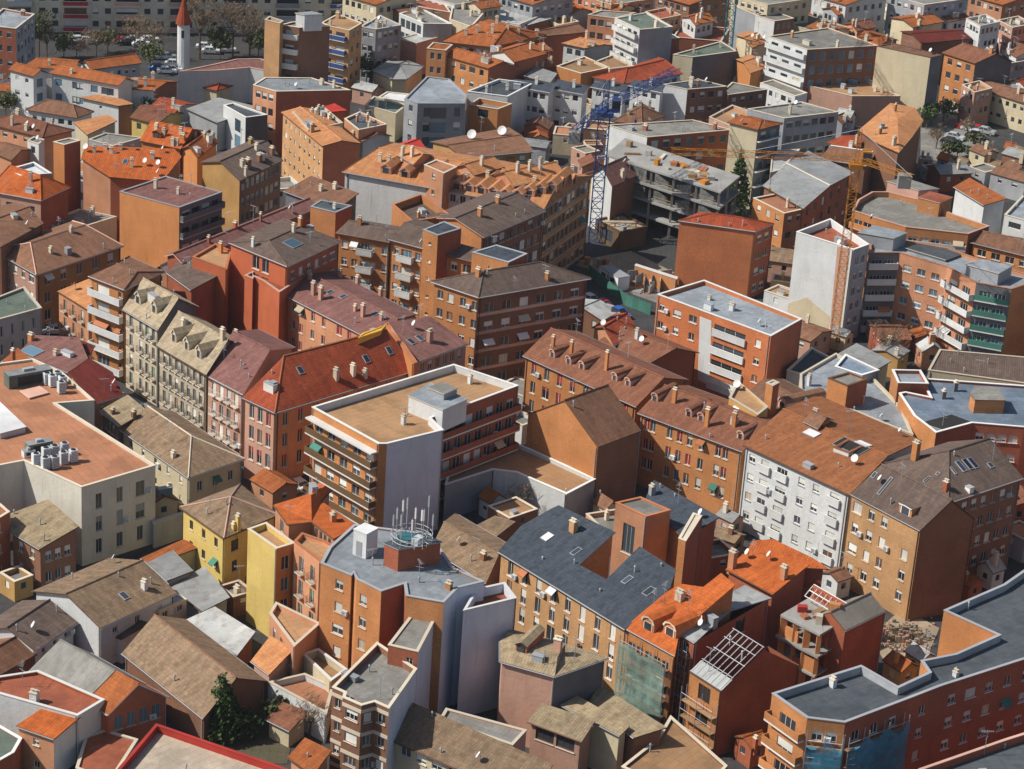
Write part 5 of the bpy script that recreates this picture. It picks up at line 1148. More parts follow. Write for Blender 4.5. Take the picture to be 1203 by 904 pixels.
B('orange_row', 'row under a vivid orange roof peppered with dishes and chimneys', [(580, 398), (862, 422), (965, 290), (925, 248), (450, 232), (430, 300)], 12.2, slope=.3, wm='render_salmon', rm='tile_vivid', W={0: blank('brick_red')}, dish=[(460, 260, .8, -.6), (775, 335, .7, -.7), (845, 345, .7, -.7), (715, 255, .5), (870, 268, .5)], ch=[(500, 265, 1.0, .6), (590, 270, 1.0, .6), (700, 345, 1.4, .5), (810, 300, 1.0, .7), (560, 250, .8, .6), (640, 250, .8, .6)], sky=[(665, 318, .9, 1.4)], cat='terraced row', far=True)
B('orange_row', 'gabled orange roofs with a lit ochre gable right of the dish covered row', [(740, 205), (960, 250), (1080, 150), (860, 112)], 12.6, rise=2.0, wm='render_orange', rm='tile_vivid', W={0: BLANK, 1: blank('brick_red')}, dorm=[(830, 190, dict(w=1.6, h=1.0, wm='tile_vivid', fr='interior', arch=False))], ch=[(870, 180, 1.2, .6), (940, 230, 1.0, .6), (960, 170, 1.0, .6), (830, 150, .9, .6)], cat='terraced row', far=True)
B('orange_row', 'small orange roofed house beside the brown block', [(950, 250), (1050, 300), (1160, 215), (1070, 165)], 12.2, rise=1.5, ridge='FR', wm='render_orange', rm='tile_orange', W={0: BLANK, 1: BLANK}, ch=[(1010, 200, .9, .6), (1100, 200, .8, .6), (1130, 190, .8, .6)], cat='house', far=True)
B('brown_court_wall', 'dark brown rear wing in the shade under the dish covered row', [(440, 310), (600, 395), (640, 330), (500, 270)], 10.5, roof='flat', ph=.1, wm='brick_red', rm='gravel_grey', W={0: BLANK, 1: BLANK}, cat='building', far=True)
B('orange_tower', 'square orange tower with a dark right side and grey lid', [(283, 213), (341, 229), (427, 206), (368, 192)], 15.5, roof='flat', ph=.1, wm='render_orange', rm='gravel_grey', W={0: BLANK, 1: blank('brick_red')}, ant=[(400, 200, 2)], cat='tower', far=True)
B('orange_mansard', 'pink house with a sloping orange roof and a white terrace behind it', [(-70, 470), (219, 523), (374, 452), (120, 330)], 10.5, roof='hip', rise=2.4, ridge='LF', hip=(.3, .1), wm='render_pink', rm='tile_vivid', W={0: dict(n=4, w=.9, h=1.1, top=1.4, wm='render_pink'), 1: blank('brick_red')}, cat='house', far=True, fascia='trim_white')
B('terrace_deck', 'white rimmed terrace with a pale blue pool cover behind the sloping orange roof', [(40, 360), (110, 392), (275, 380), (180, 320)], 12.4, roof='flat', ph=.5, wm='render_grey', rm='ac_white', W={0: BLANK, 1: BLANK}, coping='trim_white', cat='terrace', far=True)
B('salmon_house', 'long salmon house with a red brown hipped roof at the left edge', [(-80, 110), (226, 190), (396, 150), (90, 60)], 9.0, roof='hip', rise=1.3, hip=(.2, .2), wm='render_salmon', rm='tile_redbrown', W={0: dict(n=5, w=.8, h=1.0), 1: BLANK}, ch=[(140, 150, 1.0, .6)], cat='house', far=True)
B('brown_house', 'brown roofed house at the left edge below the long salmon house', [(-80, 250), (60, 310), (170, 250), (40, 215)], 9.0, rise=.9, wm='render_salmon', rm='tile_brown', W={0: BLANK, 1: BLANK}, cat='house', far=True)
B('white_bathroom_block', 'small white block with a dish between the brown roofed house and the orange tower', [(145, 205), (205, 225), (235, 200), (180, 185)], 10.5, roof='flat', ph=.2, wm='render_white', rm='gravel_grey', W={0: dict(n=1), 1: BLANK}, dish=[(205, 212, .6)], cat='building', far=True)
B('ochre_roof_house', 'low house with a two way sandy roof left of the gabled orange roofs', [(388, 108), (462, 175), (622, 100), (572, 66)], 6.5, slope=.14, wm='render_cream', rm='tile_ochre', W={0: BLANK, 1: BLANK}, cat='house', far=True)
B('flat_roofed_building', 'grey flat roofed workshop in front of the sandy roof', [(470, 200), (600, 235), (760, 190), (560, 165)], 7.0, roof='flat', ph=.2, wm='render_grey', rm='gravel_grey', W={0: BLANK, 1: BLANK}, cat='workshop', far=True)
B('street_row', 'grey roofed sheds and parked vans court behind the brown hipped corner house', [(230, 640), (360, 690), (620, 610), (420, 570)], 5.0, roof='flat', ph=.2, wm='render_white', rm='gravel_grey', W={0: BLANK, 1: BLANK}, cat='shed', far=True, clut=5)
tile('g1')
B('villa', 'villa with a ribbed brown hipped roof and white porch', [(180, 776), (545, 835), (665, 790), (330, 704)], 5.5, roof='hip', rise=1.5, hip=(.25, .25), wm='render_white', rm='tile_brown', W={0: dict(n=5, w=.9, h=1.1), 1: BLANK}, cat='villa', far=True)
B('white_house', 'white house with small square windows at the left end of the school', [(55, 492), (235, 542), (345, 516), (170, 465)], 9.5, roof='hip', rise=1.0, wm='render_white', rm='tile_orange', W={0: dict(n=2, w=.9, h=.9, top=.8), 1: dict(n=3, w=1.6, h=1.8, gm='glass_blue')}, cat='house', far=True)
B('school', 'white school wing with blue windows under a long orange roof', [(345, 516), (838, 607), (948, 570), (540, 470)], 9.5, rise=1.1, wm='render_white', rm='tile_orange', W={0: dict(cols=(.1, .36, .42, .64, .8, .88), w=1.6, h=1.5, top=.9, gm='glass_blue', bp=.2), 1: BLANK}, ch=[(505, 520, .7, .5)], cat='school', far=True)
B('school', 'rear orange roofed wing of the white school', [(160, 470), (540, 500), (565, 425), (350, 408)], 9.5, rise=.8, wm='render_white', rm='tile_orange', W={0: BLANK, 1: BLANK}, ch=[(350, 460, .8, .5)], cat='school', far=True)
B('school', 'school hall with a salmon roof and white gable behind the long orange wing', [(555, 450), (640, 494), (1005, 446), (920, 395)], 8.5, rise=1.2, ridge='FR', wm='render_white', rm='tile_orange', W={0: BLANK, 1: dict(n=6, w=.8, h=1.0, top=.9, wm='render_grey')}, cat='school', far=True)
B('white_house', 'white house with an orange roof and dark brown side right of the school', [(800, 622), (1090, 640), (1270, 578), (970, 545)], 7.5, rise=.9, wm='render_white', rm='tile_orange', W={0: BLANK, 1: blank('brick_brown')}, cat='house', far=True)
B('white_house', 'white gabled house with a tan roof in front of the school', [(560, 690), (835, 750), (945, 735), (760, 655)], 6.5, slope=.08, wm='render_white', rm='tile_ochre', W={0: dict(n=1, w=.6, h=.6), 1: blank('brick_brown')}, cat='house', far=True)
B('low_row', 'low mauve and red roofed houses with a yellow front below the tan gabled house', [(915, 830), (1110, 880), (1300, 800), (1060, 730)], 5.0, rise=1.0, wm='render_yellow', rm='tile_redbrown', W={0: dict(n=2), 1: BLANK}, cat='house', far=True)
B('low_row', 'red roofed low house right of the yellow fronted one', [(1050, 760), (1230, 800), (1400, 740), (1200, 690)], 5.5, rise=1.0, wm='render_white', rm='tile_red', W={0: BLANK, 1: BLANK}, cat='house', far=True)
B('dark_apartments', 'dark brick apartments with a pale grey flat roof in the top left corner', [(-120, 180), (113, 205), (245, 102), (20, 62)], 12.5, roof='flat', ph=.3, wm='brick_red', rm='membrane_grey', W={0: dict(n=3), 1: dict(n=5, w=1.2, h=1.6, wm='render_grey')}, cat='apartment block', far=True)
# the long slab of flats along the top edge
tile('a0')
for i, (x0, x1, lab) in enumerate([(-120, 165, 'far left beige flats in the long slab, half hidden by the dark brick corner'), (165, 408, 'beige flats with red awnings, second module of the long slab from the left'), (408, 642, 'beige flats with a salmon awning, third module of the long slab from the left'),
                                   (642, 890, 'beige flats with two pink awnings, straight behind the red cone tower'), (890, 1130, 'beige flats with grey balconies right of the red cone tower'), (1130, 1370, 'beige flats with pale balconies behind the round bare trees'), (1370, 1620, 'beige flats with blue balconies at the right end of the long slab')]):
    d = 16
    b_ = B('slab_of_flats', lab, [(x0, 145 + (x0 + 120) * .008), (x1, 145 + (x1 + 120) * .008), (x1 + d, 95), (x0 + d, 95)], 27.0, qz=0, roof='flat', ph=.4, wm='render_flats', rm='gravel_grey',
      W={0: dict(cols=(.12, .36, .74), w=1.4, h=1.35, top=1.1, fh=2.9, bp=.25, alt={2: ('solid', 5.0, 2.2)}, bw=(5.4, .9), fm='trim_grey', bal=('trim_white', 'trim_red', 'trim_pink', 'trim_pink', 'trim_grey', 'trim_grey', 'crane_blue')[i], slab='trim_white')}, cat='apartment block', far=True, group='modules of the long slab of flats')
tile('g2')
B('church', 'pale church hall with a long bowed wall and thin mauve roof edge', [(55, 508), (330, 500), (560, 480), (770, 520), (770, 455), (640, 418), (470, 420), (330, 452), (100, 500)], 7.5, roof='flat', ph=.1, wm='render_white', rm='tile_mauve', W={0: BLANK, 1: BLANK, 2: BLANK}, coping='trim_pink', cat='church', far=True)
B('red_roofed_hall', 'low hall with a dull red hipped roof against the bowed church wall', [(138, 600), (330, 642), (458, 602), (205, 524)], 4.0, roof='hip', rise=.9, hip=(.2, .2), wm='render_cream', rm='tile_red', W={0: BLANK, 1: BLANK}, cat='hall', far=True)
B('warehouse', 'warehouse with a dark grey ribbed roof below the bowed church wall', [(110, 770), (330, 870), (640, 760), (340, 690)], 6.0, slope=.06, wm='render_grey', rm='corrugated_grey', W={0: BLANK, 1: BLANK}, cat='warehouse', far=True)
B('brown_tower', 'brown apartment tower with a sunlit tan side at the end of the slab', [(668, 142), (775, 168), (800, 150), (700, 118)], 23.0, roof='flat', ph=.3, wm='brick_tan', rm='gravel_grey', W={0: BLANK, 1: BLANK}, cat='apartment tower', far=True)
bt = B('brown_tower', 'brown apartment tower with white balconies and a white roof tank', [(780, 178), (912, 198), (1128, 188), (1050, 148), (860, 158)], 22.0, roof='flat', ph=.3, wm='brick_brown', rm='gravel_grey', W={0: dict(n=2, w=1.8, h=1.6, longbal=.8, solid=True, rail='trim_white'), 1: BLANK}, cat='apartment tower', far=True)
rbox(bt, [(888, 92), (950, 105), (1075, 100), (1000, 82)], 3.0, 3.4, 'render_white', 'membrane_grey')
B('red_roofed_hall', 'white walled shop with a rusty red roof at the foot of the brown tower', [(960, 470), (1080, 500), (1250, 470), (1060, 425)], 5.0, rise=.8, wm='render_white', rm='tile_red', W={0: BLANK, 1: BLANK}, cat='shop', far=True)
tile('h1')
B('art_shop', 'white fronted shop with a scarlet flank and slate blue side', [(135, 205), (292, 292), (447, 272), (205, 188)], 8.5, roof='flat', ph=.2, wm='render_white', rm='membrane_dark', W={0: dict(n=1, w=2.2, h=2.6, top=1.2, fh=3.2, gm='glass_blue', bp=0, cols=(.66,)), 1: blank('render_darkgrey')}, cat='shop', far=True, coping='trim_white')
B('brick_flats', 'tan brick flats with many small lit windows and a dark red gable end', [(540, 252), (832, 492), (1108, 472)], 12.5, rise=.8, wm='brick_tan', rm='tile_ochre', W={0: dict(every=2.2, w=.8, h=1.0, top=.8, fh=2.5, bp=.95), 1: blank('brick_red')}, cat='apartment block', far=True)
B('grey_roof_deck', 'roof deck crowded with glass and tables above the tan brick flats', [(620, 250), (735, 380), (980, 330), (850, 220)], 12.9, roof='flat', ph=.4, wm='render_cream', rm='membrane_dark', W={0: BLANK, 1: BLANK}, cat='terrace', coping='trim_cream', far=True, clut=8)
B('red_block', 'long dark red block with a pale grey flat roof above the red canopies', [(345, 62), (508, 108), (1035, 98), (760, 12), (430, 8)], 12.5, roof='flat', ph=.1, wm='brick_red', rm='membrane_grey', W={0: dict(n=4, w=1.2, h=1.5, wm='render_salmon'), 1: BLANK}, cat='apartment block', coping='trim_cream', far=True, vent=[(570, 70), (740, 50)])
B('red_canopy_house', 'house with a bright red canopy roof in front of the long dark red block', [(800, 225), (850, 255), (1010, 240), (920, 190)], 10.5, slope=.1, wm='brick_red', rm='red_sheet', W={0: BLANK, 1: BLANK}, dish=[(915, 255, .7)][:0], cat='house', far=True)
B('glass_deck_house', 'tan house with a cluttered glass roof deck right of the dark red gable', [(990, 300), (1090, 380), (1290, 340), (1100, 250)], 11.0, roof='flat', ph=.4, wm='render_salmon', rm='membrane_dark', W={0: BLANK, 1: BLANK}, cat='house', far=True, clut=9, coping='trim_cream')
B('red_tile_row', 'dull red tiled row stepping down beside the dark red gable', [(1000, 410), (1120, 460), (1330, 420), (1150, 360)], 9.0, rise=1.0, wm='render_grey', rm='tile_redbrown', W={0: BLANK, 1: BLANK}, ch=[(1050, 430, 1.0, .6), (1170, 440, 1.0, .6)], cat='terraced row', far=True)

# ------------------------------------------------------------------ far centre
tile('g3')
B('tan_block', 'tan block with blue balconies and a flat tan roof left of the dishes yard', [(-150, 172), (62, 218), (152, 166), (-20, 100)], 15.0, roof='flat', ph=.2, wm='brick_tan', rm='terrace_tan', W={0: dict(n=2, w=2.2, h=1.6, bal='crane_blue', st='solid'), 1: dict(n=2)}, cat='apartment block', far=True)
B('lilac_block', 'lilac grey block with a cluttered roof behind the tan one', [(140, 190), (250, 210), (430, 180), (280, 110)], 12.0, roof='flat', ph=.3, wm='render_grey', rm='membrane_grey', W={0: dict(n=3), 1: dict(n=4)}, cat='apartment block', far=True, clut=6)
B('modern_block', 'modern grey building outlined by white frames with a dark green roof', [(415, 98), (585, 168), (790, 172), (560, 55)], 10.5, roof='flat', ph=.2, wm='render_white', rm='gravel_grey', W={0: dict(n=4, w=1.6, h=2.0, bp=.1), 1: blank('render_grey')}, cat='building', far=True, coping='trim_white')
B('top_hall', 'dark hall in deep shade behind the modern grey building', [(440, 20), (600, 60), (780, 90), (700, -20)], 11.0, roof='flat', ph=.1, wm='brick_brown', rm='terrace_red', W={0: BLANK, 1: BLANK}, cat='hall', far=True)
B('long_shed', 'long pale roofed shed with a brown front above the grey pavilion', [(395, 277), (540, 308), (862, 216), (700, 200)], 7.5, roof='flat', ph=.1, wm='render_pink', rm='corrugated_pale', W={0: BLANK, 1: BLANK}, cat='shed', far=True)
B('pavilion', 'many sided grey hipped pavilion beside a small green lawn', [(220, 500), (360, 562), (470, 562), (592, 470), (480, 430), (330, 432)], 5.0, roof='pyramid', rise=1.2, wm='render_cream', rm='corrugated_grey', W={0: BLANK, 1: BLANK, 2: BLANK}, cat='pavilion', far=True)
tile('a1')
B('grey_offices', 'grey office block with a slanted pale roof and dark window bays', [(680, 452), (740, 474), (955, 474), (962, 432), (885, 362), (782, 350)], 12.0, roof='flat', ph=.2, wm='render_grey', rm='membrane_grey', W={0: dict(n=1), 1: dict(cols=(.2, .45, .85), w=1.4, h=2.0, alt={1: ('nosill', 3.4, 2.4)}, gm='glass_blue', bp=.1)}, cat='office block', far=True, coping='trim_grey')
B('orange_brick_house', 'orange brick house with a ridge of orange tiles and a dark red end', [(865, 255), (1062, 312), (1200, 300), (960, 235)], 10.5, rise=1.2, wm='brick_orange', rm='tile_orange', W={0: dict(n=4, w=1.1, h=1.3), 1: blank('brick_red')}, cat='house', far=True)
B('orange_brick_tower', 'orange brick stair tower with cream windows left of the orange tile ridge', [(782, 222), (868, 232), (900, 205), (810, 195)], 12.0, roof='flat', ph=.1, wm='brick_orange', rm='tile_orange', W={0: dict(n=3, w=.9, h=1.4), 1: BLANK}, cat='building', far=True)
B('jumbled_roofs', 'jumble of orange roofs with many pale chimneys, largest of the far centre', [(850, 190), (1080, 215), (1330, 160), (1060, 85)], 11.5, roof='hip', rise=2.4, hip=(.25, .25), wm='render_salmon', rm='tile_orange', W={0: dict(n=6), 1: dict(n=5)}, ch=[(960, 160, 1.2, .6), (1010, 150, 1.4, .6), (1080, 150, 1.6, .6), (1150, 130, 1.2, .6), (1100, 110, 1.5, .6), (1000, 110, 1.5, .6), (1200, 150, 1.3, .6)], cat='building', far=True)
B('jumbled_roofs', 'small orange roof with a white gable right of the orange tile ridge', [(1070, 240), (1180, 285), (1330, 245), (1190, 200)], 11.0, rise=1.4, ridge='FR', wm='render_white', rm='tile_orange', W={0: BLANK, 1: blank('brick_red')}, cat='house', far=True)
B('dark_flat_block', 'block with a black flat roof and broad white rim', [(965, 418), (1150, 442), (1265, 382), (1110, 362)], 9.5, roof='flat', ph=.5, wm='render_white', rm='membrane_dark', W={0: BLANK, 1: BLANK}, coping='trim_white', cat='building', far=True)
B('ochre_terrace_house', 'ochre house with a roof terrace and open loggia below the white rimmed black roof', [(972, 478), (1106, 500), (1170, 475), (1020, 448)], 9.5, roof='flat', ph=.9, wm='render_orange', rm='gravel_grey', W={0: dict(n=1, w=2.4, h=1.6, rows=1, top=.5, bp=0), 1: BLANK}, cat='house', far=True)
B('pale_top_building', 'pale building with a blank beige end behind the jumble of orange roofs', [(885, 90), (985, 125), (1060, 40), (900, 15)], 11.0, roof='flat', ph=.2, wm='render_cream', rm='gravel_grey', W={0: BLANK, 1: BLANK}, cat='building', far=True)
B('pale_top_building', 'long pale blue grey roofed market at the top edge', [(980, 70), (1200, 115), (1330, 60), (1050, 20)], 9.0, roof='flat', ph=.2, wm='render_white', rm='corrugated_pale', W={0: dict(n=6, w=1.6, h=1.2)}, cat='building', far=True)
B('court_house', 'small house with a mossy court roof left of the grey offices', [(500, 480), (640, 520), (690, 480), (540, 440)], 6.0, roof='flat', ph=.2, wm='render_cream', rm='terrace_green', W={0: BLANK, 1: BLANK}, cat='house', far=True, clut=3)
B('white_roofed_shop', 'white roofed shop beside the lawn', [(560, 445), (680, 465), (700, 430), (600, 420)], 5.0, roof='flat', ph=.1, wm='render_white', rm='dish_white', W={0: BLANK, 1: BLANK}, cat='shop', far=True)

tile('g4')
B('grey_roofed_hall', 'hall with a pale blue grey roof and white front at the top edge', [(-100, 132), (125, 178), (292, 132), (60, 45)], 8.5, slope=.05, wm='render_white', rm='corrugated_pale', W={0: dict(n=6, w=1.0, h=1.0), 1: blank('brick_brown')}, cat='hall', far=True)
B('orange_roofed_house', 'white house with a bright orange roof and grey blue end at the top edge', [(255, 32), (425, 102), (575, 76), (430, -5)], 8.5, rise=1.0, wm='render_white', rm='tile_vivid', W={0: dict(n=4), 1: blank('render_grey')}, cat='house', far=True)
B('orange_roofed_house', 'dull orange roofed house behind the pink apartments', [(590, 40), (760, 80), (890, 50), (760, 5)], 10.0, rise=1.0, wm='render_cream', rm='tile_orange', W={0: BLANK, 1: BLANK}, cat='house', far=True)
B('brown_barn', 'brown roofed hall with dark doors and a long dark red wall', [(135, 232), (232, 258), (552, 226), (400, 164)], 8.0, rise=.8, ridge='FR', wm='brick_red', rm='tile_brown', W={0: dict(n=1, w=2.6, h=2.6, top=.6, bp=0), 1: BLANK}, cat='hall', far=True)
B('orange_roofed_house', 'white terraced house with a tan roof and a long grey wall', [(355, 306), (522, 342), (795, 330), (610, 270)], 7.0, rise=.7, wm='render_white', rm='tile_ochre', W={0: dict(n=3, w=1.4, h=1.4), 1: blank('render_grey')}, cat='house', far=True)
B('pink_apartments', 'salmon apartments with a chequer of dark windows', [(545, 106), (738, 132), (885, 92), (640, 75)], 12.5, roof='flat', ph=.2, wm='render_salmon', rm='gravel_grey', W={0: dict(n=3, w=1.4, h=1.5), 1: dict(n=3)}, cat='apartment block', far=True)
B('white_apartments', 'white apartments stepping forward in bays under a greenish roof', [(735, 130), (912, 212), (1145, 192), (960, 90)], 13.5, roof='flat', ph=.2, wm='render_white', rm='terrace_green', W={0: dict(n=4, w=1.4, h=1.4, st='solid', bal='render_white'), 1: blank('render_grey')}, cat='apartment block', far=True)
B('white_deck_house', 'dark red house with a bright white roof deck', [(905, 242), (962, 282), (1192, 270), (1100, 224)], 10.0, roof='flat', ph=.2, wm='brick_red', rm='dish_white', W={0: blank('render_white'), 1: BLANK}, cat='house', far=True, coping='trim_white')
B('big_orange_roof', 'big flat spreading orange red roof in the far centre', [(572, 548), (800, 592), (1215, 522), (1040, 408)], 7.5, roof='hip', rise=1.6, ridge='FR', hip=(.1, .3), wm='render_white', rm='tile_red', W={0: BLANK, 1: dict(n=7, w=1.4, h=1.2)}, cat='hall', far=True)
B('tan_deck_house', 'tan flat roofed house left of the big spreading roof', [(325, 470), (497, 522), (700, 480), (520, 400)], 8.5, roof='flat', ph=.3, wm='render_orange', rm='terrace_tan', W={0: BLANK, 1: BLANK}, cat='house', far=True, clut=3)
B('pale_deck_house', 'pale stepped house with small roof rooms above the big spreading roof', [(590, 440), (700, 490), (870, 470), (720, 390)], 8.5, roof='flat', ph=.3, wm='render_cream', rm='terrace_tan', W={0: dict(n=2), 1: BLANK}, cat='house', far=True, clut=3)
B('orange_gable_house', 'house with two orange gables and dark red ends at the left of the far centre', [(-70, 330), (85, 384), (302, 362), (110, 268)], 9.5, rise=1.2, ridge='FR', wm='brick_orange', rm='tile_orange', W={0: BLANK, 1: blank('brick_red')}, cat='house', far=True)
B('red_wall_house', 'low dark red house in front of the two orange gables', [(-60, 470), (90, 510), (330, 470), (200, 405)], 8.0, rise=1.0, ridge='FR', wm='brick_red', rm='tile_orange', W={0: BLANK, 1: BLANK}, cat='house', far=True)
B('green_grey_shed', 'grey green shed roof with a tan front above the slate roofs', [(85, 540), (280, 585), (330, 520), (180, 470)], 8.0, slope=.1, wm='render_pink', rm='corrugated_grey', W={0: BLANK, 1: BLANK}, cat='shed', far=True)
for (q, lab) in (([(-40, 600), (275, 655), (330, 590), (20, 560)], 'slate roofed white row, leftmost of the blue roofs'), ([(275, 625), (512, 668), (562, 612), (335, 560)], 'slate roofed house with a pale blue front of three windows'), ([(562, 615), (802, 658), (832, 602), (590, 580)], 'slate roofed house with a long white eave under the big orange roof'), ([(832, 605), (1065, 655), (1095, 602), (870, 565)], 'slate roofed house with twin white chimneys beside the blue crane jib')):
    B('slate_house', lab, q, 9.0, slope=.3, wm='render_white', rm='slate', W={0: dict(n=5, w=1.2, h=1.2, top=.5), 1: BLANK}, ch=[(q[0][0] * .4 + q[2][0] * .6, q[0][1] * .4 + q[2][1] * .6, 1.2, .6, 'render_white')], cat='house', far=True, fascia='trim_white', group='slate roofed row')
tile('a2')
B('white_box_house', 'house with a bright white blank front and a dark brown side under a blue roof', [(692, 386), (806, 410), (988, 396), (860, 364)], 9.5, roof='flat', ph=.1, wm='brick_brown', rm='slate', W={0: blank('render_white'), 1: dict(n=4)}, cat='house', far=True)
B('green_flat_house', 'low dark house with a grey green flat roof right of the bright white front', [(970, 412), (992, 434), (1170, 410), (1010, 376)], 8.0, roof='flat', ph=.15, wm='brick_brown', rm='gravel_grey', W={0: BLANK, 1: dict(n=4)}, cat='house', far=True)
B('brown_hip_house', 'brown pyramid roof house with a white gable wall beside the blue crane', [(460, 555), (600, 568), (705, 530), (600, 470)], 8.0, roof='pyramid', rise=2.0, wm='render_white', rm='tile_brown', W={0: BLANK, 1: BLANK}, cat='house', far=True)
B('brick_offices', 'brick block with a pale flat roof and white front wall behind the concrete frame', [(440, 572), (622, 628), (1010, 594), (830, 548)], 12.5, roof='flat', ph=.15, wm='brick_red', rm='gravel_grey', W={0: blank('render_white'), 1: dict(n=7, w=1.5, h=1.6)}, vent=[(780, 600), (830, 585), (550, 590)], cat='building', far=True, coping='trim_cream')
B('small_white_house', 'small white gabled house with a mauve roof beside the blue crane', [(375, 775), (462, 800), (560, 835)][:0] or [(360, 795), (463, 852), (575, 802)], 10.0, rise=2.6, ridge='FR', wm='render_white', rm='tile_mauve', W={0: BLANK, 1: blank('brick_brown')}, cat='house', far=True)
B('pink_deck_house', 'pinkish roof rooms and terraces behind the cream end wall', [(905, 535), (1010, 580), (1200, 545), (1010, 480)], 10.0, roof='flat', ph=.4, wm='render_pink', rm='terrace_tan', W={0: BLANK, 1: BLANK}, cat='house', far=True, clut=4)
B('teal_court', 'red and pink court house left of the teal crane', [(740, 170), (960, 190), (1000, 130), (780, 110)], 8.0, roof='flat', ph=.3, wm='brick_red', rm='terrace_red', W={0: BLANK, 1: BLANK}, cat='house', far=True, clut=4)
B('grey_wall_house', 'long grey wall house with a weedy roof left of the teal crane', [(740, 250), (830, 262), (1030, 235), (960, 190)], 9.0, roof='flat', ph=.2, wm='render_darkgrey', rm='terrace_green', W={0: blank('render_cream'), 1: BLANK}, cat='house', far=True, clut=3)
# ------------------------------------------------------------------ far right
tile('h3')
B('cream_flats', 'flats with a tall cream blank side and an orange roof', [(85, 142), (306, 197), (482, 152), (262, 100)], 16.0, roof='hip', rise=.8, hip=(.3, 0), wm='render_cream', rm='tile_orange', W={0: BLANK, 1: dict(n=4, w=1.6, h=1.6, wm='render_darkgrey', gm='glass_blue', longbal=.6)}, cat='apartment block', far=True)
B('lilac_flats', 'lilac grey flats with a flat grey roof right of the cream side wall', [(230, 50), (490, 117), (872, 72), (610, 0)], 13.0, roof='flat', ph=.25, wm='render_grey', rm='gravel_grey', W={0: BLANK, 1: dict(n=7, w=1.6, h=1.4, bp=.3)}, cat='apartment block', far=True)
B('warehouse', 'wide warehouse with dusty grey ridged roofs and pale roof lights beside the yellow crane', [(335, 592), (625, 754), (985, 500), (660, 345)], 9.5, rise=.9, wm='brick_brown', rm='corrugated_grey', W={0: BLANK, 1: dict(n=6, w=1.2, h=1.6, wm='brick_red')}, cat='warehouse', far=True, ridgem='trim_cream')
B('warehouse', 'small pale sheet roof at the back of the dusty warehouse', [(405, 345), (390, 500), (470, 480), (600, 335)], 10.0, roof='flat', ph=.05, wm='render_white', rm='corrugated_pale', W={0: BLANK, 1: BLANK}, cat='warehouse', far=True)
B('gabled_workshop', 'workshop with white bordered gables beyond the dusty warehouse', [(740, 400), (1070, 450), (1200, 345), (880, 300)], 9.0, rise=1.2, wm='brick_brown', rm='tile_brown', W={0: BLANK, 1: BLANK}, cat='workshop', far=True, fascia='trim_white', ridgem='trim_white')
B('brick_corner_house', 'red brick corner house with shop awnings before the dusty warehouse', [(270, 680), (490, 790), (640, 755), (480, 640)], 9.0, roof='flat', ph=.3, wm='brick_orange', rm='terrace_terracotta', W={0: dict(n=3), 1: dict(n=2, wm='brick_brown')}, cat='house', far=True, clut=3)
tile('f5')
B('bowed_orange_house', 'house with a bowed sandy orange roof and a dark red side', [(310, 150), (400, 215), (525, 270), (600, 180), (655, 100), (610, 30), (480, 5)], 12.5, roof='pyramid', rise=1.6, wm='brick_brown', rm='tile_ochre', W={0: BLANK, 1: BLANK, 2: BLANK, 3: BLANK}, cat='house', far=True, ridgem='none', ch=[(505, 50, 1.4, .4)])
B('red_roof_flats', 'small red orange roof with a white gallery left of the bowed roof', [(140, 215), (265, 250), (420, 215), (300, 175)], 10.0, rise=.6, wm='render_white', rm='tile_red', W={0: dict(n=3), 1: BLANK}, cat='house', far=True, clut=2)
tile('g6')
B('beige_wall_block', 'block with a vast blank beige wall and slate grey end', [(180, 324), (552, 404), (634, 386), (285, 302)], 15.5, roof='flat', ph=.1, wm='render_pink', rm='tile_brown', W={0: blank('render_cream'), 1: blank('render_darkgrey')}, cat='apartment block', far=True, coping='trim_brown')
B('brick_flats', 'orange brick flats with lit lamps of windows and a slate blue gable', [(630, 367), (863, 442), (1138, 432)], 11.5, rise=2.0, wm='brick_orange', rm='tile_redbrown', W={0: dict(n=3, w=1.3, h=1.4, bp=.7), 1: blank('render_darkgrey')}, cat='apartment block', far=True)
B('maroon_roof_hall', 'hall with a broad maroon roof', [(340, 217), (492, 304), (842, 268), (700, 205)], 9.5, rise=.8, ridge='FR', wm='brick_brown', rm='tile_darkred', W={0: BLANK, 1: BLANK}, cat='hall', far=True)
B('orange_roof_row', 'row under an orange roof with a cream verge behind the maroon hall', [(270, 122), (432, 192), (650, 152), (480, 95)], 9.0, rise=.8, ridge='FR', wm='render_cream', rm='tile_orange', W={0: BLANK, 1: BLANK}, cat='terraced row', far=True)
B('long_brown_house', 'long low brown roofed house with white windows and a yellow door', [(840, 602), (1240, 732), (1340, 645), (985, 572)], 6.5, rise=.9, wm='render_cream', rm='tile_brown', W={0: dict(n=7, w=.9, h=1.1), 1: BLANK}, cat='house', far=True)
B('rust_roof_house', 'low rust roofed house at the right edge', [(1040, 330), (1150, 400), (1320, 350), (1200, 290)], 7.0, rise=.8, wm='render_white', rm='tile_redbrown', W={0: BLANK, 1: BLANK}, cat='house', far=True)
B('orange_roof_row', 'orange roofed house with chimneys left of the maroon hall', [(20, 280), (190, 330), (330, 280), (150, 215)], 10.0, rise=1.0, wm='render_salmon', rm='tile_orange', W={0: BLANK, 1: dict(n=3)}, cat='house', far=True, clut=3)
tile('a3')
B('balcony_flats', 'grey white flats with long balconies on their sunlit side and dark glass on the other', [(35, 167), (215, 228), (538, 210), (310, 128)], 14.5, roof='flat', ph=.2, wm='brick_orange', rm='gravel_grey', W={0: dict(n=3, w=2.0, h=1.3, longbal=.8, solid=True, rail='render_white', wm='render_white', bp=.3), 1: dict(n=7, w=1.4, h=1.8, wm='brick_brown', gm='glass_blue', bp=.1)}, cat='apartment block', far=True)
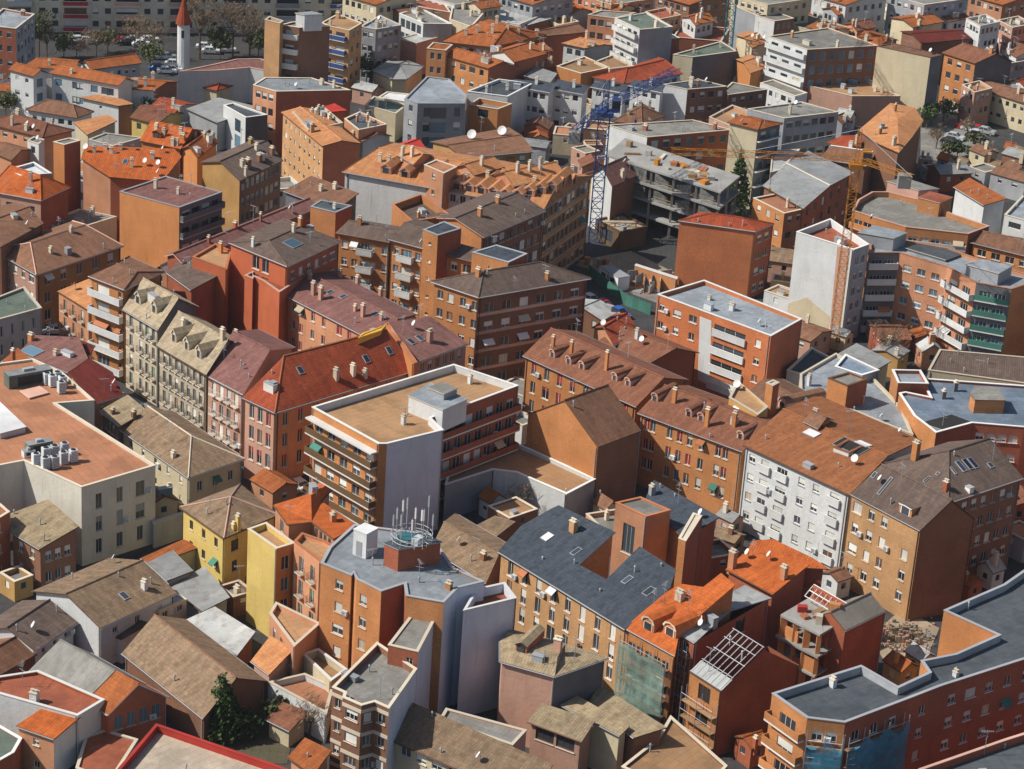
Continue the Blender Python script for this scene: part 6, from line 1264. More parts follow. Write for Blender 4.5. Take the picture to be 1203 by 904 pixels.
B('low_deck', 'low roof deck of white tanks and planters before the beige wall', [(210, 390), (420, 440), (640, 440), (480, 370)], 6.5, roof='flat', ph=.2, wm='render_pink', rm='terrace_tan', W={0: BLANK, 1: BLANK}, cat='building', far=True, clut=7)
B('white_pavilion_row', 'white low row with dark arches left of the low roof deck', [(0, 380), (160, 440), (215, 425), (60, 365)], 6.0, roof='flat', ph=.1, wm='render_white', rm='gravel_grey', W={0: dict(n=5, w=1.0, h=1.2)}, cat='building', far=True)
tile('g5')
B('white_box_house', 'tall narrow house with a white blank front behind the balcony flats', [(527, 112), (662, 152), (800, 132), (690, 92)], 11.5, roof='flat', ph=.2, wm='brick_brown', rm='gravel_grey', W={0: blank('render_white'), 1: dict(n=3)}, cat='house', far=True)
B('grey_party_house', 'house with a big grey party wall and white verge at the top edge', [(370, 40), (530, 110), (620, 60), (450, 0)], 11.5, roof='flat', ph=.1, wm='render_grey', rm='tile_brown', W={0: BLANK, 1: BLANK}, cat='house', far=True)
B('orange_twin_house', 'pair of ochre roofs stepping down beside the balcony flats', [(385, 250), (500, 340), (610, 300), (470, 220)], 8.0, rise=.9, ridge='FR', wm='render_cream', rm='tile_ochre', W={0: BLANK, 1: BLANK}, cat='house', far=True)
B('orange_twin_house', 'lower ochre roof with an orange wall beside the balcony flats', [(385, 420), (490, 520), (600, 480), (480, 385)], 7.5, rise=.9, ridge='FR', wm='render_orange', rm='tile_ochre', W={0: BLANK, 1: BLANK}, cat='house', far=True)
B('mixed_roofs', 'greenish flat roofed stores at the top edge right of the tall narrow house', [(780, 180), (1010, 240), (1200, 200), (900, 110)], 8.5, roof='flat', ph=.2, wm='render_cream', rm='terrace_green', W={0: BLANK, 1: BLANK}, cat='building', far=True, clut=7)
B('mixed_roofs', 'red orange roof at the top edge left of the maroon hall', [(880, 190), (1050, 235), (1210, 205), (1020, 160)], 9.0, rise=.6, wm='render_cream', rm='tile_orange', W={0: BLANK, 1: BLANK}, cat='building', far=True)
B('long_white_store', 'long white fronted store with a pale roof behind the balcony flats', [(800, 190), (1190, 320), (1290, 280), (900, 170)], 8.0, roof='flat', ph=.2, wm='render_white', rm='corrugated_grey', W={0: BLANK}, cat='store', far=True, coping='trim_white')

# ------------------------------------------------------------------ last rows along the top edge
tile('p')
for (x, y, w, d, z, rf, wm, rm, lab) in (
    (400, 30, 46, 10, 9, 'flat', 'render_grey', 'gravel_grey', 'grey flat roofed store in the shade left of the modern grey building'),
    (452, 12, 60, 8, 10, 'gable', 'brick_brown', 'tile_brown', 'long brown roofed hall along the top edge behind the modern grey building'),
    (600, 6, 40, 8, 9, 'flat', 'render_white', 'corrugated_pale', 'white works with a pale sheet roof along the top edge'),
    (700, 10, 55, 8, 9, 'gable', 'brick_red', 'tile_redbrown', 'dull red roofed row along the top edge behind the pink apartments'),
    (758, 14, 42, 9, 11, 'flat', 'render_salmon', 'terrace_red', 'salmon flats along the top edge left of the teal crane'),
    (800, 20, 40, 10, 11, 'gable', 'render_white', 'tile_orange', 'white orange roofed house behind the teal crane mast'),
    (905, 16, 52, 8, 8, 'gable', 'render_cream', 'tile_orange', 'cream orange roofed row along the top edge right of the teal crane'),
    (965, 10, 45, 8, 9, 'gable', 'render_grey', 'tile_orange', 'grey flats with an orange roof along the top edge'),
    (990, 28, 40, 9, 9, 'gable', 'render_salmon', 'tile_redbrown', 'salmon red brown roofed house near the top edge'),
    (1040, 14, 52, 8, 7, 'gable', 'render_cream', 'tile_brown', 'low cream depot along the top edge above the orange verge row'),
    (1095, 18, 45, 8, 8, 'gable', 'render_white', 'tile_redbrown', 'white red brown roofed row along the top edge'),
    (1135, 22, 40, 9, 13, 'flat', 'render_white', 'gravel_grey', 'white and maroon flats at the top right, taller of two'),
    (1172, 24, 42, 9, 11, 'flat', 'render_pink', 'gravel_grey', 'pink flats in the top right corner'),
    (1120, 46, 60, 9, 6, 'gable', 'render_cream', 'tile_orange', 'cream row with small chimneys above the slate blue gable'),
    (1165, 66, 50, 9, 6, 'flat', 'render_grey', 'membrane_dark', 'dark flat roofed garage at the top right edge'),
    (1185, 95, 50, 10, 7, 'gable', 'render_white', 'tile_red', 'white red roofed house at the right edge behind the slate blue gable'),
    (640, 22, 40, 8, 8, 'flat', 'render_cream', 'terrace_tan', 'cream tan decked house at the top edge behind the bright orange roof'),
    (545, 4, 46, 7, 12, 'gable', 'render_cream', 'tile_orange', 'beige block on the top edge above the jumble of orange roofs'),
    (1130, 100, 36, 9, 8, 'flat', 'render_pink', 'terrace_tan', 'pink decked house right of the maroon hall')):
    B('row_house' if rf == 'gable' else 'flat_roofed_building', lab, [(x, y), (x + w * .42, y + d), (x + w, y + d * .45), (x + w * .58, y - d * .55)], z, roof=rf, rise=1.0, ridge='FR', wm=wm, rm=rm, W={0: dict(n=4), 1: dict(n=5)}, cat='building', far=True, clut=4)
cn_ = {}
for k in range(16):
    x = -60 + k * 92; r_ = random.Random(k + 5)
    if x < 380: continue
    cn_[k % 5] = cn_.get(k % 5, 0) + 1
    B('distant_block', f'{("cream", "white", "grey", "salmon", "brown")[k % 5]} block in the last row, {("first", "second", "third", "fourth")[cn_[k % 5] - 1]} of that colour from the left', [(x, -6), (x + 42, 6), (x + 92, -1), (x + 50, -14)], 10 + r_.random() * 4, roof='gable' if k % 2 else 'flat', rise=1.2, wm=('render_cream', 'render_white', 'render_grey', 'render_salmon', 'brick_brown')[k % 5], rm='tile_orange' if k % 2 else 'gravel_grey', W={0: dict(n=5), 1: dict(n=5)}, cat='building', far=True, group='distant blocks beyond the top edge', clut=2)

# ------------------------------------------------------------------ the town goes on at both sides of the view
for side in (-1, 1):
    for k in range(13):
        r_ = random.Random(k * 2 + side); yy = 235 + k * 34; hw = 601.5 / FPX * math.hypot(yy, CAM_H) * 1.03
        zz_ = r_.uniform(9, 14) if side > 0 else r_.uniform(6, 8); x0 = 0; a_ = math.radians(-38); w_, d_ = r_.uniform(22, 30), r_.uniform(12, 16)
        cx, cy = side * (hw - 8), yy; ex, ey = Vector((math.cos(a_), math.sin(a_), 0)), Vector((-math.sin(a_), math.cos(a_), 0))
        for step in range(60):
            q = [Vector((cx, cy, zz_)) + ex * sx * w_ / 2 + ey * sy * d_ / 2 for sx, sy in ((-1, -1), (1, -1), (1, 1), (-1, 1))]
            us = [project(v)[0] for v in q] + [project(Vector((v.x, v.y, 0)))[0] for v in q]
            if (side > 0 and min(us) > 1215) or (side < 0 and max(us) < -75): break
            cx += side * 1.0
        wm = r_.choice(('brick_orange', 'render_cream', 'brick_red', 'render_white', 'render_salmon')); rm = r_.choice(('tile_orange', 'tile_brown', 'tile_redbrown', 'tile_greybrown'))
        B('town_block', 'tile roofed town block outside the ' + ('right' if side > 0 else 'left') + ' edge, ' + ('nearest', 'second', 'third', 'fourth', 'fifth', 'sixth', 'seventh', 'eighth', 'ninth', 'tenth', 'eleventh', 'twelfth', 'furthest')[k] + ' of thirteen', [project(v) for v in q], zz_, roof='gable', rise=1.8, wm=wm, rm=rm, W={i: dict(every=3.2) for i in range(4)}, cat='building', far=True, group='town blocks outside the ' + ('right' if side > 0 else 'left') + ' edge', clut=3)
# ------------------------------------------------------------------ roof plant and masts
def roofpt(bd, t, x, y):
    tile(t); return bd.hit(x, y)[0] + bd.o
def put(name, me, label, cat, p, rz=0, group=None):
    return tag(link(name, me, None, p, rz), label, cat, group)
def m_box(w, d, h, m, top=None):
    b = MB(); b.box(-w / 2, -d / 2, 0, w / 2, d / 2, h, m, None, top); return b
ac = thing('cooling_unit', 'white upright cooling unit in the two rows near the front of the terracotta roof', 'cooling unit', (0, 0, 0), 0, 'cooling units on the terracotta roof')
b = MB(); b.box(-.5, -.42, .1, .5, .42, 1.75, 'ac_white'); b.build('casing', ac)
b = MB(); b.bar((0, 0, 1.75), (0, 0, 1.84), .34, 'iron', n=10); b.build('fan', ac)
b = MB()
for k in range(6): b.box(-.42, -.45, .3 + k * .22, .42, -.42, .4 + k * .22, 'trim_grey')
b.build('grille', ac)
b = MB()
for x in (-.42, .42): b.box(x - .05, -.42, 0, x + .05, .42, .1, 'iron')
b.build('feet', ac)
def dup(root, loc, rz, label=None):
    r = root.copy(); C.objects.link(r); r.location = loc; r.rotation_euler = (0, 0, rz)
    if label: r['label'] = label
    for ch in list(root.children):
        c = ch.copy(); C.objects.link(c); c.parent = r
    return r
spots = [('c0', x, y) for x, y in ((165, 415), (208, 432), (250, 428), (290, 408), (335, 398), (210, 388), (250, 378), (295, 366))]
for i, (t, x, y) in enumerate(spots):
    p = roofpt(cv, t, x, y)
    lab = 'white upright cooling unit, ' + ('leftmost', 'second from left', 'third from left', 'rightmost')[i % 4 if i < 4 else (i - 4) % 4] + (' in the front row' if i < 5 else ' in the back row') + ' on the terracotta roof'
    if i == 4: lab = 'white upright cooling unit alone at the right end of the two rows'
    if i == 0: ac.location = p; ac.rotation_euler = (0, 0, cv.ang); ac['label'] = lab
    else: dup(ac, p, cv.ang, lab)
for x, y in ((262, 40), (240, 55), (285, 60), (215, 45), (280, 85)):
    r = dup(ac, roofpt(cv, 'c0', x, y), cv.ang, f'white cooling unit bunched at the back of the terracotta roof, {dict(zip((215, 240, 262, 280, 285), ("leftmost", "second from left", "furthest back", "nearest the front", "rightmost")))[x]}'); r['group'] = 'cooling units at the back of the terracotta roof'
for lab, x, y, w, d, h in (('grey green air handling box beside the two rows of cooling units', 178, 352, 3.4, 1.4, 1.5), ('pale duct box at the end of the two rows of cooling units', 130, 372, 1.6, 1.0, .9), ('long green ventilation plant at the back of the terracotta roof', 130, 40, 6.5, 2.0, 2.0)):
    t_ = thing('air_handler', lab, 'air handler', roofpt(cv, 'c0', x, y), cv.ang)
    m_box(w, d, h, 'terrace_green' if 'green' in lab else 'ac_white', 'corrugated_grey').build('casing', t_)
    b = MB(); b.box(-w * .3, -d / 2 - .05, .3, w * .3, -d / 2 + .01, h * .8, 'iron'); b.build('louvre', t_)
    b = MB(); b.box(-w * .12, -.3, h, w * .12, .3, h + .35, 'steel'); b.build('duct', t_)
# telecom masts on the red brick tower
lift = None
tile('e6')
lift = rbox(tw, [(505, 262), (580, 296), (803, 256), (705, 205)], 3.0, 3.2, 'brick_red', 'membrane_dark', coping='trim_grey')
pc = sum(((at(x, y, 19.0)) for x, y in ((505, 262), (580, 296), (803, 256), (705, 205))), Vector()) / 4
tm = thing('telecom_mast', 'round steel mast platform bristling with phone aerials on the red brick tower', 'telecom mast', (pc.x, pc.y, 19.05), tw.ang)
b = MB()
for k in range(16):
    a0, a1 = k * math.tau / 16, (k + 1) * math.tau / 16
    for r_, z_ in ((2.5, .5), (2.5, 1.1), (1.8, .55)):
        b.bar((r_ * math.cos(a0), r_ * math.sin(a0), z_), (r_ * math.cos(a1), r_ * math.sin(a1), z_), .045, 'steel')
    b.bar((1.8 * math.cos(a0), 1.8 * math.sin(a0), .55), (2.5 * math.cos(a0), 2.5 * math.sin(a0), .5), .04, 'steel')
    if k % 2 == 0: b.bar((2.2 * math.cos(a0), 2.2 * math.sin(a0), 0), (2.2 * math.cos(a0), 2.2 * math.sin(a0), .5), .05, 'steel')
b.build('ring_platform', tm)
b = MB(); b.box(-1.6, -.9, 0, .2, .9, .45, 'crane_teal'); b.box(.5, -.8, 0, 1.5, .6, .9, 'ac_white'); b.build('equipment_box', tm)
for k in range(11):
    a0 = k * math.tau / 11 + .2; r_ = 2.45 if k % 3 else 1.2; h_ = (4.6, 3.6, 5.4, 4.0)[k % 4]
    b = MB(); x, y = r_ * math.cos(a0), r_ * math.sin(a0)
    b.bar((x, y, 0), (x, y, h_), .045, 'steel'); q = b.build('pole', tm)
    b = MB(); b.box(x - .11, y - .08, h_ - 1.6, x + .11, y + .08, h_ - .2, 'trim_white' if k % 3 == 0 else 'trim_grey'); b.build('panel_aerial', q)
pt_ = roofpt(tw, 'e6', 400, 318)
wt = thing('water_tank', 'white boxy tank cabin on the grey roof of the red brick tower', 'tank', (pt_.x, pt_.y, pt_.z), tw.ang)
m_box(2.0, 2.2, 3.3, 'render_white', 'dish_white').build('casing', wt)
b = MB(); b.box(-1.05, -1.15, 3.3, 1.05, 1.15, 3.38, 'dish_white'); b.build('lid', wt)
b = MB(); b.box(-.5, -1.13, .1, .4, -1.1, 2.0, 'trim_grey'); b.build('door', wt)
# rafters of the roofless house
for ch_ in list(rl.root.children):
    if ch_.name.split('.')[0] == 'roof': bpy.data.objects.remove(ch_)
f0 = rl.faces[0]       # L F apexF apexL
for k in range(7):
    s_ = .04 + .92 * k / 6
    a_ = Vector(f0[0]).lerp(Vector(f0[1]), s_); c_ = Vector(f0[3]).lerp(Vector(f0[2]), s_)
    b = MB(); b.bar(a_, c_, .07, 'steel'); b.build('rafter', rl.root)
for s_ in (.0, .28, .55, .8, 1.0):
    a_ = Vector(f0[0]).lerp(Vector(f0[3]), s_); c_ = Vector(f0[1]).lerp(Vector(f0[2]), s_)
    b = MB(); b.bar(a_ + Vector((0, 0, .1)), c_ + Vector((0, 0, .1)), .06, 'steel'); b.build('purlin', rl.root)
b = MB(); a_, c_ = Vector(f0[0]), Vector(f0[1]); d_ = Vector(f0[3]) - a_; e_ = Vector(f0[2]) - c_
b.face([a_, c_, c_ + e_ * .26, a_ + d_ * .26], 'corrugated_pale'); b.build('roof_sheet', rl.root)
# ------------------------------------------------------------------ scaffolds with netting
def net(name, col, a):
    M = mat(name, 'plain', col, var=.25); t = M.node_tree; bs = t.nodes['Principled BSDF']
    tr = N(t, 'ShaderNodeBsdfTransparent'); mx = N(t, 'ShaderNodeMixShader'); g = N(t, 'ShaderNodeNewGeometry')
    f_ = mapr(t, noise(t, g.outputs['Position'], 1.1, 4), .3, .7, a - .2, a + .2); t.links.new(f_, mx.inputs[0])
    t.links.new(tr.outputs[0], mx.inputs[1]); t.links.new(bs.outputs[0], mx.inputs[2]); t.links.new(mx.outputs[0], t.nodes['Material Output'].inputs[0])
net('net_green', (.24, .38, .33), .6); net('net_grey', (.34, .36, .34), .4); net('net_blue', (.05, .24, .38), .72)
def scaffold(label, bd, spans, z0, z1, off, nm, ragged):
    a0 = bd.wp[spans[0][0]]; t_ = thing('scaffold', label, 'scaffold', (a0.x, a0.y, 0))
    o_ = Vector((a0.x, a0.y, 0)); r = random.Random(5)
    for (wi, u0, u1) in spans:
        a, c = bd.wp[wi], bd.wp[(wi + 1) % len(bd.wp)]; d = c - a; ln = d.length; d.normalize(); nr = Vector((d.y, -d.x))
        P = lambda u, z, q: Vector((a.x + d.x * u + nr.x * q, a.y + d.y * u + nr.y * q, z)) - o_
        u0_, u1_ = u0 * ln, u1 * ln; n = max(2, int((u1_ - u0_) / .45)); b = MB()
        for k in range(n):
            ua, ub = u0_ + (u1_ - u0_) * k / n, u0_ + (u1_ - u0_) * (k + 1) / n
            for j in range(14):
                za, zb = z0 + (z1 - z0) * j / 14, z0 + (z1 - z0) * (j + 1) / 14
                w_ = lambda u, z: off + .13 * math.sin(u * 1.3 + z * .35) + .09 * math.sin(u * .6 - z * .8) + .05 * math.sin(u * 3.1 + z * .2)
                dz = lambda u: (ragged * (.5 + .5 * math.sin(u * 1.9)) if j == 13 else 0)
                b.face([P(ua, za, w_(ua, za)), P(ub, za, w_(ub, za)), P(ub, zb - dz(ub), w_(ub, zb)), P(ua, zb - dz(ua), w_(ua, zb))], nm)
        if nm:
            ob = b.build('netting', t_); bm_ = bmesh.new(); bm_.from_mesh(ob.data); bmesh.ops.remove_doubles(bm_, verts=bm_.verts, dist=.002)
            for f_ in bm_.faces: f_.smooth = True
            bm_.to_mesh(ob.data); bm_.free()
        m_ = max(2, int((u1_ - u0_) / 2.4))
        for k in range(m_ + 1):
            u = u0_ + (u1_ - u0_) * k / m_; b = MB()
            for q in (.25, off - .22): b.bar(P(u, 0, q), P(u, z1 + .6, q), .05, 'steel')
            b.build('standard', t_)
        z = z1 - 1.2
        while z > z0:
            b = MB(); p0, p1, p2, p3 = P(u0_, z, .3), P(u1_, z, .3), P(u1_, z, off - .25), P(u0_, z, off - .25)
            b.face([p3, p2, p1, p0], 'skin_wood'); b.face([p0 - Vector((0, 0, .06)), p1 - Vector((0, 0, .06)), p2 - Vector((0, 0, .06)), p3 - Vector((0, 0, .06))], 'skin_wood')
            b.bar(P(u0_, z + 1, off - .22), P(u1_, z + 1, off - .22), .04, 'steel'); b.build('platform', t_); z -= 2.1
scaffold('scaffold behind pale green netting on the front of the half finished house', nh, [(0, .03, .97)], .5, nh.zt - .9, 1.3, 'net_green', .5)
scaffold('scaffold wrapped in torn blue netting on the corner of the long dark roofed block', dk, [(1, .05, 1.0), (2, .0, .97)], 1.0, dk.zt - 2.0, 1.2, 'net_blue', 1.3)

scaffold('bare scaffold with plank platforms before the roofless brick gable house', rl, [(0, .0, 1.0)], .6, rl.zt - 2.2, 1.3, None, 0)
scaffold('bare scaffold against the front of the curved roof unfinished house', uh, [(0, .05, .95)], .6, uh.zt - 1.0, 1.2, None, 0)
# open frame house
tile('e2')
q_ = [at(x, y, 9.4) for x, y in ((905, 372), (1098, 470), (1240, 385), (1060, 280))]; c0 = sum(q_, Vector()) / 4; c0.z = 0
oh = thing('unfinished_house', 'open unfinished house of raw concrete floors and orange brick piers behind the roofless gable', 'house', c0)
lq = [p - c0 for p in q_]
for k, z in enumerate((9.4, 6.5, 3.6)):
    b = MB(); b.prism([(p.x, p.y) for p in inset([(p.x, p.y) for p in lq], -.25 if k != 1 else -.5)], z - .3, z, 'concrete'); b.face([(p.x, p.y, z - .31) for p in reversed(lq)], 'concrete_raw'); b.build('slab', oh)
    for g in b.f: occ([b.v[i] + c0 for i in g])
for i in range(4):
    for j in range(3):
        p = lq[0].lerp(lq[1], (i + .05) / 3.1).lerp(lq[3].lerp(lq[2], (i + .05) / 3.1), (j + .06) / 2.12)
        b = MB(); w_ = .28 if (i + j) % 2 else .42; b.box(p.x - w_, p.y - .25, 0, p.x + w_, p.y + .25, 9.1, 'brick_orange' if j == 0 else 'brick_red'); b.build('pier', oh)
for (s0, s1, z0, z1, m_) in ((.1, .45, 6.5, 8.0, 'brick_orange'), (.62, .95, 3.6, 5.6, 'brick_orange'), (.3, .6, 3.6, 4.6, 'brick_red')):
    b = MB(); p0, p1 = lq[0].lerp(lq[1], s0), lq[0].lerp(lq[1], s1); nn = (lq[3] - lq[0]).normalized() * .3
    q4 = [(p0.x, p0.y), (p1.x, p1.y), ((p1 + nn).x, (p1 + nn).y), ((p0 + nn).x, (p0 + nn).y)]; b.prism(q4, z0, z1, m_); b.build('infill_wall', oh)
b = MB(); p0, p1 = lq[3].lerp(lq[2], .0), lq[2]; nn = (lq[0] - lq[3]).normalized() * .3
b.prism([(p.x, p.y) for p in (p0 + nn, p1 + nn, p1, p0)], 0, 11.2, 'brick_red'); b.build('rear_wall', oh)
b = MB(); p0, p1 = lq[1].lerp(lq[2], .35), lq[2]; nn = (lq[0] - lq[1]).normalized() * .3
b.prism([(p.x, p.y) for p in (p0, p1, p1 + nn, p0 + nn)], 0, 9.1, 'brick_red'); b.build('side_wall', oh)
for k, (s_, t_, w_, h_, m_) in enumerate(((.2, .4, 1.2, .8, 'trim_red'), (.5, .6, 1.6, .5, 'skin_wood'), (.75, .3, .9, 1.2, 'trim_cream'), (.4, .25, 1.0, .4, 'trim_terracotta'), (.85, .7, 1.4, 2.2, 'brick_orange'), (.62, .45, .8, .6, 'concrete'))):
    p = lq[0].lerp(lq[1], s_).lerp(lq[3].lerp(lq[2], s_), t_) + c0; b = MB(); b.box(-w_ / 2, -.4, 0, w_ / 2, .4, h_, m_)
    tag(link('block_stack', b.mesh('block_stack'), None, Vector((p.x, p.y, 9.4)), k * .7), ('red', 'timber', 'tall cream', 'low brick coloured', 'tallest orange brick', 'grey')[k] + ' stack on the top floor of the open unfinished house', 'building materials', 'stacks on the open house')
gs = thing('roof_frame', 'pale steel roof light frame on the back of the open unfinished house', 'roof frame', Vector((lq[3].x, lq[3].y, 11.2)) + c0)
d_ = (lq[2] - lq[3]); n_ = (lq[0] - lq[3]).normalized() * 1.9
for k in range(8):
    a_ = d_ * (k / 7); b = MB(); b.bar(a_, a_ + n_ + Vector((0, 0, -.9)), .06, 'trim_white'); b.build('rafter', gs)
for t_ in (0, .5, 1):
    b = MB(); b.bar(n_ * t_ + Vector((0, 0, -.9 * t_)), d_ + n_ * t_ + Vector((0, 0, -.9 * t_)), .07, 'trim_white'); b.build('rail', gs)

# ------------------------------------------------------------------ concrete frame under construction
tile('p')
cf = [at(x, y, 12.0) for x, y in ((713, 182), (846, 225), (868, 207), (735, 163))]
c0 = sum(cf, Vector()) / 4
fr = thing('concrete_frame', 'open grey concrete frame of a building under construction beside the blue crane', 'construction site building', (c0.x, c0.y, 0))
lp = [p - Vector((c0.x, c0.y, 12.0)) for p in cf]
for k, z in enumerate((12.0, 9.0, 6.0, 3.0)):
    b = MB(); b.prism([(p.x, p.y) for p in inset([(p.x, p.y) for p in lp], -.4 if k else -.2)], z - .35, z, 'concrete'); b.face([(p.x, p.y, z - .36) for p in reversed(lp)], 'concrete_raw'); b.build('slab', fr)
    for g in b.f: occ([b.v[i] + Vector((c0.x, c0.y, 0)) for i in g])
for i in range(6):
    for j in range(3):
        s_, t_ = (i + .04) / 5.08, (j + .06) / 2.12
        p = lp[0].lerp(lp[1], s_).lerp(lp[3].lerp(lp[2], s_), t_)
        b = MB(); b.box(p.x - .2, p.y - .2, 0, p.x + .2, p.y + .2, 11.7, 'concrete'); b.build('column', fr)
b = MB(); p0, p1 = lp[3].lerp(lp[0], .3), lp[2].lerp(lp[1], .3)
for z in (3.0, 6.0): b.face([(p0.x, p0.y, z), (p1.x, p1.y, z), (p1.x, p1.y, z + 2.6), (p0.x, p0.y, z + 2.6)], 'brick_brown')
b.build('infill_wall', fr)
for z in (9.0, 6.0):
    for s0 in (.0, .2, .42, .62, .8):
        b = MB(); p0, p1 = lp[0].lerp(lp[1], s0 + .02), lp[0].lerp(lp[1], s0 + .17)
        b.bar(p0 + Vector((0, 0, z + 1)), p1 + Vector((0, 0, z + 1)), .06, 'crane_yellow'); b.bar(p0 + Vector((0, 0, z + .5)), p1 + Vector((0, 0, z + .5)), .05, 'skin_wood'); b.build('guard_rail', fr)
for z in (9.0, 6.0):
    for i in range(5):
        p0, p1 = lp[0].lerp(lp[1], i / 5.08 + .045), lp[0].lerp(lp[1], (i + 1) / 5.08 - .03); nn = Vector((p1.y - p0.y, p0.x - p1.x, 0)).normalized() * .05
        b = MB(); b.face([p0 + nn + Vector((0, 0, z)), p1 + nn + Vector((0, 0, z)), p1 + nn + Vector((0, 0, z + (2.6 if i % 2 else 1.6))), p0 + nn + Vector((0, 0, z + (2.6 if i % 3 else 1.6)))], 'net_grey'); b.build('safety_mesh', fr)
rr = random.Random(3)
combo = [(s_, c_) for s_ in ((3.0, .6, .35, 'long bundle'), (1.4, 1.2, .7, 'squat stack'), (2.4, 1.6, .2, 'flat sheet pile'), (1.0, .8, 1.1, 'tall cube stack')) for c_ in (('skin_wood', 'brown timber'), ('concrete', 'grey block'), ('trim_cream', 'cream board'), ('trim_terracotta', 'brick coloured'), ('crane_yellow', 'yellow'))]
rr.shuffle(combo)
for k in range(16):
    s_, t_ = rr.uniform(.05, .92), rr.uniform(.1, .85); p = lp[0].lerp(lp[1], s_).lerp(lp[3].lerp(lp[2], s_), t_)
    b = MB(); (w_, d_, h_, sw), (mt_, cw) = combo[k]
    b.box(-w_ / 2, -d_ / 2, 0, w_ / 2, d_ / 2, h_, mt_)
    tag(link('timber_bundle', b.mesh('timber_bundle'), None, p + Vector((c0.x, c0.y, 12.0)), rr.uniform(0, 3)), f'{cw} {sw} lying on top of the concrete frame', 'building materials', 'bundles on the concrete frame')

# ------------------------------------------------------------------ tower cranes
def lattice(b, p0, p1, w, m, step=2.0, r=.09, up=Vector((0, 0, 1))):
    d = (p1 - p0); ln = d.length; d.normalize()
    x = d.cross(up); x = Vector((1, 0, 0)) if x.length < .1 else x.normalized(); y = x.cross(d).normalized()
    cs = [(x * sx + y * sy) * (w / 2) for sx, sy in ((-1, -1), (1, -1), (1, 1), (-1, 1))]
    for c_ in cs: b.bar(p0 + c_, p1 + c_, r, m)
    n = max(2, int(ln / step))
    for k in range(n):
        a_, e_ = p0 + d * (ln * k / n), p0 + d * (ln * (k + 1) / n)
        for i in range(4):
            q0, q1 = (cs[i], cs[(i + 1) % 4]) if k % 2 else (cs[(i + 1) % 4], cs[i])
            b.bar(a_ + q0, e_ + q1, r * .6, m); b.bar(a_ + cs[i], a_ + cs[(i + 1) % 4], r * .6, m)
def crane(label, base, h, tip, tail, w, m, thick=1.0):
    t_ = thing('tower_crane', label, 'tower crane', base); o_ = Vector(base)
    Z = Vector((0, 0, 1)); top = Z * h
    b = MB(); lattice(b, Vector((0, 0, 0)), top, w, m, w * .95, .11 * thick); b.build('mast', t_)
    b = MB(); b.box(-w * .8, -w * .8, h, w * .8, w * .8, h + .8, m); b.build('slewing_ring', t_)
    b = MB(); b.box(w * .6, -.8, h + .8, w * .6 + 1.5, .9, h + 3.0, m); b.box(w * .6 + .1, -.86, h + 1.6, w * .6 + 1.4, -.8, h + 2.8, 'glass'); b.build('cab', t_)
    jt = tip - o_; jt.z = h + 1.6; tl = tail - o_; tl.z = h + 1.6
    b = MB(); lattice(b, Z * (h + 1.6), jt, w * .7, m, w, .08 * thick); b.build('jib', t_)
    b = MB(); lattice(b, Z * (h + 1.6), tl, w * .6, m, w, .08 * thick); b.build('counter_jib', t_)
    b = MB(); lattice(b, Z * (h + .8), Z * (h + 6.5), w * .45, m, w, .08 * thick); b.build('tower_head', t_)
    b = MB(); b.bar(Z * (h + 6.4), jt.lerp(Z * (h + 1.6), .35), .05, 'steel'); b.bar(Z * (h + 6.4), tl, .05, 'steel'); b.build('tie_bar', t_)
    dv = (tl - Z * (h + 1.6)).normalized(); b = MB(); e = tl - dv * 1.5
    b.box(e.x - 1.0, e.y - .9, h - .4, e.x + 1.0, e.y + .9, h + 1.7, 'concrete'); b.build('counterweight', t_)
    hk = Z * (h + 1.2) + (jt - Z * (h + 1.6)) * .45; b = MB(); b.bar((hk.x, hk.y, h + 1.2), (hk.x, hk.y, h - 4), .04, 'iron'); b.box(hk.x - .2, hk.y - .2, h - 4.6, hk.x + .2, hk.y + .2, h - 4, m); b.build('hook', t_)
    return t_
pb = at(698, 284, 0); h_ = 24
crane('blue lattice tower crane standing in the shaded street beside the concrete frame', pb, h_, at(795, 84, h_ + 1.6), at(672, 158, h_ + 1.6), 2.0, 'crane_blue', 1.05)
pb = at(978, 414, 0); h_ = 32
crane('yellow lattice tower crane in front of the tall white walled block', pb, h_, at(788, 178, h_ + 1.6), at(1072, 209, h_ + 1.6), 1.3, 'crane_yellow', .5)
pb = at(851, 92, 0); h_ = 46
crane('teal tower crane at the top edge whose jib is out of the picture', pb, h_, at(1000, -150, h_ + 1.6), at(840, -110, h_ + 1.6), 1.9, 'crane_teal', 1.1)

# ------------------------------------------------------------------ red cone tower of the church
tile('g2')
pb = at(92, 500, 0)
ct = thing('church_tower', 'slim round white church tower with a red cone spire', 'church tower', pb)
b = MB(); n = 14
for k in range(n):
    a0, a1 = k * math.tau / n, (k + 1) * math.tau / n; r_ = 1.35
    b.face([(r_ * math.cos(a0), r_ * math.sin(a0), 0), (r_ * math.cos(a1), r_ * math.sin(a1), 0), (r_ * math.cos(a1), r_ * math.sin(a1), 10.4), (r_ * math.cos(a0), r_ * math.sin(a0), 10.4)], 'render_white')
b.build('shaft', ct)
b = MB()
for k in range(n):
    a0, a1 = k * math.tau / n, (k + 1) * math.tau / n; r_ = 1.75
    b.face([(r_ * math.cos(a0), r_ * math.sin(a0), 10.4), (r_ * math.cos(a1), r_ * math.sin(a1), 10.4), (.12 * math.cos(a1), .12 * math.sin(a1), 16.4), (.12 * math.cos(a0), .12 * math.sin(a0), 16.4)], 'tile_red')
b.build('spire', ct)
b = MB(); b.box(-.3, -1.4, 7.6, .3, -1.3, 9.2, 'interior'); b.build('belfry_opening', ct)

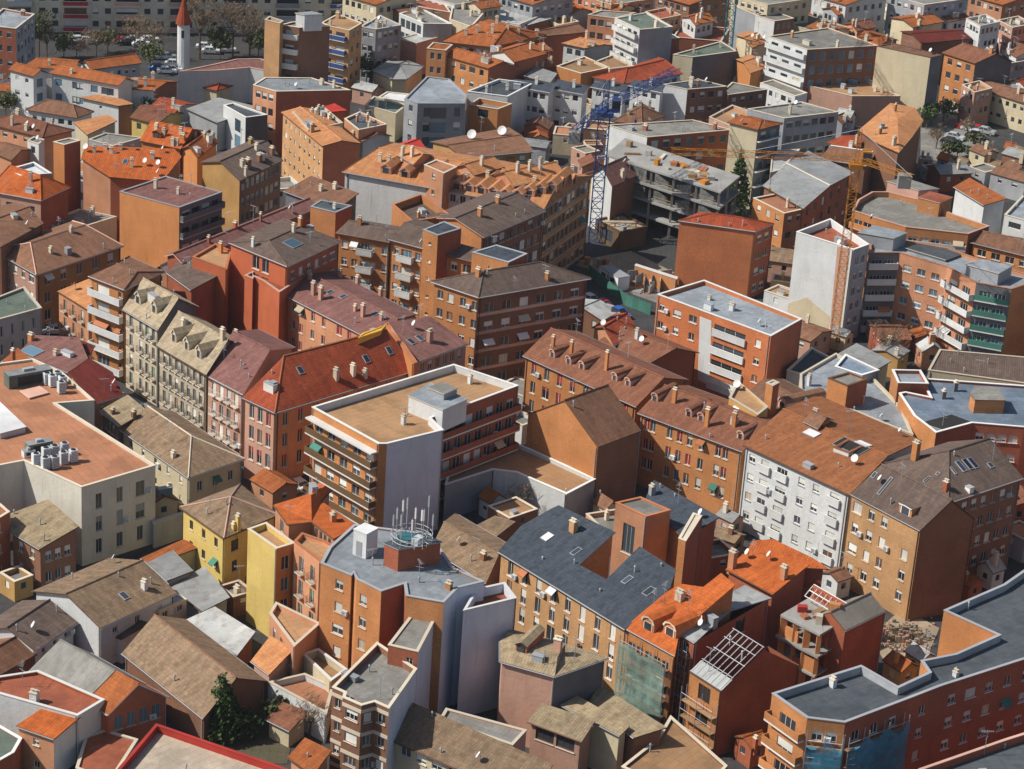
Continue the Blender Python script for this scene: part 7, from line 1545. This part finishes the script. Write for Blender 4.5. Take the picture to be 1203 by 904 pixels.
# ------------------------------------------------------------------ trees
def clump_tree(label, base, h, r, kind, seed, name='tree', n=500, trunk=.3, cone=False, cat='tree', group=None, leaf=.45):
    rd = random.Random(seed); t_ = thing(name, label, cat, base, 0, group)
    b = MB(); th = h * (.12 if cone else .4); rt = .05 + h * .018
    b.bar((0, 0, 0), (.1, 0, th), rt, 'bark', rt * .7, n=6)
    tips = []
    for k in range(7 if not cone else 0):
        a_ = k * math.tau / 7 + rd.uniform(-.3, .3); q = Vector((math.cos(a_) * r * rd.uniform(.35, .75), math.sin(a_) * r * rd.uniform(.35, .75), h * rd.uniform(.6, .92)))
        b.bar((.1, 0, th * .95), q, rt * .5, 'bark', rt * .15, n=5); tips.append(q)
        for _ in range(3):
            e = q + Vector((rd.uniform(-1, 1), rd.uniform(-1, 1), rd.uniform(.1, .9))) * (r * .45); b.bar(q.lerp(Vector((.1, 0, th)), .3), e, rt * .2, 'bark', .02, n=4); tips.append(e)
    if cone: b.bar((0, 0, th), (0, 0, h * .97), rt * .7, 'bark', .03, n=5)
    b.build('trunk', t_)
    b = MB(); cen = []
    for k in range(420 if cone else 60):
        if cone:
            z = 1 - math.sqrt(rd.uniform(.0004, .9)); rr_ = r * (1 - z) ** .85 * rd.uniform(.35, 1.0); a_ = rd.uniform(0, math.tau); cen.append((Vector((math.cos(a_) * rr_, math.sin(a_) * rr_, h * (.04 + .96 * z))), r * .1 + .1))
        else: cen.append((rd.choice(tips) * rd.uniform(.75, 1.02) + Vector((rd.gauss(0, .2), rd.gauss(0, .2), rd.gauss(0, .14))) * r, r * rd.uniform(.2, .36)))
    for k in range(n):
        c_, s_ = rd.choice(cen); p = c_ + Vector((rd.gauss(0, .5), rd.gauss(0, .5), rd.gauss(0, .42))) * s_
        nv = Vector((rd.uniform(-1, 1), rd.uniform(-1, 1), rd.uniform(-.2, 1))).normalized(); x = nv.orthogonal().normalized() * leaf * rd.uniform(.5, 1.1); y = nv.cross(x).normalized() * leaf * rd.uniform(.35, .8)
        if kind == 'bare': x, y = x * 1.5, y * .22
        b.face([p - x, p - y, p + x, p + y], {'bare': 'leaf_brown', 'dark': 'leaf_dark', 'mid': 'leaf_mid'}[kind])
    b.build('crown', t_)
    return t_
tile('d0')
clump_tree('dark green conifer standing in front of the brown tiled barn', at(968, 765, 0), 8.6, 3.1, 'dark', 1, 'conifer_tree', 4200, cone=True, leaf=.26)
clump_tree('smaller dark green bush at the foot of the conifer', at(1060, 770, 0), 3.4, 1.8, 'dark', 2, 'bush', 500, cat='bush', leaf=.3)
tile('d1')
clump_tree('bare brownish shrub behind the little brown tiled shed', at(235, 760, 0), 4.6, 2.2, 'bare', 3, 'bare_tree', 700, leaf=.3)
clump_tree('bare grey shrub left of the little brown tiled shed', at(75, 720, 0), 3.6, 1.6, 'mid', 4, 'bush', 400, cat='bush', leaf=.3)
tile('c2')
clump_tree('leafless grey shrub against the bent white garden wall', at(40, 650, 0), 4.8, 2.2, 'bare', 5, 'bare_tree', 350, leaf=.28)
tile('f2')
clump_tree('leafless grey tree in the yard beside the ridged workshop roof', at(455, 235, 0), 7.5, 2.6, 'bare', 6, 'bare_tree', 700, leaf=.35)
tile('e7')
clump_tree('dark narrow conifer right of the concrete frame', at(1010, 240, 0), 13, 3.2, 'dark', 7, 'conifer_tree', 2600, cone=True, leaf=.36)
tile('g1')
for i, (x, y, h, r, k, lab) in enumerate(((275, 420, 11, 2.6, 'mid', 'pale willowy tree beside the dark brick corner'), (330, 415, 8, 2.0, 'bare', 'thin bare tree right of the willowy one'), (450, 420, 5, 2.4, 'mid', 'round green tree in the car park, left of three'), (540, 420, 5, 2.2, 'bare', 'round brownish tree in the car park, middle of three'), (760, 380, 5, 2.6, 'mid', 'round green tree in the car park, right of three'),
                                          (680, 400, 6, 3.2, 'bare', 'reddish bare tree above the salmon school roof'), (950, 380, 8, 3.4, 'bare', 'wide bare tree left of the red cone tower'), (1080, 420, 8.5, 3.6, 'bare', 'wide bare tree nearest the left side of the red cone tower'), (1060, 500, 6, 2.8, 'mid', 'greenish tree beside the right end of the salmon school roof'), (120, 800, 5, 2.4, 'dark', 'dark tree at the corner of the white house with square windows'), (40, 830, 4.5, 2.4, 'mid', 'bushy tree at the left edge below the white house'), (1080, 880, 5, 2.8, 'dark', 'dark tree in the court of the yellow fronted row'))):
    clump_tree(lab, at(x, y, 0), h, r, k, 20 + i, 'tree' if k != 'bare' else 'bare_tree', 900, leaf=.34)
tile('g2')
for i, (x, y, h, r, k, lab) in enumerate(((205, 420, 15, 3.4, 'bare', 'tall pale bare tree right behind the red cone tower'), (440, 400, 12, 5.0, 'bare', 'largest round bare tree before the long slab'), (560, 400, 11, 4.4, 'bare', 'round bare tree left of the sunlit tan tower'), (350, 420, 6, 2.4, 'mid', 'low green tree behind the bowed church wall'), (1130, 560, 6, 3.2, 'dark', 'dark green tree beside the rusty red roofed shop'), (620, 430, 6, 2.8, 'mid', 'green tree at the foot of the sunlit tan tower'))):
    clump_tree(lab, at(x, y, 0), h, r, k, 40 + i, 'tree' if k != 'bare' else 'bare_tree', 1500, leaf=.4)
tile('g3')
for i, (x, y, h, r, k, lab) in enumerate(((180, 600, 6, 3.0, 'mid', 'tree left of the small green lawn'), (440, 620, 5, 2.0, 'mid', 'green bush at the right end of the small lawn'))):
    clump_tree(lab, at(x, y, 0), h, r, k, 50 + i, 'tree', 400, leaf=.5)
tile('g6')
for i, (x, y, h, r, k, lab) in enumerate(((860, 790, 4, 2.6, 'mid', 'bushy tree before the yellow door of the long brown roofed house'), (640, 850, 4.5, 2.6, 'mid', 'mustard green bush at the top of the plaza, left one'), (760, 850, 4.5, 2.8, 'bare', 'mustard brown bush at the top of the plaza, right one'), (230, 560, 4, 2.2, 'mid', 'planter bush against the vast beige wall'), (520, 900, 5, 2.0, 'dark', 'dark bush in the shade of the slate grey end wall'))):
    clump_tree(lab, at(x, y, 0), h, r, k, 60 + i, 'bush', 350, cat='bush', leaf=.45)
tile('f5')
for i, (x, y, h, r, k, lab) in enumerate(((830, 305, 3.5, 2.0, 'dark', 'dark tree at the lower end of the plaza, left one'), (925, 255, 3.2, 1.8, 'mid', 'dark tree at the right side of the plaza'), (780, 300, 3, 1.5, 'mid', 'small tree at the lower left end of the plaza'), (720, 250, 5, 1.6, 'bare', 'bare young tree on the plaza paving'), (880, 200, 5, 1.6, 'bare', 'bare young tree near the cars of the plaza'))):
    clump_tree(lab, at(x, y, 0), h, r, k, 70 + i, 'tree', 320, leaf=.4)

# ------------------------------------------------------------------ cars
mat('car_white', 'plain', (.70, .71, .72), rough=.25); mat('car_grey', 'plain', (.22, .23, .25), rough=.25); mat('car_red', 'plain', (.45, .03, .03), rough=.25)
mat('car_blue', 'plain', (.03, .12, .42), rough=.25); mat('car_black', 'plain', (.025, .025, .03), rough=.2); mat('car_silver', 'plain', (.45, .47, .49), rough=.25)
CARS = {}
def car_proto(col):
    b = MB(); prof = [(-2.1, .35), (2.1, .35), (2.12, .75), (1.95, .92), (1.05, 1.0), (-1.5, 1.02), (-2.05, .95), (-2.15, .7)]
    for s_ in (1, -1):
        f = [(x, s_ * .86, z) for x, z in prof]; b.face(f if s_ < 0 else f[::-1], col)
    for i in range(len(prof)):
        (x0, z0), (x1, z1) = prof[i], prof[(i + 1) % len(prof)]; b.face([(x0, -.86, z0), (x0, .86, z0), (x1, .86, z1), (x1, -.86, z1)], col)
    body = b.mesh('car_body')
    b = MB(); lo, hi = [(-1.55, 1.0), (1.0, 1.0)], [(-1.15, 1.5), (.35, 1.5)]
    A_ = [(-1.6, -.8, 1.0), (1.05, -.8, 1.0), (1.05, .8, 1.0), (-1.6, .8, 1.0)]; B_ = [(-1.15, -.64, 1.48), (.3, -.64, 1.48), (.3, .64, 1.48), (-1.15, .64, 1.48)]
    for i in range(4): b.face([A_[i], A_[(i + 1) % 4], B_[(i + 1) % 4], B_[i]], 'glass')
    glass = b.mesh('car_windows')
    b = MB(); b.box(-1.2, -.67, 1.47, .35, .67, 1.53, col)
    for x0, x1 in ((-1.58, -1.15), (1.03, .32), (-.35, -.35)):
        for s_ in (-1, 1): b.bar((x0, s_ * .81, 1.0), (x1, s_ * .65, 1.5), .05, col)
    roof = b.mesh('car_roof')
    b = MB(); b.bar((0, -.1, 0), (0, .1, 0), .32, 'rubber', n=12); b.bar((0, -.11, 0), (0, .11, 0), .18, 'steel', n=8); wheel = b.mesh('car_wheel')
    b = MB(); b.box(-.05, -.16, -.08, .04, .16, .08, 'lamp_glass'); hl = b.mesh('headlight')
    return body, glass, roof, wheel, hl
def car(label, p, rz, col, group=None, small=False):
    if col not in CARS: CARS[col] = car_proto(col)
    bo, gl, ro, wh, hl = CARS[col]; t_ = thing('parked_car', label, 'car', (p.x, p.y, p.z + .01), rz, group)
    link('body', bo, t_); link('cabin_glass', gl, t_); link('car_roof', ro, t_)
    for x in (-1.3, 1.35):
        for s_ in (-1, 1): link('wheel', wh, t_, (x, s_ * .78, .32))
    for s_ in (-1, 1): link('headlight', hl, t_, (2.1, s_ * .6, .7))
    return t_
def adir(x0, y0, x1, y1):
    a, b_ = at(x0, y0), at(x1, y1); return math.atan2(b_.y - a.y, b_.x - a.x)
tile('e5'); ang = adir(720, 60, 860, 20)
car('black car at the end of the small car park behind the vivid orange L roof', at(835, 40), ang + 1.57, 'car_black'); car('white car in the middle of the small car park behind the vivid orange L roof', at(765, 62), ang + 1.57, 'car_white'); car('silver car at the left of the small car park behind the vivid orange L roof', at(705, 78), ang + 1.57, 'car_silver')
tile('c1')
car('white car parked in the street left of the curved balconies', at(238, 420), .5, 'car_white')
tile('b2'); ang = adir(390, 530, 620, 640)
car('red car parked along the hoarding of the building site', at(425, 555), ang, 'car_red'); car('blue car parked along the hoarding of the building site', at(495, 590), ang, 'car_blue'); car('white car parked at the start of the building site hoarding', at(365, 530), ang, 'car_white')
tile('b0')
car('white car in the street below the brown hipped corner house', at(225, 655), .2, 'car_white'); car('silver car in the street by the low mauve roofed house', at(255, 668), .2, 'car_silver')
tile('g1')
for i, (x, y, c_) in enumerate(((480, 310, 'car_white'), (520, 305, 'car_white'), (560, 300, 'car_silver'), (620, 310, 'car_white'), (720, 300, 'car_silver'), (830, 300, 'car_red'), (860, 310, 'car_red'), (900, 320, 'car_black'), (1000, 330, 'car_white'), (1150, 420, 'car_white'), (1180, 420, 'car_silver'), (1120, 500, 'car_blue'), (1180, 520, 'car_white'), (960, 300, 'car_silver'), (1060, 300, 'car_white'))):
    car(f'{c_[4:]} car parked before the long slab of flats, {("first", "second", "third", "fourth", "fifth", "sixth", "seventh", "eighth", "ninth", "tenth", "eleventh", "twelfth", "thirteenth", "fourteenth", "last")[i]} of the group', at(x, y), .2 + (i % 3) * .05, c_, 'cars in the car park before the long slab')
tile('g2')
for i, (x, y, c_) in enumerate(((250, 350, 'car_white'), (290, 380, 'car_white'), (340, 370, 'car_silver'), (400, 370, 'car_white'), (20, 510, 'car_white'), (30, 470, 'car_silver'))):
    car(f'{c_[4:]} car parked behind the church, {("nearest the tall bare tree", "in the front row", "under the low green tree", "furthest right", "beside the foot of the cone tower", "just behind the cone tower")[i]}', at(x, y), .1, c_, 'cars behind the church')
tile('f5')
for i, (x, y, c_) in enumerate(((800, 60, 'car_white'), (870, 145, 'car_red'), (905, 155, 'car_white'), (945, 160, 'car_red'), (985, 170, 'car_silver'), (930, 195, 'car_black'), (820, 200, 'car_silver'), (800, 225, 'car_black'))):
    car(f'{c_[4:]} car parked on the grey plaza, {("alone at its top", "first of the back row", "second of the back row", "third of the back row", "last of the back row", "in the middle", "near the left edge", "lowest of all")[i]}', at(x, y), -.5, c_, 'cars parked on the plaza')
tile('f2')
for i, x in enumerate((745, 790, 840, 890, 950, 1000, 1060, 1120)):
    car(f'{"white" if i % 3 else "silver"} car, {("first", "second", "third", "fourth", "fifth", "sixth", "seventh", "last")[i]} from the left in the line before the dusty mauve brown hall', at(x, 320 + i * 3), .2, 'car_white' if i % 3 else 'car_silver', 'cars before the mauve brown hall')

# ------------------------------------------------------------------ building site
tile('e7')
P_ = at(365, 610); a_ = adir(300, 560, 395, 620)
sc_ = thing('site_cabin', 'white and green site cabin inside the building site', 'site cabin', (P_.x, P_.y, 0), a_)
m_box(6.0, 2.4, 2.5, 'dish_white', 'corrugated_pale').build('body', sc_)
b = MB(); b.box(-2.2, -1.23, .9, -1.0, -1.19, 1.9, 'glass'); b.box(.6, -1.23, .9, 1.8, -1.19, 1.9, 'glass'); b.build('window', sc_)
b = MB(); b.box(-.5, -1.23, .05, .3, -1.19, 2.0, 'trim_grey'); b.build('door', sc_)
b = MB(); b.box(-3.05, -1.25, 2.5, 3.05, 1.25, 2.6, 'trim_grey'); b.build('roof_edge', sc_)
pts = [at(x, y) for x, y in ((230, 560), (330, 640), (430, 720), (560, 770))]
ho = thing('hoarding', 'green mesh hoarding along the edge of the building site', 'fence', pts[0])
for i in range(3):
    d = pts[i + 1] - pts[i]; n = 4
    for k in range(n):
        a, c = pts[i].lerp(pts[i + 1], k / n) - pts[0], pts[i].lerp(pts[i + 1], (k + 1) / n) - pts[0]
        b = MB(); nn = Vector((-d.y, d.x, 0)).normalized() * .04
        for s_ in (1, -1):
            q = [a + nn * s_, c + nn * s_, c + nn * s_ + Vector((0, 0, 2.0)), a + nn * s_ + Vector((0, 0, 2.0))]; b.face(q if s_ < 0 else q[::-1], 'awning_green')
        b.build('panel', ho); b = MB(); b.bar(a, a + Vector((0, 0, 2.2)), .06, 'steel'); b.build('post', ho)
rr = random.Random(8); rr.shuffle(combo)
for i in range(20):
    r_ = random.Random(90 + i); tile('e7'); p = at(r_.uniform(440, 740), r_.uniform(585, 660)) if i < 14 else at(r_.uniform(190, 330), r_.uniform(480, 520))
    (w_, d_, h_, sw), (mt_, cw) = combo[i]; b = MB(); b.box(-w_ / 2, -d_ / 2, 0, w_ / 2, d_ / 2, h_ * 1.3, mt_)
    tag(link('pallet_stack', b.mesh('pallet_stack'), None, p, r_.uniform(0, 3)), f'{cw} {sw} on the ground ' + ('inside the building site' if i < 14 else 'beside the shaded street'), 'building materials', 'stacks in the building site')
for i in range(9):
    p = at(470 + i * 28, 600 + (i % 3) * 22); t_ = thing('formwork_frame', f'grey steel formwork frame standing in the building site, {("first", "second", "third", "fourth", "fifth", "sixth", "seventh", "eighth", "last")[i]} from the left', 'formwork', p, .5 + (i % 3) * .5, 'formwork frames in the building site'); b = MB()
    for x in (-1.2, 0, 1.2): b.bar((x, 0, 0), (x, 0, 2.4), .07, 'steel')
    for z in (.1, 1.2, 2.4): b.bar((-1.2, 0, z), (1.2, 0, z), .07, 'steel')
    b.build('bar_frame', t_); b = MB(); b.face([(-1.2, .06, .1), (1.2, .06, .1), (1.2, .06, 2.4), (-1.2, .06, 2.4)], 'trim_grey'); b.build('sheet', t_)
# ------------------------------------------------------------------ ground, streets, plaza
def sheet(name, pts, z, m, h=0, kind='structure', label=None):
    P = [at(x, y, z) for x, y in pts]
    if area2([(p.x, p.y) for p in P]) < 0: P.reverse()
    mb = MB()
    if h: mb.prism([(p.x, p.y) for p in P], z - h, z, m)
    else: mb.face(P, m)
    return struct(name, mb, kind, label)
mb = MB(); mb.face([(-1500, -300, 0), (1500, -300, 0), (1500, 2500, 0), (-1500, 2500, 0)], 'asphalt'); struct('ground', mb)
tile('c0')
sheet('pavement', [(560, 80), (700, 150), (900, 250), (1110, 345), (1090, 375), (880, 285), (680, 185), (530, 100)], .12, 'pavement', .13)
tile('c1')
sheet('pavement', [(90, 490), (240, 440), (330, 520), (210, 590)], .12, 'pavement', .13)
tile('f5')
sheet('plaza', [(640, 120), (760, 60), (1000, 110), (960, 260), (760, 320), (640, 290)], .12, 'pavement', .13)
tile('e7')
sheet('site_yard', [(420, 560), (720, 545), (760, 640), (640, 720), (470, 660)], .09, 'pavement', .08)
sheet('site_earth', [(170, 480), (460, 430), (720, 560), (600, 700), (460, 650), (280, 560)], .06, 'earth', .05)
tile('d3')
sheet('yard', [(480, 330), (620, 200), (780, 290), (720, 430), (540, 430)], .06, 'earth', .05)
tile('d0')
sheet('garden', [(870, 700), (1160, 560), (1300, 620), (1250, 880), (1000, 880)], .06, 'earth_dark', .05)
tile('g3')
sheet('lawn', [(210, 600), (350, 570), (480, 590), (460, 650), (260, 660)], .08, 'grass', .07)
tile('g1')
sheet('car_park', [(250, 250), (1203, 250), (1300, 420), (300, 420)], .06, 'asphalt', .05)
tile('d3')
rd = random.Random(11); mb = MB()
for k in range(170):
    p = at(rd.gauss(620, 70), rd.gauss(330, 40)); s_ = rd.uniform(.05, .2); z = max(0, 1.1 - (p - at(620, 330)).length * .22)
    mb.box(p.x - s_, p.y - s_, .05, p.x + s_, p.y + s_ * .8, z + .08 + s_, rd.choice(('earth', 'earth', 'earth', 'concrete', 'render_pink')), None)
struct('rubble', mb, 'stuff', 'pale rubble and broken blocks in the yard behind the dark roofed block')

# ------------------------------------------------------------------ low backyard buildings in the gaps between the blocks
KEEP = []
def keep(t, pts): tile(t); KEEP.append([at(x, y).to_2d() for x, y in pts])
keep('c0', [(480, 60), (700, 110), (1130, 330), (1203, 480), (1080, 480), (830, 290), (480, 120)])
keep('b0', [(190, 560), (280, 560), (520, 800), (660, 893), (480, 893), (190, 720)])
keep('c1', [(60, 480), (240, 400), (560, 660), (480, 700), (300, 560), (180, 620)])
keep('e7', [(0, 480), (180, 250), (420, 170), (700, 220), (720, 560), (770, 560), (620, 800), (520, 860), (180, 760)])
keep('f5', [(620, 60), (1040, 60), (1040, 280), (760, 330), (620, 340)])
keep('g1', [(150, 200), (1500, 200), (1500, 430), (1203, 560), (1000, 540), (1000, 400), (150, 440)])
keep('g2', [(0, 200), (660, 200), (660, 440), (0, 520)])
keep('d3', [(470, 340), (640, 170), (800, 250), (780, 450), (520, 440)])
keep('d0', [(860, 690), (1160, 540), (1330, 600), (1330, 900), (960, 900)])
keep('g3', [(150, 580), (500, 560), (500, 680), (180, 680)])
def inpoly(p, poly):
    c = False
    for i in range(len(poly)):
        a, b = poly[i - 1], poly[i]
        if (a.y > p.y) != (b.y > p.y) and p.x < (b.x - a.x) * (p.y - a.y) / (b.y - a.y) + a.x: c = not c
    return c
def segdist(p, a, b):
    d = b - a; t = max(0, min(1, (p - a).dot(d) / max(d.dot(d), 1e-9))); return (p - a - d * t).length
def clear(p, polys):
    """distance to the nearest footprint, negative inside"""
    best = 99.0
    for poly, c, r in polys:
        if (p - c).length - r > best: continue
        if inpoly(p, poly): return -1
        for i in range(len(poly)): best = min(best, segdist(p, poly[i - 1], poly[i]))
    return best
def foot(poly):
    c = sum(poly, Vector((0, 0))) / len(poly); return poly, c, max((q - c).length for q in poly)
FEET = [foot(b_.wp) for b_ in BLD] + [foot([p.to_2d() for p in cf])]
def short(l):
    for cut in (' with', ' under', ' in ', ' between', ' behind', ' beside', ',', ' whose', ' ringed', ' of ', ' above', ' below', ' at ', ' cut', ' over', ' against', ' to ', ' and ', ' on ', ' notched', ' carrying', ' peppered', ' rising', ' left', ' right', ' the ', ' squeezed', ' running', ' sloping', ' standing', ' across', ' tucked', ' facing', ' projecting', ' stepping', ' before', ' crowded', ' beyond'):
        k = l.find(cut)
        if k > 8: l = l[:k]
    return l
def backyard():
    bv = BVHTree.FromPolygons(OCC_V, OCC_F); rd = random.Random(4); T[0] = TILES['p']
    pts = [(x + rd.uniform(-4, 4), y + rd.uniform(-4, 4)) for y in range(14, 900, 9) for x in range(8, 1200, 9)]
    rd.shuffle(pts); used = set(LABELS); made = 0
    kinds = (('tile_brown', 'brown tiled'), ('tile_orange', 'orange tiled'), ('tile_redbrown', 'red brown tiled'), ('corrugated_grey', 'grey sheet roofed'), ('tile_old', 'weathered brown roofed'), ('gravel_grey', 'grey flat roofed'), ('terrace_tan', 'tan decked'), ('terrace_terracotta', 'terracotta decked'), ('corrugated_pale', 'pale sheet roofed'))
    for (x, y) in pts:
        g = at(x, y); d = g - CAM; L_ = d.length; d /= L_
        if bv.ray_cast(CAM, d, L_ - .05)[0] is not None: continue
        p = g.to_2d()
        if any(inpoly(p, k) for k in KEEP): continue
        c = clear(p, FEET)
        if c < (1.6 if y > 240 else 1.2): continue
        i = min(range(len(BLD)), key=lambda k: (FEET[k][1] - p).length - FEET[k][2] * .7); nb = BLD[i]
        a_ = nb.ang; ex, ey = Vector((math.cos(a_), math.sin(a_))), Vector((-math.sin(a_), math.cos(a_)))
        w = min(c * 1.25, rd.uniform(5, 10)); dd = min(c * 1.1, rd.uniform(4.5, 8))
        q = [p + ex * sx * w * .5 + ey * sy * dd * .5 for sx, sy in ((-1, -1), (1, -1), (1, 1), (-1, 1))]
        if any(clear(v, FEET) < .15 for v in q): continue
        if any(inpoly(v, k) for k in KEEP for v in q): continue
        if min(w, dd) < (2.6 if y > 240 else 2.0): continue
        rm, word = rd.choice(kinds); z = min(rd.uniform(2.8, 5.0) if y > 240 else rd.uniform(3.0, 6.0), .55 * min(w, dd) + 1.3)
        noun = rd.choice(('outhouse', 'shed', 'annexe', 'low house')) if z < 4.6 else rd.choice(('low house', 'back house', 'annexe'))
        od = sorted(range(len(BLD)), key=lambda k: (FEET[k][1] - p).length - FEET[k][2] * .7)
        lab = f'{word} {noun} beside the {short(nb.label)}'
        if lab in used or len(lab.split()) > 16:
            for k in od[1:5]:
                lab = f'{word} {noun} between the {short(nb.label)} and the {short(BLD[k].label)}'
                if len(lab.split()) > 16: lab = f'{word} {noun} near the {short(BLD[k].label)}'
                if lab not in used and len(lab.split()) <= 16: break
        if lab in used or len(lab.split()) > 16: continue
        used.add(lab)
        sc_ = [project(Vector((v.x, v.y, z))) for v in q]
        flat = rm in ('gravel_grey', 'terrace_tan', 'terrace_terracotta')
        wm = rd.choice(('render_cream', 'render_white', 'brick_brown', 'brick_red', 'render_pink', 'render_salmon', 'render_grey', 'render_mustard'))
        B(noun.replace(' ', '_'), lab, sc_, z, roof='flat' if flat else 'gable', rise=rd.uniform(.6, 1.3), ridge=rd.choice(('LF', 'FR')), ph=rd.choice((.2, .6)), wm=wm, rm=rm, eave=.2,
          W={k: dict(every=2.6, w=.9, h=1.0, top=.5) for k in range(4)}, cat='house' if 'house' in noun and noun != 'outhouse' else ('shed' if noun == 'shed' else noun), far=True, clut=rd.choice((0, 1, 1, 2)), group='low buildings in the back yards')
        FEET.append(foot([Vector(v) for v in q])); made += 1
        if made > 150: break
    print('backyard buildings', made)
NB0 = len(BLD)
_far = BLD[:]
backyard()

# ------------------------------------------------------------------ air
HAZE = .00006
hz = bpy.data.materials.new('haze'); hz.use_nodes = True; t = hz.node_tree; t.nodes.remove(t.nodes['Principled BSDF'])
pv = t.nodes.new('ShaderNodeVolumePrincipled'); pv.inputs['Density'].default_value = HAZE; pv.inputs['Color'].default_value = (.78, .86, .95, 1); pv.inputs['Anisotropy'].default_value = .1
t.links.new(pv.outputs[0], t.nodes['Material Output'].inputs['Volume']); MATS['haze'] = hz
mb = MB(); mb.box(-1600, -400, -1, 1600, 2600, 156, 'haze'); struct('haze', mb, 'stuff', 'thin pale haze over the town')
place_pending()
dup_ = [k for k, v in LABELS.items() if len(v) > 1 and not all(bpy.data.objects[n].get('group') for n in v)]
if dup_: print('DUPLICATE LABELS', dup_[:20])
print('LONG', [k for k in LABELS if len(k.split()) > 16])
